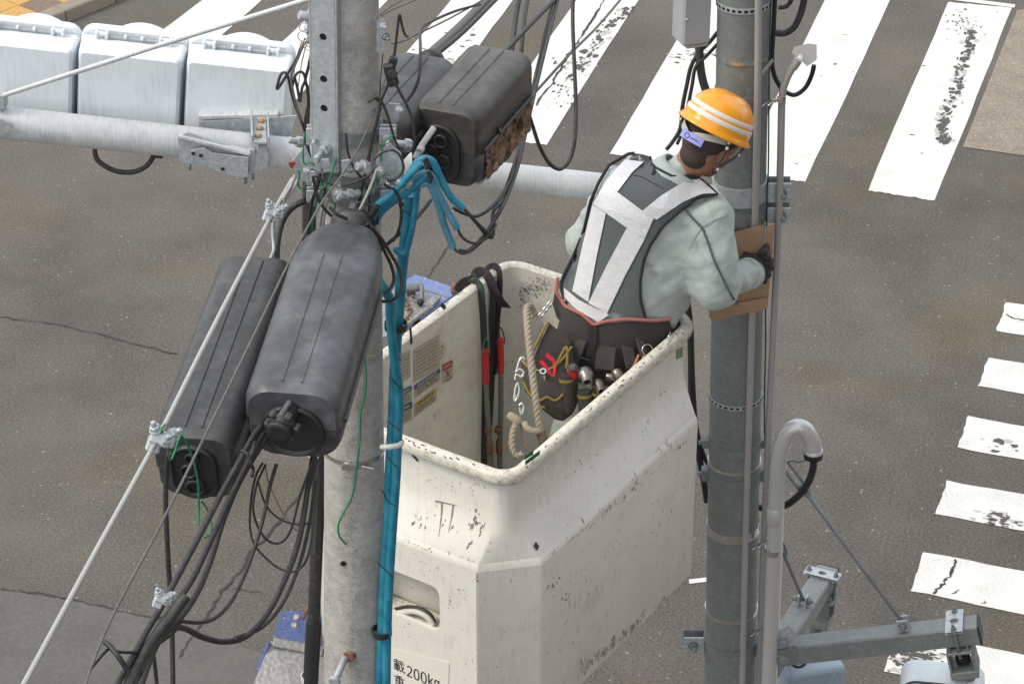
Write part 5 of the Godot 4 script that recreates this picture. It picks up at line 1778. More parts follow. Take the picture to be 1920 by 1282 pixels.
# surface nets of a set of bones, added to st
func nets(st: SurfaceTool, bones: Array, cell: float, k: float, amp := 0.0, nf := 10.0):
	var lo := Vector3(1e9, 1e9, 1e9); var hi := -lo
	for q in bones:
		for i in 2:
			var r: float = max(q[2], q[3]) + k + cell * 3
			lo = lo.min(q[i] - Vector3(r, r, r)); hi = hi.max(q[i] + Vector3(r, r, r))
	var nx := int((hi.x - lo.x) / cell) + 2
	var ny := int((hi.y - lo.y) / cell) + 2
	var nz := int((hi.z - lo.z) / cell) + 2
	var G := PackedFloat32Array()
	G.resize(nx * ny * nz)
	G.fill(9.0)
	for q in bones:
		var a: Vector3 = q[0]; var b: Vector3 = q[1]
		var ra: float = q[2]; var rb: float = q[3]
		var kk: float = q[4] if q.size() > 4 else k
		var r: float = max(ra, rb) + kk + cell * 2
		var l := ((a.min(b) - Vector3(r, r, r) - lo) / cell).floor().clamp(Vector3.ZERO, Vector3(nx - 1, ny - 1, nz - 1))
		var u := ((a.max(b) + Vector3(r, r, r) - lo) / cell).ceil().clamp(Vector3.ZERO, Vector3(nx - 1, ny - 1, nz - 1))
		var ab := b - a
		var il: float = 1.0 / max(1e-9, ab.length_squared())
		var lim := kk + cell * 2.0
		for z in range(int(l.z), int(u.z) + 1):
			for y in range(int(l.y), int(u.y) + 1):
				var base := (z * ny + y) * nx
				for x in range(int(l.x), int(u.x) + 1):
					var pa := lo + Vector3(x, y, z) * cell - a
					var h: float = clampf(pa.dot(ab) * il, 0.0, 1.0)
					var d := (pa - ab * h).length() - (ra + (rb - ra) * h)
					if d > lim: continue
					var g0 := G[base + x]
					var e := kk - absf(g0 - d)
					var m: float = g0 if g0 < d else d
					if e > 0.0: m -= e * e / kk * 0.25
					G[base + x] = m
	if amp > 0.0:
		for z in nz:
			for y in ny:
				var base := (z * ny + y) * nx
				for x in nx:
					var v := G[base + x]
					if absf(v) < cell * 3:
						var p := lo + Vector3(x, y, z) * cell
						G[base + x] = v + amp * fold(p, nf)
	var idx := {}
	var V := PackedVector3Array()
	for z in nz - 1:
		for y in ny - 1:
			for x in nx - 1:
				var i0 := (z * ny + y) * nx + x
				var c := [G[i0], G[i0 + 1], G[i0 + nx], G[i0 + nx + 1], G[i0 + nx * ny], G[i0 + nx * ny + 1], G[i0 + nx * ny + nx], G[i0 + nx * ny + nx + 1]]
				var neg := 0
				for v in c:
					if v < 0: neg += 1
				if neg == 0 or neg == 8: continue
				var s := Vector3.ZERO
				var cnt := 0
				for e in [[0, 1], [2, 3], [4, 5], [6, 7], [0, 2], [1, 3], [4, 6], [5, 7], [0, 4], [1, 5], [2, 6], [3, 7]]:
					var v0: float = c[e[0]]; var v1: float = c[e[1]]
					if (v0 < 0) != (v1 < 0):
						var t := v0 / (v0 - v1)
						var p0 := Vector3(e[0] & 1, (e[0] >> 1) & 1, e[0] >> 2)
						var p1 := Vector3(e[1] & 1, (e[1] >> 1) & 1, e[1] >> 2)
						s += p0.lerp(p1, t); cnt += 1
				idx[i0] = V.size()
				V.append(lo + (Vector3(x, y, z) + s / cnt) * cell)
	st.set_smooth_group(0)
	var sxs := [1, nx, nx * ny]
	for i0 in idx:
		var x: int = i0 % nx
		var y: int = (i0 / nx) % ny
		var z: int = i0 / (nx * ny)
		var cc := [x, y, z]
		for ax in 3:
			var b1: int = (ax + 1) % 3; var b2: int = (ax + 2) % 3
			if cc[b1] == 0 or cc[b2] == 0: continue
			var v0 := G[i0]; var v1 := G[i0 + sxs[ax]]
			if (v0 < 0) == (v1 < 0): continue
			var ia: int = i0; var ib: int = i0 - sxs[b1]; var ic: int = i0 - sxs[b1] - sxs[b2]; var id: int = i0 - sxs[b2]
			if not (idx.has(ib) and idx.has(ic) and idx.has(id)): continue
			if v0 < 0: quad(st, V[idx[id]], V[idx[ic]], V[idx[ib]], V[idx[ia]])
			else: quad(st, V[idx[ia]], V[idx[ib]], V[idx[ic]], V[idx[id]])
func fold(p: Vector3, nf: float) -> float:
	# soft diagonal folds with sharp valleys, plus finer crumples
	var a := wrinkle.get_noise_3d((p.x * 0.8 + p.y * 0.6) * nf, (p.y * 0.8 - p.x * 0.6) * nf * 0.35, p.z * nf * 0.7)
	var b := wrinkle.get_noise_3d((p.x * 0.5 - p.y * 0.86) * nf * 1.5 + 50.0, (p.y * 0.5 + p.x * 0.86) * nf * 0.6, p.z * nf * 1.2)
	return absf(a) * 1.6 - 0.35 + absf(b) * 0.7 - 0.12
var drape_bones := []
var drape_k := 0.06
func cast(px: float, py: float, off: float, d0 := 8.1) -> Vector3:      # from the view on to the worker, standing off by off
	var d := ray(px, py)
	var o := Vector3(0, H, 0)
	var t := d0
	var L := d.length()
	for i in 40:
		var p := o + d * t
		var v := body_d(p, drape_bones, drape_k) - off
		if v < 0.0004: return p
		t += v / L * 0.9
		if t > 9.6: break
	return o + d * 8.78
func polyline_at(q: Array, t: float) -> Vector2:       # by arc length
	var L := 0.0
	for i in q.size() - 1: L += Vector2(q[i][0], q[i][1]).distance_to(Vector2(q[i + 1][0], q[i + 1][1]))
	var w := t * L
	for i in q.size() - 1:
		var a := Vector2(q[i][0], q[i][1]); var b := Vector2(q[i + 1][0], q[i + 1][1])
		var l := a.distance_to(b)
		if w <= l or i == q.size() - 2: return a.lerp(b, w / max(l, 1e-5))
		w -= l
	return Vector2.ZERO
# cloth laid on the body between two outlines
func drape(called: String, m: Material, parent: Node3D, A: Array, B: Array, off: float, na := 24, nb := 10, thick := 0.0015):
	var grid := []
	for i in na + 1:
		var row := PackedVector3Array()
		var pa := polyline_at(A, float(i) / na); var pb := polyline_at(B, float(i) / na)
		for j in nb + 1:
			var q := pa.lerp(pb, float(j) / nb)
			row.append(cast(q.x, q.y, off))
		grid.append(row)
	var st := st0()
	st.set_smooth_group(0)
	for i in na:
		for j in nb:
			quad(st, grid[i][j], grid[i][j + 1], grid[i + 1][j + 1], grid[i + 1][j])
	# turned-in edge gives it a thickness
	var back := CB * -thick * 2.0
	st.set_smooth_group(FLAT)
	for i in na:
		quad(st, grid[i][0], grid[i + 1][0], grid[i + 1][0] + back, grid[i][0] + back)
		quad(st, grid[i][nb], grid[i + 1][nb], grid[i + 1][nb] + back, grid[i][nb] + back)
	for j in nb:
		quad(st, grid[0][j], grid[0][j + 1], grid[0][j + 1] + back, grid[0][j] + back)
		quad(st, grid[na][j], grid[na][j + 1], grid[na][j + 1] + back, grid[na][j] + back)
	return obj(called, st, m, parent)
func drape_cord(called: String, m: Material, parent: Node3D, A: Array, off: float, r: float, n := 30):
	var pts := []
	for i in n + 1:
		var q := polyline_at(A, float(i) / n)
		pts.append(cast(q.x, q.y, off))
	var st := st0()
	tube(st, pts, r, 8)
	return obj(called, st, m, parent)
# strip of cloth right round the waist; h0,h1 heights of its edges as functions of the angle
func waist_ring(called: String, m: Material, parent: Node3D, c: Vector3, h0: float, h1: float, off: float, tilt: Vector2, n := 72, wave := 0.0):
	var st := st0()
	var rings := []
	for j in 5:
		var ring := PackedVector3Array()
		for i in n:
			var a := TAU * i / n
			var d := Vector3(cos(a), 0, sin(a))
			var y := lerpf(h0, h1, j / 4.0) + tilt.x * d.x * 0.2 + tilt.y * d.z * 0.2
			var r := 0.42
			for s in 24:
				var p := c + Vector3(0, y, 0) + d * r
				var v := body_d(p, drape_bones, drape_k) - off
				if v < 0.0008: break
				r -= v * 0.9
				if r < 0.05: break
			while r > 0.06 and (c + d * r - BF).dot(E2) < 0.022: r -= 0.004
			ring.append(c + Vector3(0, y, 0) + d * r)
		rings.append(ring)
	st.set_smooth_group(0)
	loft(st, rings, true, false, false)
	# inner face
	var inn := []
	for j in 2:
		var ring := PackedVector3Array()
		for i in n:
			var p: Vector3 = rings[0 if j == 0 else 4][i]
			ring.append(p - Vector3(p.x - c.x, 0, p.z - c.z).normalized() * 0.006)
		inn.append(ring)
	loft(st, [rings[4], inn[1]], true, false, false, FLAT)
	loft(st, [inn[0], rings[0]], true, false, false, FLAT)
	return obj(called, st, m, parent)
# he stands against the far end and leans out, so his head is nearer the camera than his hips
func w(px: float, py: float, d: float) -> Vector3: return pd(px, py, d + 0.22 + (py - 650.0) * 0.00100)

# ==================================================================== the worker
func build_worker():
	wrinkle.seed = 9
	wrinkle.noise_type = FastNoiseLite.TYPE_SIMPLEX_SMOOTH
	wrinkle.frequency = 1.0
	wrinkle.fractal_octaves = 2
	var floor_y := RIM - 0.945
	var hipL := w(1098, 705, 8.66); var hipR := w(1180, 702, 8.68)
	var footL := Vector3(hipL.x - 0.08, floor_y + 0.06, hipL.z - 0.04); var footR := Vector3(hipR.x - 0.13, floor_y + 0.06, hipR.z - 0.04)
	var kneeL := hipL.lerp(footL, 0.5) + Vector3(0, 0, -0.03); var kneeR := hipR.lerp(footR, 0.5) + Vector3(0, 0, -0.03)
	var t := thing("person", "worker in orange helmet and reflective vest leaning over the bucket edge to the pole", "person", Vector3((footL.x + footR.x) * 0.5, floor_y, (footL.z + footR.z) * 0.5))
	var torso := [
		[w(1098, 650, 8.64), w(1170, 388, 8.64), 0.104, 0.100],
		[w(1194, 645, 8.62), w(1288, 428, 8.58), 0.098, 0.108],
		[w(1148, 650, 8.62), w(1240, 375, 8.60), 0.120, 0.112],
		[w(1176, 352, 8.66), w(1322, 402, 8.58), 0.070, 0.078],
		[w(1258, 342, 8.62), w(1280, 318, 8.64), 0.070, 0.058, 0.04],
		[w(1104, 700, 8.66), w(1184, 694, 8.66), 0.116, 0.110],
	]
	drape_bones = torso.duplicate()
	var arm := [
		[w(1330, 412, 8.56), w(1336, 478, 8.51), 0.080, 0.075, 0.05],
		[w(1336, 478, 8.51), w(1342, 536, 8.50), 0.075, 0.072, 0.05],
		[w(1342, 536, 8.50), w(1402, 514, 8.74), 0.072, 0.052, 0.05],
		[w(1402, 514, 8.74), w(1410, 508, 8.77), 0.052, 0.050, 0.02],
	]
	var left := [
		[w(1160, 352, 8.70), w(1098, 455, 8.84), 0.074, 0.064, 0.05],
		[w(1098, 455, 8.84), w(1200, 500, 8.98), 0.062, 0.048, 0.05],
	]
	var legs := [
		[hipL, kneeL, 0.105, 0.078], [kneeL, footL, 0.075, 0.058],
		[hipR, kneeR, 0.105, 0.078], [kneeR, footR, 0.075, 0.058],
		[footL, footL + Vector3(0.02, -0.02, -0.16), 0.055, 0.042], [footR, footR + Vector3(0.02, -0.02, -0.16), 0.055, 0.042],
	]
	# shirt tail bulging over the belt on the right
	var tail := [[w(1240, 555, 8.60), w(1268, 562, 8.62), 0.05, 0.042, 0.06]]
	var st := st0()
	nets(st, torso + arm + left + legs + tail, 0.0088, 0.06, 0.0125, 7.5)
	var body := obj("body", st, M.shirt, t)
	# head and neck in a finer grid
	var hc := w(1334, 262, 8.66)
	# axes of the head, as the helmet sits
	var up := (CR * 0.45 + CU * 0.86 + CB * 0.21).normalized()
	var fw := (CR * 0.62 - CU * 0.22 - CB * 0.80)
	fw = (fw - up * fw.dot(up)).normalized()
	var sd := fw.cross(up).normalized()            # towards his right hand
	var head := [
		[hc - fw * 0.035 + up * 0.02, hc + fw * 0.035 + up * 0.02, 0.078, 0.076, 0.03],
		[hc + up * 0.0 - fw * 0.03, hc - up * 0.055 + fw * 0.02, 0.070, 0.056, 0.03],
		[hc - up * 0.06 + fw * 0.03, hc - up * 0.098 + fw * 0.065, 0.050, 0.030, 0.03],
		[hc - up * 0.02 + fw * 0.07, hc - up * 0.05 + fw * 0.085, 0.035, 0.028, 0.03],
		[hc - up * 0.022 + fw * 0.102, hc - up * 0.05 + fw * 0.118, 0.009, 0.012, 0.015],
		[hc - up * 0.04 - fw * 0.03, w(1288, 316, 8.64), 0.058, 0.054, 0.03],
	]
	for s in [-1.0, 1.0]:
		head.append([hc + sd * (s * 0.080) - up * 0.022 + fw * 0.002, hc + sd * (s * 0.084) - up * 0.060 + fw * 0.010, 0.019, 0.012, 0.010])
		head.append([hc + sd * (s * 0.090) - up * 0.020 - fw * 0.014, hc + sd * (s * 0.091) - up * 0.052 - fw * 0.006, 0.011, 0.008, 0.006])
	st = st0()
	nets(st, head, 0.0052, 0.03)
	st.generate_normals()
	st.commit(body.mesh as ArrayMesh)          # head and body are one mesh of two materials
	body.mesh.surface_set_material(1, M.skin)
	# hair: close-cropped cap at the back and sides
	st = st0()
	nets(st, [[hc - fw * 0.036 + up * 0.022, hc + fw * 0.02 + up * 0.03, 0.082, 0.080, 0.03], [hc - fw * 0.036 + up * 0.0, hc - fw * 0.042 - up * 0.066, 0.076, 0.054, 0.03]], 0.006, 0.03, 0.0016, 60.0)
	obj("hair", st, M.hair, t)
	# ---------------- helmet
	var rc := w(1341, 240, 8.64) + up * 0.003
	helmet(t, rc, up, fw, sd)
	# chin straps and rear band
	var strap_pts := [rc + sd * 0.098 - fw * 0.035 + up * 0.010, rc + sd * 0.106 - fw * 0.03 - up * 0.028, rc + sd * 0.098 - fw * 0.012 - up * 0.075, rc + sd * 0.078 + fw * 0.012 - up * 0.118]
	ribbon("chin_strap", M.strap, t, strap_pts, sd, 0.013)
	ribbon("chin_strap", M.strap, t, [rc + sd * 0.094 + fw * 0.075 + up * 0.005, rc + sd * 0.097 + fw * 0.058 - up * 0.05, rc + sd * 0.080 + fw * 0.014 - up * 0.118, rc + sd * 0.058 + fw * 0.05 - up * 0.140, rc + sd * 0.01 + fw * 0.075 - up * 0.142], sd, 0.012)
	ribbon("chin_strap", M.strap, t, [rc - sd * 0.102 - fw * 0.05 + up * 0.010, rc - sd * 0.104 - fw * 0.05 - up * 0.035, rc - sd * 0.090 - fw * 0.02 - up * 0.08], sd, 0.012)
	for p in [rc + sd * 0.107 - fw * 0.033 - up * 0.016, rc + sd * 0.109 - fw * 0.030 - up * 0.036, rc + sd * 0.084 + fw * 0.012 - up * 0.120, rc + sd * 0.099 + fw * 0.060 - up * 0.045, rc - sd * 0.108 - fw * 0.05 - up * 0.012, rc - sd * 0.109 - fw * 0.05 - up * 0.032]:
		st = st0()
		lathe(st, p, frame_of((p - rc + up * (rc - p).dot(up)).normalized()), [[0.0065, 0], [0.006, 0.003], [0.003, 0.0045]], 12)
		obj("strap_stud", st, M.white, t)
	# adjusting band round the back of the head
	var band := []
	for i in 15:
		var a := lerpf(-1.35, 1.35, i / 14.0)
		band.append(rc - fw * (cos(a) * 0.117) + sd * (sin(a) * 0.099) - up * (0.057 - 0.040 * absf(sin(a))))
	ribbon("headband", M.cream, t, band, up, 0.024)
	var cl := []
	for i in 7:
		var a := lerpf(-0.22, 0.62, i / 6.0)
		cl.append(rc - fw * (cos(a) * 0.124) + sd * (sin(a) * 0.105) - up * 0.058)
	var clip := ribbon("headband_adjuster", M.lilac, t, cl, up, 0.029, 0.009)
	st = st0()
	var cp: Vector3 = cl[2]
	var cn := (cp - rc + up * 0.058).normalized()
	hoop(st, cp + cn * 0.006, cn, 0.0085, 0.002, 0.0016, 0, TAU, 20)
	bar(st, cl[3] + cn * 0.006, cl[5] + (cl[5] - rc + up * 0.058).normalized() * 0.006, 0.009, 0.002, up, 0.0005)
	obj("slider", st, M.print_blue, clip)
	# collar and orange neckerchief
	st = st0()
	var nb := (hc - up * 0.04 - fw * 0.03 - w(1288, 306, 8.62)).normalized()
	var ncen := w(1276, 322, 8.63)
	var cring := []
	for j in 4:
		var ring := PackedVector3Array()
		for i in 40:
			var a := TAU * i / 40.0
			var b := frame_of(nb)
			var rr: float = [0.098, 0.090, 0.080, 0.074][j]
			ring.append(ncen + nb * ([-0.036, -0.012, 0.010, 0.008][j] + 0.006 * sin(a * 2 + 1.0)) + b.x * cos(a) * rr + b.y * sin(a) * rr)
		cring.append(ring)
	loft(st, cring, true, false, false)
	obj("collar", st, M.shirt, t)
	st = st0()
	cring = []
	for j in 3:
		var ring := PackedVector3Array()
		for i in 40:
			var a := TAU * i / 40.0
			var b := frame_of(nb)
			var rr: float = [0.078, 0.076, 0.070][j]
			var dr := b.x * cos(a) + b.y * sin(a)
			ring.append(ncen + nb * ([-0.03, -0.006, -0.001][j] + 0.016 * dr.dot((sd + fw * 0.4).normalized())) + dr * rr)
		cring.append(ring)
	loft(st, cring, true, false, false)
	obj("neckerchief", st, M.orange_cloth, t)
	# ---------------- vest
	drape_bones = torso + [arm[0]] + [left[0]]
	var VL := [[1190, 287], [1178, 288], [1142, 310], [1122, 343], [1107, 379], [1095, 432], [1077, 477], [1057, 515], [1050, 535], [1058, 560]]
	var VR := [[1345, 364], [1308, 369], [1280, 391], [1243, 424], [1219, 460], [1207, 489], [1201, 525], [1201, 562], [1211, 598]]
	var VN := [[1190, 287], [1205, 289], [1221, 294], [1229, 312], [1260, 328], [1300, 329], [1322, 338], [1345, 362]]
	var ve: MeshInstance3D = drape("vest", M.mesh_cloth, t, VN, [[1107, 379], [1125, 385], [1143, 391], [1162, 397], [1180, 402], [1198, 408], [1220, 416], [1262, 405]], 0.009, 36, 14)
	drape("vest_panel", M.mesh_cloth, ve, [[1107, 379], [1095, 432], [1077, 477], [1057, 515], [1050, 535], [1060, 565]], [[1262, 405], [1232, 438], [1213, 470], [1203, 505], [1201, 550], [1211, 600]], 0.009, 30, 20)
	drape_cord("vest_piping", M.piping, ve, VL, 0.012, 0.0060)
	drape_cord("vest_piping", M.piping, ve, VR, 0.012, 0.0052)
	drape_cord("vest_piping", M.piping, ve, [[1219, 293], [1221, 302], [1229, 314], [1260, 330], [1300, 330], [1320, 339], [1345, 363]], 0.012, 0.0048)
	drape_cord("vest_seam", M.piping, ve, [[1186, 328], [1205, 332], [1230, 346], [1246, 354]], 0.009, 0.0016)
	ribbon("vest_tab", M.piping, ve, [cast(1229, 313, 0.012), cast(1227, 322, 0.012), cast(1224, 328, 0.010)], CB, 0.012)
	var o := 0.014
	drape("reflective_strip", M.reflect, ve, [[1180, 290], [1154, 318], [1134, 343]], [[1219, 293], [1186, 322], [1158, 359]], o, 12, 6)
	drape("reflective_strip", M.reflect, ve, [[1134, 343], [1158, 360], [1205, 395], [1226, 409]], [[1111, 382], [1140, 402], [1174, 426], [1209, 447]], o + 0.001, 16, 6)
	drape("reflective_strip", M.reflect, ve, [[1111, 383], [1093, 456], [1073, 545]], [[1136, 400], [1118, 485], [1103, 566]], o, 20, 5)
	drape("reflective_strip", M.reflect, ve, [[1205, 395], [1239, 367], [1284, 339], [1312, 335]], [[1231, 412], [1280, 379], [1316, 363], [1343, 362]], o + 0.002, 16, 6)
	drape("reflective_strip", M.reflect, ve, [[1176, 426], [1138, 497], [1103, 568]], [[1209, 448], [1174, 513], [1138, 588]], o, 20, 5)
	drape("reflective_strip", M.reflect, ve, [[1057, 539], [1085, 562], [1142, 590]], [[1057, 556], [1081, 580], [1122, 604]], o + 0.001, 12, 4)
	# dark piping down the sleeve and the shoulder seam
	drape_bones = torso.duplicate()
	var keep := drape_bones
	drape_bones = arm + torso
	drape_cord("sleeve_piping", M.sleeve_line, t, [[1282, 388], [1300, 410], [1318, 428], [1328, 455], [1340, 490], [1355, 520], [1370, 550], [1384, 572]], 0.004, 0.0042)
	drape_cord("sleeve_seam", M.shirt_seam, t, [[1366, 402], [1340, 412], [1318, 424], [1302, 446], [1292, 470]], 0.002, 0.0020)
	# cuff
	st = st0()
	var cw := w(1405, 512, 8.745)
	var cd := (w(1412, 506, 8.78) - w(1342, 536, 8.50)).normalized()
	var cb := frame_of(cd)
	lathe(st, cw - cd * 0.022, cb, [[0.057, 0], [0.059, 0.004], [0.058, 0.034], [0.054, 0.040], [0.050, 0.036]], 28)
	obj("cuff", st, M.shirt, t)
	drape_bones = keep
	# ---------------- right hand in a black glove, thumb up, holding the board's edge
	var wr := w(1404, 512, 8.745)
	var pm := w(1414, 500, 8.770)
	var hand := [
		[wr, pm, 0.042, 0.042, 0.02],
		[pm - CR * 0.012 + CU * 0.012, w(1428, 487, 8.775), 0.034, 0.027, 0.02],
		[pm + CR * 0.006 - CU * 0.018, w(1427, 507, 8.775), 0.034, 0.025, 0.02],
	]
	for q in [[[1424, 483], [1431, 473], [1437, 463], 0.0145], [[1428, 489], [1439, 483], [1446, 489], 0.0142], [[1429, 498], [1441, 494], [1447, 502], 0.0138], [[1427, 508], [1437, 507], [1442, 515], 0.0130], [[1421, 518], [1430, 519], [1434, 527], 0.0122]]:
		var j0 := w(q[0][0], q[0][1], 8.770); var j1 := w(q[1][0], q[1][1], 8.750); var j2 := w(q[2][0], q[2][1], 8.790)
		hand.append([j0, j1, q[3] * 1.05, q[3], 0.006])
		hand.append([j1, j2, q[3], q[3] * 0.88, 0.006])
	# the thumb leaves the side of the palm
	hand.append([w(1404, 496, 8.765), w(1396, 487, 8.775), 0.020, 0.017, 0.012])
	hand.append([w(1396, 487, 8.775), w(1398, 478, 8.795), 0.0165, 0.013, 0.006])
	st = st0()
	nets(st, hand, 0.0042, 0.012, 0.0012, 60.0)
	obj("glove", st, M.glove, t)
	drape_bones = hand
	drape_k = 0.012
	st = st0()
	for q in [[1407, 488, 1419, 502], [1412, 487, 1421, 497]]: bar(st, cast(q[0], q[1], 0.0012, 8.4), cast(q[2], q[3], 0.0012, 8.4), 0.0035, 0.001, CB, 0.0003)
	obj("glove_print", st, M.canvas, t)
	drape_k = 0.06
	drape_bones = torso + tail
	# the other hand, holding the board from behind
	var lh := w(1200, 500, 8.96)
	var hand2 := [[lh, lh + Vector3(0.05, 0.02, -0.02), 0.034, 0.032, 0.02]]
	for i in 5:
		var o5 := Vector3(0.06, 0.035 - i * 0.018, -0.02)
		hand2.append([lh + o5, lh + o5 + Vector3(0.04, 0.0, 0.0), 0.011, 0.010, 0.006])
		hand2.append([lh + o5 + Vector3(0.04, 0, 0), lh + o5 + Vector3(0.06, -0.015, 0.015), 0.010, 0.009, 0.006])
	st = st0()
	nets(st, hand2, 0.006, 0.012)
	obj("glove", st, M.glove, t)
	# ---------------- belts
	var c := w(1148, 612, 8.63)
	waist_ring("back_support", M.mesh_belt, t, c, -0.085, 0.055, 0.012, Vector2(-0.16, 0.05))
	var kc := [[1046, 520], [1043, 548], [1060, 574], [1093, 590], [1113, 609], [1138, 602], [1174, 598], [1227, 601], [1258, 598]]
	drape_cord("support_trim", M.pink, t, kc, 0.017, 0.0068, 40)
	drape("support_panel", M.mesh_belt, t, [[1044, 526], [1046, 552], [1062, 578], [1093, 596], [1113, 614], [1138, 607], [1174, 602], [1227, 604], [1256, 602]], [[1036, 570], [1044, 596], [1070, 622], [1100, 640], [1125, 648], [1150, 654], [1180, 656], [1225, 645], [1262, 622]], 0.016, 30, 8)
	waist_ring("waist_belt", M.belt, t, c, -0.118, -0.086, 0.020, Vector2(-0.12, 0.05))
	waist_ring("tool_belt", M.belt, t, c, -0.180, -0.125, 0.020, Vector2(-0.10, 0.05))
	ribbon("belt_strap", M.belt, t, [cast(1112, 612, 0.024), cast(1110, 640, 0.030), cast(1106, 668, 0.034)], CB, 0.030)
	for q in [[1083, 660, 24, 46], [1136, 668, 38, 46], [1180, 666, 22, 44], [1204, 652, 16, 38]]:
		var p := cast(q[0], q[1], 0.028)
		var n := Vector3(p.x - c.x, 0.12, p.z - c.z).normalized()
		var x := Vector3.UP.cross(n).normalized()
		st = st0()
		box(st, p, Basis(x, n.cross(x), n), Vector3(q[2] * mpp(p), q[3] * mpp(p) * 1.15, 0.012), 0.005)
		obj("belt_loop", st, M.canvas, t)
	# steel rings on the belt
	for q in [[1214, 656, 0.020, 0.4], [1256, 634, 0.022, 1.3]]:
		st = st0()
		var p := cast(q[0], q[1], 0.045)
		var pts := []
		for i in 25:
			var a := TAU * i / 24.0
			pts.append(p + (CR * cos(a) * cos(q[3]) + CB * cos(a) * sin(q[3]) * -1.0 + CU * sin(a)) * q[2])
		tube(st, pts, 0.0028, 8, false)
		obj("belt_ring", st, M.chrome, t)
func ribbon(called: String, m: Material, parent: Node3D, pts0: Array, side: Vector3, width: float, thick := 0.003) -> MeshInstance3D:
	var pts := smooth(pts0, 5)
	var rings := []
	for i in pts.size():
		var d: Vector3 = (pts[min(i + 1, pts.size() - 1)] - pts[max(i - 1, 0)]).normalized()
		# side is either the flat normal (straps) or the width direction (bands)
		var x: Vector3
		var n: Vector3
		if absf(side.dot(d)) > 0.95: side = frame_of(d).x
		if called.begins_with("headband"):
			x = side; n = d.cross(x).normalized()
		else:
			n = (side - d * side.dot(d)).normalized(); x = d.cross(n).normalized()
		var p := pts[i]
		rings.append(PackedVector3Array([p + x * width * 0.5 + n * thick * 0.5, p - x * width * 0.5 + n * thick * 0.5, p - x * width * 0.5 - n * thick * 0.5, p + x * width * 0.5 - n * thick * 0.5]))
	var st := st0()
	for i in rings.size() - 1:
		for k in 4:
			st.set_smooth_group(k + 1)
			var A: PackedVector3Array = rings[i]; var B: PackedVector3Array = rings[i + 1]
			quad(st, A[k], A[(k + 1) % 4], B[(k + 1) % 4], B[k])
	st.set_smooth_group(FLAT)
	var E: PackedVector3Array = rings[0]
	quad(st, E[3], E[2], E[1], E[0])
	E = rings[rings.size() - 1]
	quad(st, E[0], E[1], E[2], E[3])
	st.set_smooth_group(0)
	return obj(called, st, m, parent)
func hpt(rc: Vector3, up: Vector3, fw: Vector3, sd: Vector3, az: float, v: float, off: float) -> Vector3:
	# v 0 at the rim .. 1 at the crown
	var e := v * PI * 0.5
	var rr: float = pow(cos(e), 0.72)
	var hh := 0.128 * pow(sin(e), 0.95)
	var a := 0.138 + off; var b := 0.116 + off
	return rc + fw * (cos(az) * a * rr) + sd * (sin(az) * b * rr) + up * (hh + off * sin(e))
func helmet(t: Node3D, rc: Vector3, up: Vector3, fw: Vector3, sd: Vector3):
	var n := 64
	var st := st0()
	var rings := []
	# flared edge first
	for q in [[0.006, -0.010], [0.012, -0.012], [0.0125, -0.008], [0.004, 0.002]]:
		var ring := PackedVector3Array()
		for i in n:
			var az := TAU * i / n
			var peak: float = max(0.0, cos(az))
			ring.append(rc + fw * (cos(az) * (0.138 + q[0] + 0.022 * pow(peak, 3.0) * (1.0 if q[0] > 0.005 else 0.4))) + sd * (sin(az) * (0.116 + q[0])) + up * (q[1] - 0.004 * pow(peak, 3.0)))
		rings.append(ring)
	for j in range(1, 25):
		var v := j / 25.0
		var ring := PackedVector3Array()
		for i in n:
			var az := TAU * i / n
			# two raised ribs running front to back over the crown
			var p := hpt(rc, up, fw, sd, az, v, 0.0)
			var s := (p - rc).dot(sd)
			var f := (p - rc).dot(fw)
			var rib: float = exp(-pow((absf(s) - 0.034) / 0.006, 2.0)) * smoothstep(0.42, 0.62, v) * (0.004 if f > -0.06 else 0.0)
			var crown: float = (1.0 - smoothstep(0.020, 0.034, absf(s))) * smoothstep(0.42, 0.62, v) * 0.0035
			ring.append(p + (p - rc).normalized() * (rib + crown))
		rings.append(ring)
	loft(st, rings, true, false, true)
	var hm := obj("helmet", st, M.helmet, t)
	# lining seen from below
	st = st0()
	rings = []
	for j in range(0, 12):
		var ring := PackedVector3Array()
		for i in n: ring.append(hpt(rc - up * 0.008, up, fw, sd, TAU * i / n, j / 12.0, -0.004))
		rings.append(ring)
	loft(st, rings, true, false, true)
	obj("lining", st, M.white, hm)
	# two white bands round the shell
	for q in [[0.125, 0.205], [0.245, 0.325]]:
		st = st0()
		rings = []
		for j in 5:
			var ring := PackedVector3Array()
			for i in n: ring.append(hpt(rc, up, fw, sd, TAU * i / n, lerpf(q[0], q[1], j / 4.0), 0.0 if (j == 0 or j == 4) else 0.0012))
			rings.append(ring)
		loft(st, rings, true, false, false)
		obj("white_band", st, M.tape, hm)

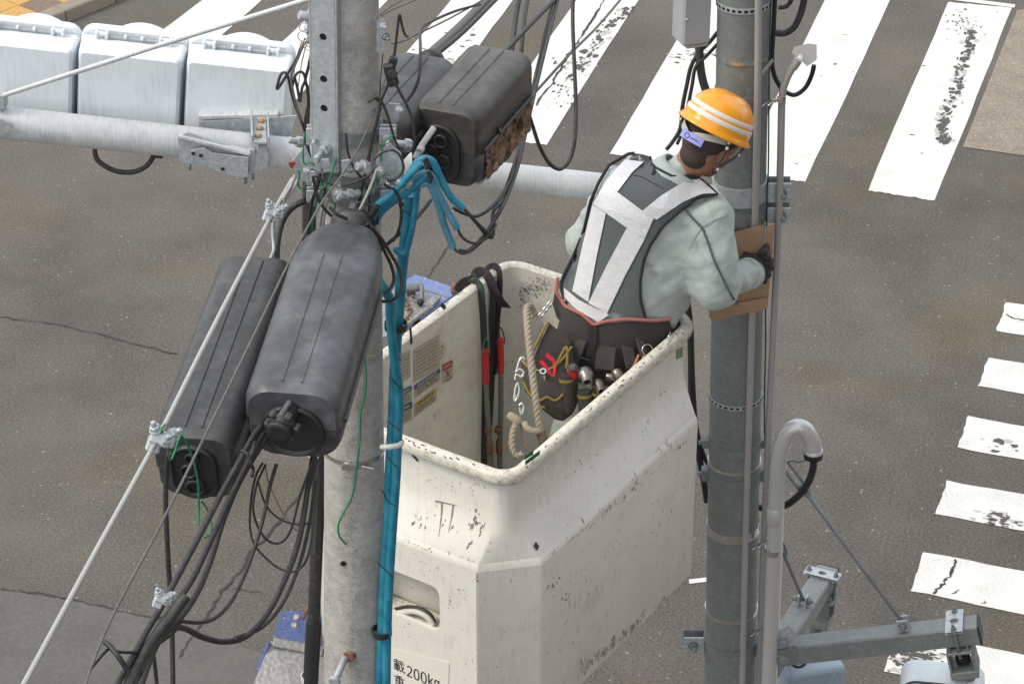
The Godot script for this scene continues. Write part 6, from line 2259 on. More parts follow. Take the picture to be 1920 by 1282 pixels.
# ==================================================================== closures
func closure(label: String, a: Vector3, b: Vector3, wd: float, ht: float, m: Material, m2: Material, taper0: float, taper1: float, roll := 0.0, peel := false, round_ := 0.36) -> Node3D:
	# a: the end nearer the camera, b: the far end
	var t := thing("splice_closure", label, "splice closure", (a + b) * 0.5, "black cable splice closures on the concrete pole")
	var d := (b - a).normalized()
	var x := d.cross(Vector3.UP).normalized()
	var y := x.cross(d).normalized()
	x = x.rotated(d, roll); y = y.rotated(d, roll)
	var L := (b - a).length()
	var r: float = min(wd, ht) * round_
	# upper shell, lower shell; halves of the ring
	var secs := [[0.0, 0.90], [0.012, 0.965], [0.035, 1.0], [L * 0.25, 1.0], [L * 0.5, 1.0], [L * 0.75, 1.0], [L - taper1, 1.0], [L - taper1 * 0.45, 0.90], [L - taper1 * 0.12, 0.74], [L, 0.66]]
	if taper0 > 0.0: secs = [[0.0, 0.62], [taper0 * 0.2, 0.74], [taper0 * 0.6, 0.93], [taper0, 1.0]] + secs.slice(3)
	for half in 2:
		var rings := []
		for q in secs:
			var full := rrect(a + d * q[0], x, y, wd * 0.5 * q[1], ht * 0.5 * q[1], r * q[1], 6)
			var pts := PackedVector3Array()
			# points 0..13 are the upper half, 14..27 the lower
			for i in 14: pts.append(full[i + 14 * half] - y * ((0.010 if half == 0 else -0.0)))
			if half == 0:
				var sg := PackedVector3Array()
				var side: Vector3 = x * (wd * 0.5 * q[1])
				sg.append(a + d * q[0] + side - y * 0.010)
				for p in pts: sg.append(p + y * 0.010)
				sg.append(a + d * q[0] - side - y * 0.010)
				pts = sg
			else:
				var sg := PackedVector3Array()
				var side: Vector3 = x * (wd * 0.5 * q[1] - 0.004)
				sg.append(a + d * q[0] - side - y * 0.012)
				for p in pts: sg.append(p - x * (signf((p - a).dot(x)) * 0.004))
				sg.append(a + d * q[0] + side - y * 0.012)
				pts = sg
			rings.append(pts)
		var st := st0()
		loft(st, rings, true, true, true)
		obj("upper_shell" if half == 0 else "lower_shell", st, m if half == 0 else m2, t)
	# seam flange
	for s in [-1.0, 1.0]:
		var st := st0()
		bar(st, a + d * 0.04 + x * (s * wd * 0.497) - y * 0.012, b - d * (taper1 + 0.005) + x * (s * wd * 0.497) - y * 0.012, 0.016, 0.014, y, 0.003)
		obj("seam_flange", st, M.closure_dark, t)
	# two shallow ribs along the top
	for s in [-1.0, 1.0]:
		var st := st0()
		bar(st, a + d * 0.03 + x * (s * wd * 0.10) + y * (ht * 0.5), b - d * (taper1 + 0.01) + x * (s * wd * 0.10) + y * (ht * 0.5), 0.007, 0.006, y, 0.002)
		obj("rib", st, m, t)
	if peel:
		# flaking brown film on the side towards the right
		var st := st0()
		var rings := []
		for i in 25:
			var f := lerpf(0.06, L - taper1 - 0.01, i / 24.0)
			var row := PackedVector3Array()
			for j in 13:
				var v := j / 12.0
				var yy := lerpf(ht * 0.05, -ht * 0.42, v)
				row.append(a + d * f + x * (wd * 0.5 + 0.0005 + 0.0022 * (sin(i * 2.1 + j * 1.3) + sin(i * 0.7 - j * 2.9))) + y * (yy - 0.016))
			rings.append(row)
		loft(st, rings, false, false, false)
		obj("peeling_film", st, M.peel, t)
		st = st0()
		for i in 16:
			var f := rng.randf_range(0.08, L - taper1 - 0.03)
			var yy := rng.randf_range(-ht * 0.38, 0.0)
			var c := a + d * f + x * (wd * 0.5 + 0.004) + y * yy
			var e := (d * rng.randf_range(-1, 1) + y * rng.randf_range(-1, 1)).normalized()
			var g2 := x.cross(e)
			st.set_smooth_group(FLAT)
			var s1 := rng.randf_range(0.012, 0.04); var s2 := rng.randf_range(0.006, 0.02)
			tri(st, c - e * s1, c + g2 * s2 + x * 0.008, c + e * s1)
			tri(st, c + e * s1, c - g2 * s2, c - e * s1)
		obj("film_flakes", st, M.peel, t).set_meta("kind", "stuff")
		st = st0()
		bar(st, a + d * 0.05 + x * (wd * 0.40) - y * (ht * 0.5 + 0.002), b - d * taper1 + x * (wd * 0.40) - y * (ht * 0.5 + 0.002), 0.016, 0.008, y, 0.002)
		obj("bottom_edge", st, M.sleeve_white, t)
	t.set_meta("ends", 2)
	t.remove_meta("ends")
	return t
func end_boss(t: Node3D, c: Vector3, d: Vector3, y: Vector3, wd: float, ht: float, ports: Array):
	# recessed oval end plate with cable ports
	var x := d.cross(y).normalized()
	var st := st0()
	var rings := []
	for q in [[1.0, -0.006], [1.0, 0.008], [0.92, 0.012], [0.90, 0.004], [0.84, 0.002]]:
		rings.append(rrect(c + d * q[1], x, y, wd * 0.5 * q[0], ht * 0.5 * q[0], min(wd, ht) * 0.48 * q[0], 6))
	loft(st, rings)
	var e := obj("end_plate", st, M.black, t)
	for q in ports:
		st = st0()
		var o: Vector3 = c + x * q[0] + y * q[1]
		lathe(st, o, frame_of(d), [[q[2], 0], [q[2], q[3]], [q[2] * 0.85, q[3] + 0.004], [q[2] * 0.7, q[3] + 0.002], [q[2] * 0.68, 0.004]], 18)
		obj("port", st, M.black, e)
func build_closures():
	# big one in front, at the left of the pole
	var a := ph(548, 796, 5.46); var b := ph(652, 462, 5.56)
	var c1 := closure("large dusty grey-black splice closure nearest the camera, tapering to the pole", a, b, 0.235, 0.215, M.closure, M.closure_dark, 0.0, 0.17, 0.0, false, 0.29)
	var d := (b - a).normalized()
	var x := d.cross(Vector3.UP).normalized(); var y := x.cross(d)
	end_boss(c1, a - d * 0.004 + y * -0.015, -d, y, 0.155, 0.15, [])
	var st := st0()
	var nz := ph(492, 775, 5.48)
	var n0 := a + y * 0.045
	var nd := (nz - n0).normalized()
	nd = (-d + nd * 0.2).normalized()
	lathe(st, n0, frame_of(nd), [[0.026, -0.02], [0.024, 0.03], [0.026, 0.045], [0.036, 0.048], [0.036, 0.060], [0.029, 0.062], [0.028, 0.074], [0.032, 0.076], [0.030, 0.086], [0.012, 0.082]], 24)
	var nzl := obj("cable_nozzle", st, M.black, c1)
	st = st0()
	for i in 6:
		var an := TAU * i / 6.0
		var fb := frame_of(nd)
		var dd := fb.x * cos(an) + fb.y * sin(an)
		box(st, n0 + nd * 0.054 + dd * 0.038, Basis(nd.cross(dd), dd, nd), Vector3(0.016, 0.013, 0.022), 0.003)
	obj("clamp_tooth", st, M.closure_dark, nzl)
	st = st0()
	bar(st, n0 + y * 0.028 - d * 0.0, n0 + nd * 0.06 + y * 0.034, 0.014, 0.012, y, 0.003)
	obj("locking_bar", st, M.closure, nzl)
	st = st0()
	lathe(st, b - d * 0.01 + y * 0.02, frame_of(d), [[0.052, 0], [0.050, 0.05], [0.056, 0.055], [0.058, 0.075], [0.050, 0.078], [0.044, 0.11], [0.02, 0.112]], 24)
	obj("cable_nozzle", st, M.closure_dark, c1)
	st = st0()
	bar(st, b - d * 0.01 + y * 0.060, b + d * 0.12 + y * 0.062, 0.020, 0.016, y, 0.004)
	obj("locking_bar", st, M.closure, c1)
	# second one, to its left and lower
	a = ph(364, 876, 5.35); b = ph(490, 528, 5.46)
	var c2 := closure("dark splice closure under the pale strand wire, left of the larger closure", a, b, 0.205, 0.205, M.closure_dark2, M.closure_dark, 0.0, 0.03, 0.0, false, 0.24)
	d = (b - a).normalized(); x = d.cross(Vector3.UP).normalized(); y = x.cross(d)
	end_boss(c2, a - d * 0.003 - y * 0.01, -d, y, 0.115, 0.165, [[0.0, 0.048, 0.018, 0.012], [0.012, 0.005, 0.022, 0.010], [0.0, -0.045, 0.026, 0.012]])
	st = st0()
	for f in [0.12, 0.36, 0.6, 0.85]:
		var p := a.lerp(b, f) + y * 0.1002 + x * -0.03
		lathe(st, p, frame_of(y), [[0.016, 0], [0.016, 0.0015], [0.013, 0.0022]], 16)
	obj("molded_discs", st, M.closure_dark2, c2)
	st = st0()
	bar(st, a + d * 0.02 + x * 0.094 - y * 0.05, b - d * 0.05 + x * 0.094 - y * 0.05, 0.05, 0.004, x, 0.001)
	obj("side_film", st, M.peel, c2)
	# upper right pair, beyond the pole
	a = ph(830, 276, 5.52); b = ph(944, 150, 5.52)
	var c3 := closure("black splice closure with a peeling brown side, right of the concrete pole", a, b, 0.22, 0.25, M.closure_brown, M.closure_dark, 0.0, 0.05, 0.0, true, 0.22)
	d = (b - a).normalized(); x = d.cross(Vector3.UP).normalized(); y = x.cross(d)
	end_boss(c3, a - d * 0.003 - y * 0.02 - x * 0.01, -d, y, 0.13, 0.185, [[-0.01, 0.045, 0.022, 0.014], [0.02, 0.01, 0.022, 0.012], [-0.015, -0.02, 0.024, 0.012], [0.01, -0.055, 0.022, 0.012]])
	st = st0()
	tube(st, [pz(778, 297, 6.42), pz(792, 270, 6.45), pz(813, 240, 6.5)], 0.0085, 12)
	tube(st, [pz(786, 284, 6.425), pz(790, 276, 6.44)], 0.0105, 12)
	obj("earth_rod", st, M.sleeve_white, c3)
	a = ph(690, 262, 5.58); b = ph(800, 140, 5.58)
	var c4 := closure("flat grey splice closure half hidden behind the concrete pole", a, b, 0.23, 0.16, M.closure_dark2, M.closure_dark, 0.0, 0.04)
	d = (b - a).normalized(); x = d.cross(Vector3.UP).normalized(); y = x.cross(d)
	st = st0()
	lathe(st, b - d * 0.01 + y * 0.02, frame_of(d), [[0.030, 0], [0.030, 0.03], [0.045, 0.034], [0.045, 0.055], [0.028, 0.06], [0.026, 0.09]], 18)
	obj("cable_nozzle", st, M.black, c4)

# ==================================================================== cables
# path points: [px, py, dist]; a missing dist carries on from the last
func cable(called: String, label: String, path: Array, wpx: float, m: Material, cat := "cable", group := "", sides := 8, sub := 6) -> MeshInstance3D:
	var pts := []
	var last := 6.3
	for q in path:
		if q.size() > 2: last = q[2]
		pts.append(pz(q[0], q[1], last))
	var st := st0()
	tube(st, smooth(pts, sub), wpx * 0.5 * mpp(pts[pts.size() / 2]), sides)
	var o := obj(called, st, m, self)
	tag(o, label, cat, group)
	return o
func hcable(called: String, label: String, path: Array, wpx: float, m: Material, cat := "cable") -> MeshInstance3D:
	var pts := []
	for q in path: pts.append(ph(q[0], q[1], q[2]))
	var st := st0()
	tube(st, smooth(pts, 5), wpx * 0.5 * mpp(pts[pts.size() / 2]), 10)
	var o := obj(called, st, m, self)
	tag(o, label, cat)
	return o
# a part laid over a cable: short thick sleeve
func sleeve(called: String, parent: Node3D, path: Array, wpx: float, m: Material):
	var pts := []
	var last := 6.3
	for q in path:
		if q.size() > 2: last = q[2]
		pts.append(pz(q[0], q[1], last))
	var st := st0()
	tube(st, smooth(pts, 4), wpx * 0.5 * mpp(pts[0]), 10)
	return obj(called, st, m, parent)
func build_cables():
	# pale strand to the lower left with its clamps
	var sw := thing("strand_wire", "pale twisted steel strand wire running down to the lower left", "wire", ph(290, 820, 5.66))
	var st := st0()
	var pts := []
	for q in [[548, 336], [505, 412], [440, 535], [370, 672], [296, 820], [170, 1050], [40, 1290], [-20, 1400]]: pts.append(ph(q[0], q[1], 5.66))
	tube(st, smooth(pts, 6), 0.0062, 10)
	obj("strand", st, M.strand, sw)
	st = st0()
	tube(st, [ph(552, 330, 5.66), ph(543, 352, 5.67), ph(530, 374, 5.67)], 0.0045, 8)
	tube(st, [ph(558, 338, 5.66), ph(548, 356, 5.66), ph(532, 376, 5.66)], 0.0045, 8)
	obj("strand_tail", st, M.strand, sw)
	clamp3(sw, ph(514, 398, 5.67), 0.030)
	clamp3(sw, ph(304, 822, 5.66), 0.036)
	st = st0()
	pts = [ph(512, 412, 5.62), ph(511, 440, 5.58), ph(513, 466, 5.55), ph(508, 482, 5.54), ph(494, 512, 5.5)]
	tube(st, smooth(pts, 5), 0.0048, 8)
	obj("hanger_rod", st, M.galv, sw)
	# thin dark wire parallel to it
	hcable("drop_wire", "thin grey wire crossing over the large closure to the lower left", [[735, 100, 5.9], [705, 200, 5.86], [676, 270, 5.82], [640, 330, 5.80], [600, 385, 5.78], [545, 485, 5.78], [470, 640, 5.78], [392, 800, 5.78], [300, 985, 5.78], [210, 1155, 5.78], [166, 1262, 5.78], [156, 1300, 5.78]], 5.0, M.cable_grey, "wire")
	# bundle that leaves the nozzle of the large closure
	var zc := 5.45
	hcable("fiber_cable", "uppermost black cable leaving the nozzle of the large closure", [[500, 788, 5.46], [478, 812, 5.44], [450, 862, 5.42], [415, 925, 5.38], [370, 1010, 5.34], [330, 1085, 5.3], [300, 1140, 5.28], [262, 1205, 5.26], [205, 1310, 5.25]], 12.0, M.cable)
	hcable("fiber_cable", "second black cable from the nozzle, beside the uppermost one", [[506, 792, 5.45], [484, 826, 5.42], [462, 872, 5.38], [428, 940, 5.34], [396, 1010, 5.3], [362, 1082, 5.26], [330, 1130, 5.25], [296, 1175, 5.24], [262, 1235, 5.24], [224, 1310, 5.24]], 12.0, M.cable)
	hcable("fiber_cable", "third black cable from the nozzle, swinging widest to the right", [[510, 798, 5.44], [488, 836, 5.40], [462, 878, 5.36], [440, 920, 5.32], [416, 980, 5.28], [396, 1045, 5.24], [372, 1105, 5.22], [340, 1155, 5.21], [300, 1195, 5.21], [262, 1260, 5.21], [240, 1310, 5.21]], 12.0, M.cable)
	var tie := hcable("cable_tie", "black cable tie with a loose tail on the nozzle cables", [[452, 845, 5.46], [462, 850, 5.46], [470, 868, 5.44], [474, 880, 5.42], [472, 893, 5.42]], 7.0, M.black, "cable tie")
	hcable("cable_bundle", "thick taped bundle of black cables at the bottom left", [[348, 1118, 5.30], [318, 1160, 5.27], [282, 1205, 5.25], [250, 1262, 5.24], [226, 1320, 5.24]], 21.0, M.cable)
	hcable("sling_cable", "heavy black cable sagging in a wide curve towards the concrete pole", [[262, 1260, 5.22], [290, 1210, 5.2], [318, 1180, 5.18], [345, 1178, 5.12], [378, 1194, 5.05], [420, 1203, 5.0], [462, 1192, 4.98], [500, 1152, 5.0], [528, 1100, 5.04], [552, 1040, 5.08], [566, 985, 5.14], [576, 920, 5.2], [586, 860, 5.26], [590, 820, 5.3]], 11.5, M.cable)
	hcable("sling_cable", "thin black cable in a shallow curve above the heavy sagging one", [[336, 1164, 5.2], [370, 1167, 5.14], [400, 1160, 5.1], [430, 1132, 5.08], [455, 1085, 5.1], [476, 1030, 5.14], [494, 968, 5.2], [506, 910, 5.26], [518, 870, 5.3]], 7.5, M.cable)
	hcable("riser_cable", "straight black cable dropping from the end of the dark closure", [[316, 850, 5.5], [312, 880, 5.42], [310, 940, 5.32], [313, 1020, 5.2], [318, 1110, 5.05], [322, 1190, 4.92], [324, 1310, 4.75]], 10.0, M.cable)
	hcable("riser_cable", "black cable branching off below the taped bundle", [[296, 1160, 5.2], [340, 1150, 5.16], [330, 1178, 5.1], [305, 1200, 5.1], [288, 1214, 5.06], [290, 1250, 4.95], [296, 1310, 4.85]], 8.0, M.cable)
	# loops below the large closure
	hcable("loop_cable", "narrow black loop hanging below the large closure, the left one", [[492, 868, 5.3], [480, 890, 5.26], [471, 930, 5.2], [468, 985, 5.12], [476, 1020, 5.08], [500, 1048, 5.04], [524, 1066, 5.02], [548, 1072, 5.02], [568, 1060, 5.04], [580, 1030, 5.1], [588, 960, 5.18], [596, 900, 5.24]], 4.6, M.cable)
	hcable("loop_cable", "narrow black loop hanging below the large closure, the inner one", [[497, 872, 5.3], [482, 905, 5.24], [474, 950, 5.18], [482, 985, 5.12], [498, 1010, 5.08], [518, 1019, 5.06], [535, 1010, 5.08], [548, 985, 5.12], [562, 930, 5.2], [576, 890, 5.25], [592, 850, 5.3]], 4.6, M.cable)
	hcable("loop_cable", "thin black wire bending right below the large closure", [[484, 905, 5.25], [495, 940, 5.2], [510, 962, 5.16], [535, 978, 5.14], [560, 983, 5.14], [585, 980, 5.14]], 4.0, M.cable)
	hcable("pale_wire", "thin pale wire with a small plug dangling below the large closure", [[497, 870, 5.3], [502, 900, 5.24], [515, 932, 5.18], [532, 966, 5.12], [548, 986, 5.1], [556, 995, 5.08]], 3.2, M.brass_dull, "wire")
	hcable("green_wire", "green earth wire curving down from the dark closure's end", [[336, 815, 5.52], [348, 828, 5.48], [362, 862, 5.4], [371, 905, 5.32], [372, 950, 5.24], [371, 985, 5.2]], 4.6, M.green, "wire")
	hcable("green_wire", "green earth wire looping behind the black nozzle cables", [[376, 938, 5.3], [388, 955, 5.26], [396, 985, 5.22], [392, 1002, 5.2], [382, 1008, 5.2]], 3.8, M.green, "wire")
	hcable("green_wire", "short green wire at the strand clamp of the dark closure", [[308, 796, 5.69], [303, 806, 5.70], [312, 830, 5.6], [318, 862, 5.5], [326, 850, 5.5], [332, 830, 5.52], [338, 816, 5.53]], 4.0, M.green, "wire")
	# clamp on the bundle
	var bc := thing("bundle_clamp", "small galvanised bolt clamp on the black cable bundle at lower left", "clamp", ph(305, 1120, 5.36))
	clamp3(bc, ph(306, 1122, 5.38), 0.024)
	var bt := hcable("tied_wire", "black wire tied in a knot at the left of the cable bundle", [[156, 1310, 5.3], [164, 1264, 5.3], [184, 1236, 5.3], [204, 1216, 5.3], [222, 1222, 5.3], [256, 1223, 5.26]], 6.0, M.black, "wire")
	hcable("tied_wire", "black tape tail slanting from the knot to the cable bundle", [[196, 1204, 5.31], [206, 1212, 5.31], [222, 1232, 5.3], [242, 1262, 5.26]], 11.0, M.black, "wire")
	# black riser pipe left of the pole
	var rp := thing("riser_pipe", "thick black plastic riser pipe strapped to the left side of the concrete pole", "pipe", cpole(1290))
	st = st0()
	pts = [pz(580, 330, 6.47), pz(579, 480, 6.47), pz(582, 640, 6.46), pz(598, 800, 6.44), pz(597, 930, 6.43), pz(592, 1060, 6.43), pz(587, 1180, 6.42)]
	tube(st, smooth(pts, 5), 12.5 * mpp(pts[3]), 14)
	obj("upper_pipe", st, M.cable, rp)
	st = st0()
	pts = [pz(588, 1165, 6.42), pz(583, 1260, 6.42), pz(578, 1340, 6.42)]
	var pe: Vector3 = pts[2]
	var pdn := (pts[2] - pts[1]) as Vector3
	pts.append(pe + pdn.normalized() * (pe.y / -pdn.normalized().y - 0.05))
	tube(st, pts, 15.0 * mpp(pts[0]), 14)
	obj("lower_pipe", st, M.black, rp)
	for q in [[592, 845, 0.020, M.sleeve_white], [580, 1270, 0.020, M.sleeve_white]]:
		st = st0()
		hoop(st, pz(q[0], q[1], 6.43), Vector3.UP, 0.024, q[2], 0.004, 0, TAU, 24)
		obj("strap", st, q[3], rp)
	hcable("dark_cable", "black cables bundled along the riser pipe below the large closure", [[604, 800, 5.2], [592, 845, 5.1], [588, 880, 5.06], [572, 940, 4.98], [560, 1010, 4.9]], 9.0, M.cable)
	hcable("dark_cable", "second black cable hugging the riser pipe", [[612, 790, 5.2], [602, 850, 5.08], [598, 910, 5.0], [594, 970, 4.92], [590, 1040, 4.84]], 9.0, M.cable)
	# earth wire on the face of the concrete pole
	var fz := 6.4 - 0.098
	cable("green_wire", "green earth wire running down the face of the concrete pole into a hole", [[681, 655, fz], [686, 700], [684, 740], [676, 775], [675, 815], [672, 845, fz - 0.012], [668, 880, fz], [660, 930], [642, 965], [634, 985], [636, 1005], [648, 1020, fz + 0.01]], 3.8, M.green, "wire")
	# ------------------------------------------------ knot of cables left of the channel
	cable("hook_cable", "black cable bent like a hook in front of the traffic signal", [[570, 80, 6.42], [556, 110], [540, 136], [522, 164], [519, 163], [526, 140], [534, 136], [540, 146], [545, 170], [552, 195], [560, 215], [572, 250], [580, 300]], 5.5, M.cable)
	cable("hook_cable", "second looped black cable left of the steel channel", [[552, 145, 6.40], [556, 160], [560, 180], [562, 190], [566, 165], [572, 150], [568, 137], [560, 135], [552, 144], [548, 160]], 5.5, M.cable)
	cable("hook_cable", "black cable hanging down beside the channel's left flange", [[584, 95, 6.41], [578, 125], [572, 150], [576, 165], [578, 200], [576, 240], [578, 280], [584, 310]], 6.0, M.cable)
	cable("hook_cable", "black cable passing behind the channel foot on the left", [[590, 160, 6.44], [582, 185], [574, 215], [572, 245], [578, 290], [590, 320], [600, 350]], 6.5, M.cable)
	cable("hook_cable", "taut dark cable from the anchor to the cable knot", [[572, 72, 6.38], [560, 105], [546, 140], [548, 165], [556, 200], [566, 225]], 4.5, M.cable_grey)
	cable("tie_wire", "thin tie wire left of the channel, outer one", [[566, 76, 6.38], [556, 106], [548, 130]], 1.8, M.cable, "wire")
	cable("tie_wire", "thin tie wire left of the channel, middle one", [[574, 82, 6.38], [566, 115], [562, 140], [558, 165]], 1.8, M.cable, "wire")
	cable("tie_wire", "thin tie wire left of the channel, beside the flange", [[588, 98, 6.38], [582, 130], [580, 158]], 1.8, M.cable, "wire")
	var an := thing("wire_anchor", "small steel anchor with coiled tie wires at the channel's left edge", "anchor", pz(576, 70, 6.38))
	st = st0()
	box(st, pz(588, 66, 6.40), Basis.IDENTITY, Vector3(0.012, 0.095, 0.05), 0.002)
	obj("plate", st, M.galv_dark, an)
	st = st0()
	cyl(st, pz(572, 56, 6.38), pz(585, 52, 6.38), 0.012, 12)
	cyl(st, pz(574, 76, 6.38), pz(584, 74, 6.38), 0.010, 12)
	obj("thimble", st, M.galv, an)
	for q in [[570, 50, 0.012], [568, 66, 0.014], [582, 78, 0.013], [578, 84, 0.012]]:
		st = st0()
		var cc := pz(q[0], q[1], 6.37)
		pts = []
		for i in 15: pts.append(cc + Vector3(cos(i * 0.5) * q[2], sin(i * 0.5) * q[2], i * 0.0008))
		tube(st, pts, 0.0014, 6)
		obj("coiled_wire", st, M.steel, an)
	# ------------------------------------------------ right of the pole, upper
	cable("tail_wire", "black cable sticking up right of the pole top and bending over", [[738, 115, 6.34], [742, 80], [746, 45], [748, 30], [750, 30], [754, 50], [760, 66], [766, 69]], 5.0, M.cable)
	var blk := thing("terminal_block", "small black cable connector block hanging right of the pole top", "connector", pz(732, 130, 6.3))
	st = st0()
	box(st, pz(736, 116, 6.31), Basis(Vector3(0, 0, 1), -0.3), Vector3(0.022, 0.03, 0.02), 0.004)
	box(st, pz(733, 140, 6.30), Basis(Vector3(0, 0, 1), 0.2), Vector3(0.030, 0.065, 0.022), 0.005)
	lathe(st, pz(735, 138, 6.29), frame_of(Vector3(0.2, 0.3, 1)), [[0.013, 0], [0.013, 0.008], [0.011, 0.010]], 18)
	obj("body", st, M.black, blk)
	cable("lead_wire", "dark lead from the connector block curving down over the pole fittings", [[728, 158, 6.3], [720, 175], [712, 190], [702, 184, 6.27], [690, 192], [704, 182], [714, 188], [724, 210], [732, 235], [740, 262], [752, 282], [768, 284], [776, 270], [774, 230], [762, 196], [752, 178], [742, 158], [738, 150]], 5.5, M.cable)
	cable("lead_wire", "black lead running down the front of the pole below the connector block", [[713, 190, 6.27], [708, 220], [700, 250], [692, 290], [686, 320], [678, 350], [672, 390], [664, 420]], 7.0, M.cable)
	cable("lead_wire", "thin wire along the right edge of the pole top", [[718, 100, 6.36], [714, 140], [712, 175], [710, 200]], 2.2, M.cable, "wire")
	cable("arc_cable", "grey-black cable arcing from the upper right down to the fittings", [[900, 8, 7.3], [850, 22, 7.1], [800, 45, 6.8], [788, 60, 6.7], [788, 90, 6.55], [786, 140, 6.45], [776, 170, 6.42], [762, 190, 6.40]], 6.0, M.cable)
	cable("arc_cable", "thin grey cable meeting the arc cable near the pole", [[905, 0, 7.4], [840, 36, 7.1], [786, 62, 6.75], [760, 75, 6.6], [735, 82, 6.5]], 3.5, M.cable_grey)
	cable("span_wire", "thin black wire leaving the pole top to the right", [[712, 28, 6.4], [740, 8, 6.6], [780, -12, 6.9]], 2.0, M.cable, "wire")
	cable("span_wire", "thin black wire just below the pole-top wire", [[714, 30, 6.4], [745, 14, 6.6], [800, -8, 6.9]], 2.0, M.cable, "wire")
	# trunk cables to the flat closure
	cable("trunk_cable", "thick grey trunk cable running from the flat closure to the top of the frame", [[806, 104, 7.0], [860, 55, 7.5], [915, 0, 8.1], [960, -45, 8.6]], 20.0, M.cable_trunk, "cable", "", 12)
	cable("trunk_cable", "slim black trunk cable lying against the thick grey one", [[820, 100, 6.95], [870, 58, 7.45], [928, 0, 8.05], [970, -42, 8.5]], 9.0, M.cable, "cable", "", 10)
	cable("feed_cable", "black cable entering the far end of the peeling closure from above", [[945, 98, 7.15], [990, 50, 7.5], [1035, 4, 7.9], [1060, -20, 8.1]], 9.0, M.cable)
	cable("feed_cable", "grey cable beside the feed of the peeling closure", [[950, 94, 7.2], [985, 55, 7.5], [1025, 10, 7.9], [1050, -20, 8.1]], 5.5, M.cable_grey)
	# hanging loops right of the peeling closure
	cable("hanging_cable", "black cable hanging from the top, leftmost of the vertical group", [[976, -20, 7.9], [966, 40, 7.7], [960, 90, 7.5], [955, 130, 7.4], [952, 200, 7.3]], 10.0, M.cable)
	cable("hanging_cable", "black cable hanging from the top, second of the vertical group", [[992, -20, 7.9], [984, 30, 7.7], [978, 90, 7.5], [974, 150, 7.4], [968, 230, 7.2], [950, 290, 6.95], [930, 306, 6.85]], 8.0, M.cable)
	cable("hanging_cable", "long black cable from the top right sweeping down past the worker's arm tube", [[1050, -20, 8.1], [1038, 30, 7.8], [1025, 80, 7.5], [1008, 150, 7.2], [996, 200, 7.0], [985, 250, 6.85], [968, 320, 6.7], [945, 380, 6.55], [925, 415, 6.48], [910, 440, 6.44], [880, 470, 6.4], [862, 470, 6.38]], 8.5, M.cable)
	cable("hanging_cable", "black cable close beside the long sweeping one", [[1044, -20, 8.1], [1030, 30, 7.8], [1016, 90, 7.5], [1002, 150, 7.2], [990, 210, 7.0], [976, 270, 6.8], [960, 320, 6.7], [940, 375, 6.55], [924, 400, 6.5], [925, 440, 6.46], [915, 443, 6.44], [895, 420, 6.42], [868, 388, 6.4]], 6.5, M.cable)
	cable("hanging_cable", "grey-black cable sweeping left under the peeling closure", [[980, 230, 6.9], [968, 300, 6.75], [950, 350, 6.6], [925, 385, 6.52], [895, 405, 6.46], [870, 400, 6.44], [850, 390, 6.42]], 6.5, M.cable)
	cable("loop_line", "wide black loop hanging free between the crosswalk stripes", [[1075, -20, 7.6], [1074, 40, 7.5], [1077, 120, 7.4], [1080, 200, 7.3], [1078, 260, 7.2], [1068, 300, 7.15], [1050, 317, 7.1], [1030, 306, 7.05], [1012, 275, 7.0], [1000, 240, 6.98], [992, 215, 6.96]], 7.5, M.cable)
	cable("messenger_wire", "thin twisted steel wire crossing the upper crosswalk stripes diagonally", [[1168, -6, 8.4], [1120, 50, 8.0], [1070, 100, 7.6], [1010, 166, 7.2], [985, 192, 7.05]], 5.0, M.cable_grey, "wire")
	cable("coil_cable", "coiled black cable behind the lower edge of the peeling closure", [[960, 250, 7.1], [958, 280], [945, 300], [925, 303], [905, 296]], 8.0, M.cable)
	cable("coil_cable", "second turn of the coil behind the peeling closure", [[954, 262, 7.15], [946, 288], [930, 308], [910, 308], [895, 300]], 7.0, M.cable)
	# ------------------------------------------------ blue sleeved cables
	var B: Material = M.blue
	var b1 := cable("blue_pipe", "thick bright blue protective pipe running down the right side of the concrete pole", [[768, 365, 6.30], [764, 420], [757, 470], [752, 520, 6.32], [748, 580, 6.34], [743, 640, 6.36], [740, 700, 6.36], [737, 780, 6.36], [731, 880, 6.35], [727, 980, 6.34], [720, 1090, 6.33], [716, 1200, 6.32], [712, 1320, 6.31]], 21.0, B, "pipe", "", 14)
	cable("blue_pipe", "second blue pipe twisted close against the thick one along the pole", [[706, 522, 6.27], [718, 540, 6.26], [730, 560, 6.27], [732, 600, 6.30], [738, 660, 6.32], [748, 740, 6.34], [745, 830, 6.34], [742, 900, 6.33], [735, 1000, 6.32], [729, 1100, 6.31], [725, 1200, 6.30], [724, 1320, 6.29]], 18.0, M.blue, "pipe", "", 14)
	cable("blue_pipe", "thin bright blue pipe bending in a hook beside the thick one", [[782, 350, 6.26], [779, 390], [772, 430], [765, 460], [758, 474], [748, 474], [740, 466]], 12.0, B, "pipe", "", 12)
	cable("blue_pipe", "short blue pipe bending left over the large closure's top", [[790, 305, 6.2], [770, 325], [748, 350], [726, 370], [708, 385], [700, 402], [698, 424]], 15.0, B, "pipe", "", 12)
	cable("blue_pipe", "blue pipe just below the one bending over the closure top", [[802, 326, 6.22], [782, 345], [760, 362], [735, 378], [718, 392], [706, 408]], 16.0, B, "pipe", "", 12)
	cable("blue_pipe", "uppermost blue pipe arching right towards the hanging cables", [[772, 318, 6.24], [784, 302], [798, 297], [812, 304], [822, 325], [834, 350], [848, 372], [869, 390]], 14.0, M.blue, "pipe", "", 12)
	cable("blue_pipe", "dull blue pipe arching down, middle of the three on the right", [[770, 338, 6.22], [790, 326], [803, 325], [815, 340], [824, 365], [838, 395], [850, 415], [857, 428]], 14.0, M.blue_dull, "pipe", "", 12)
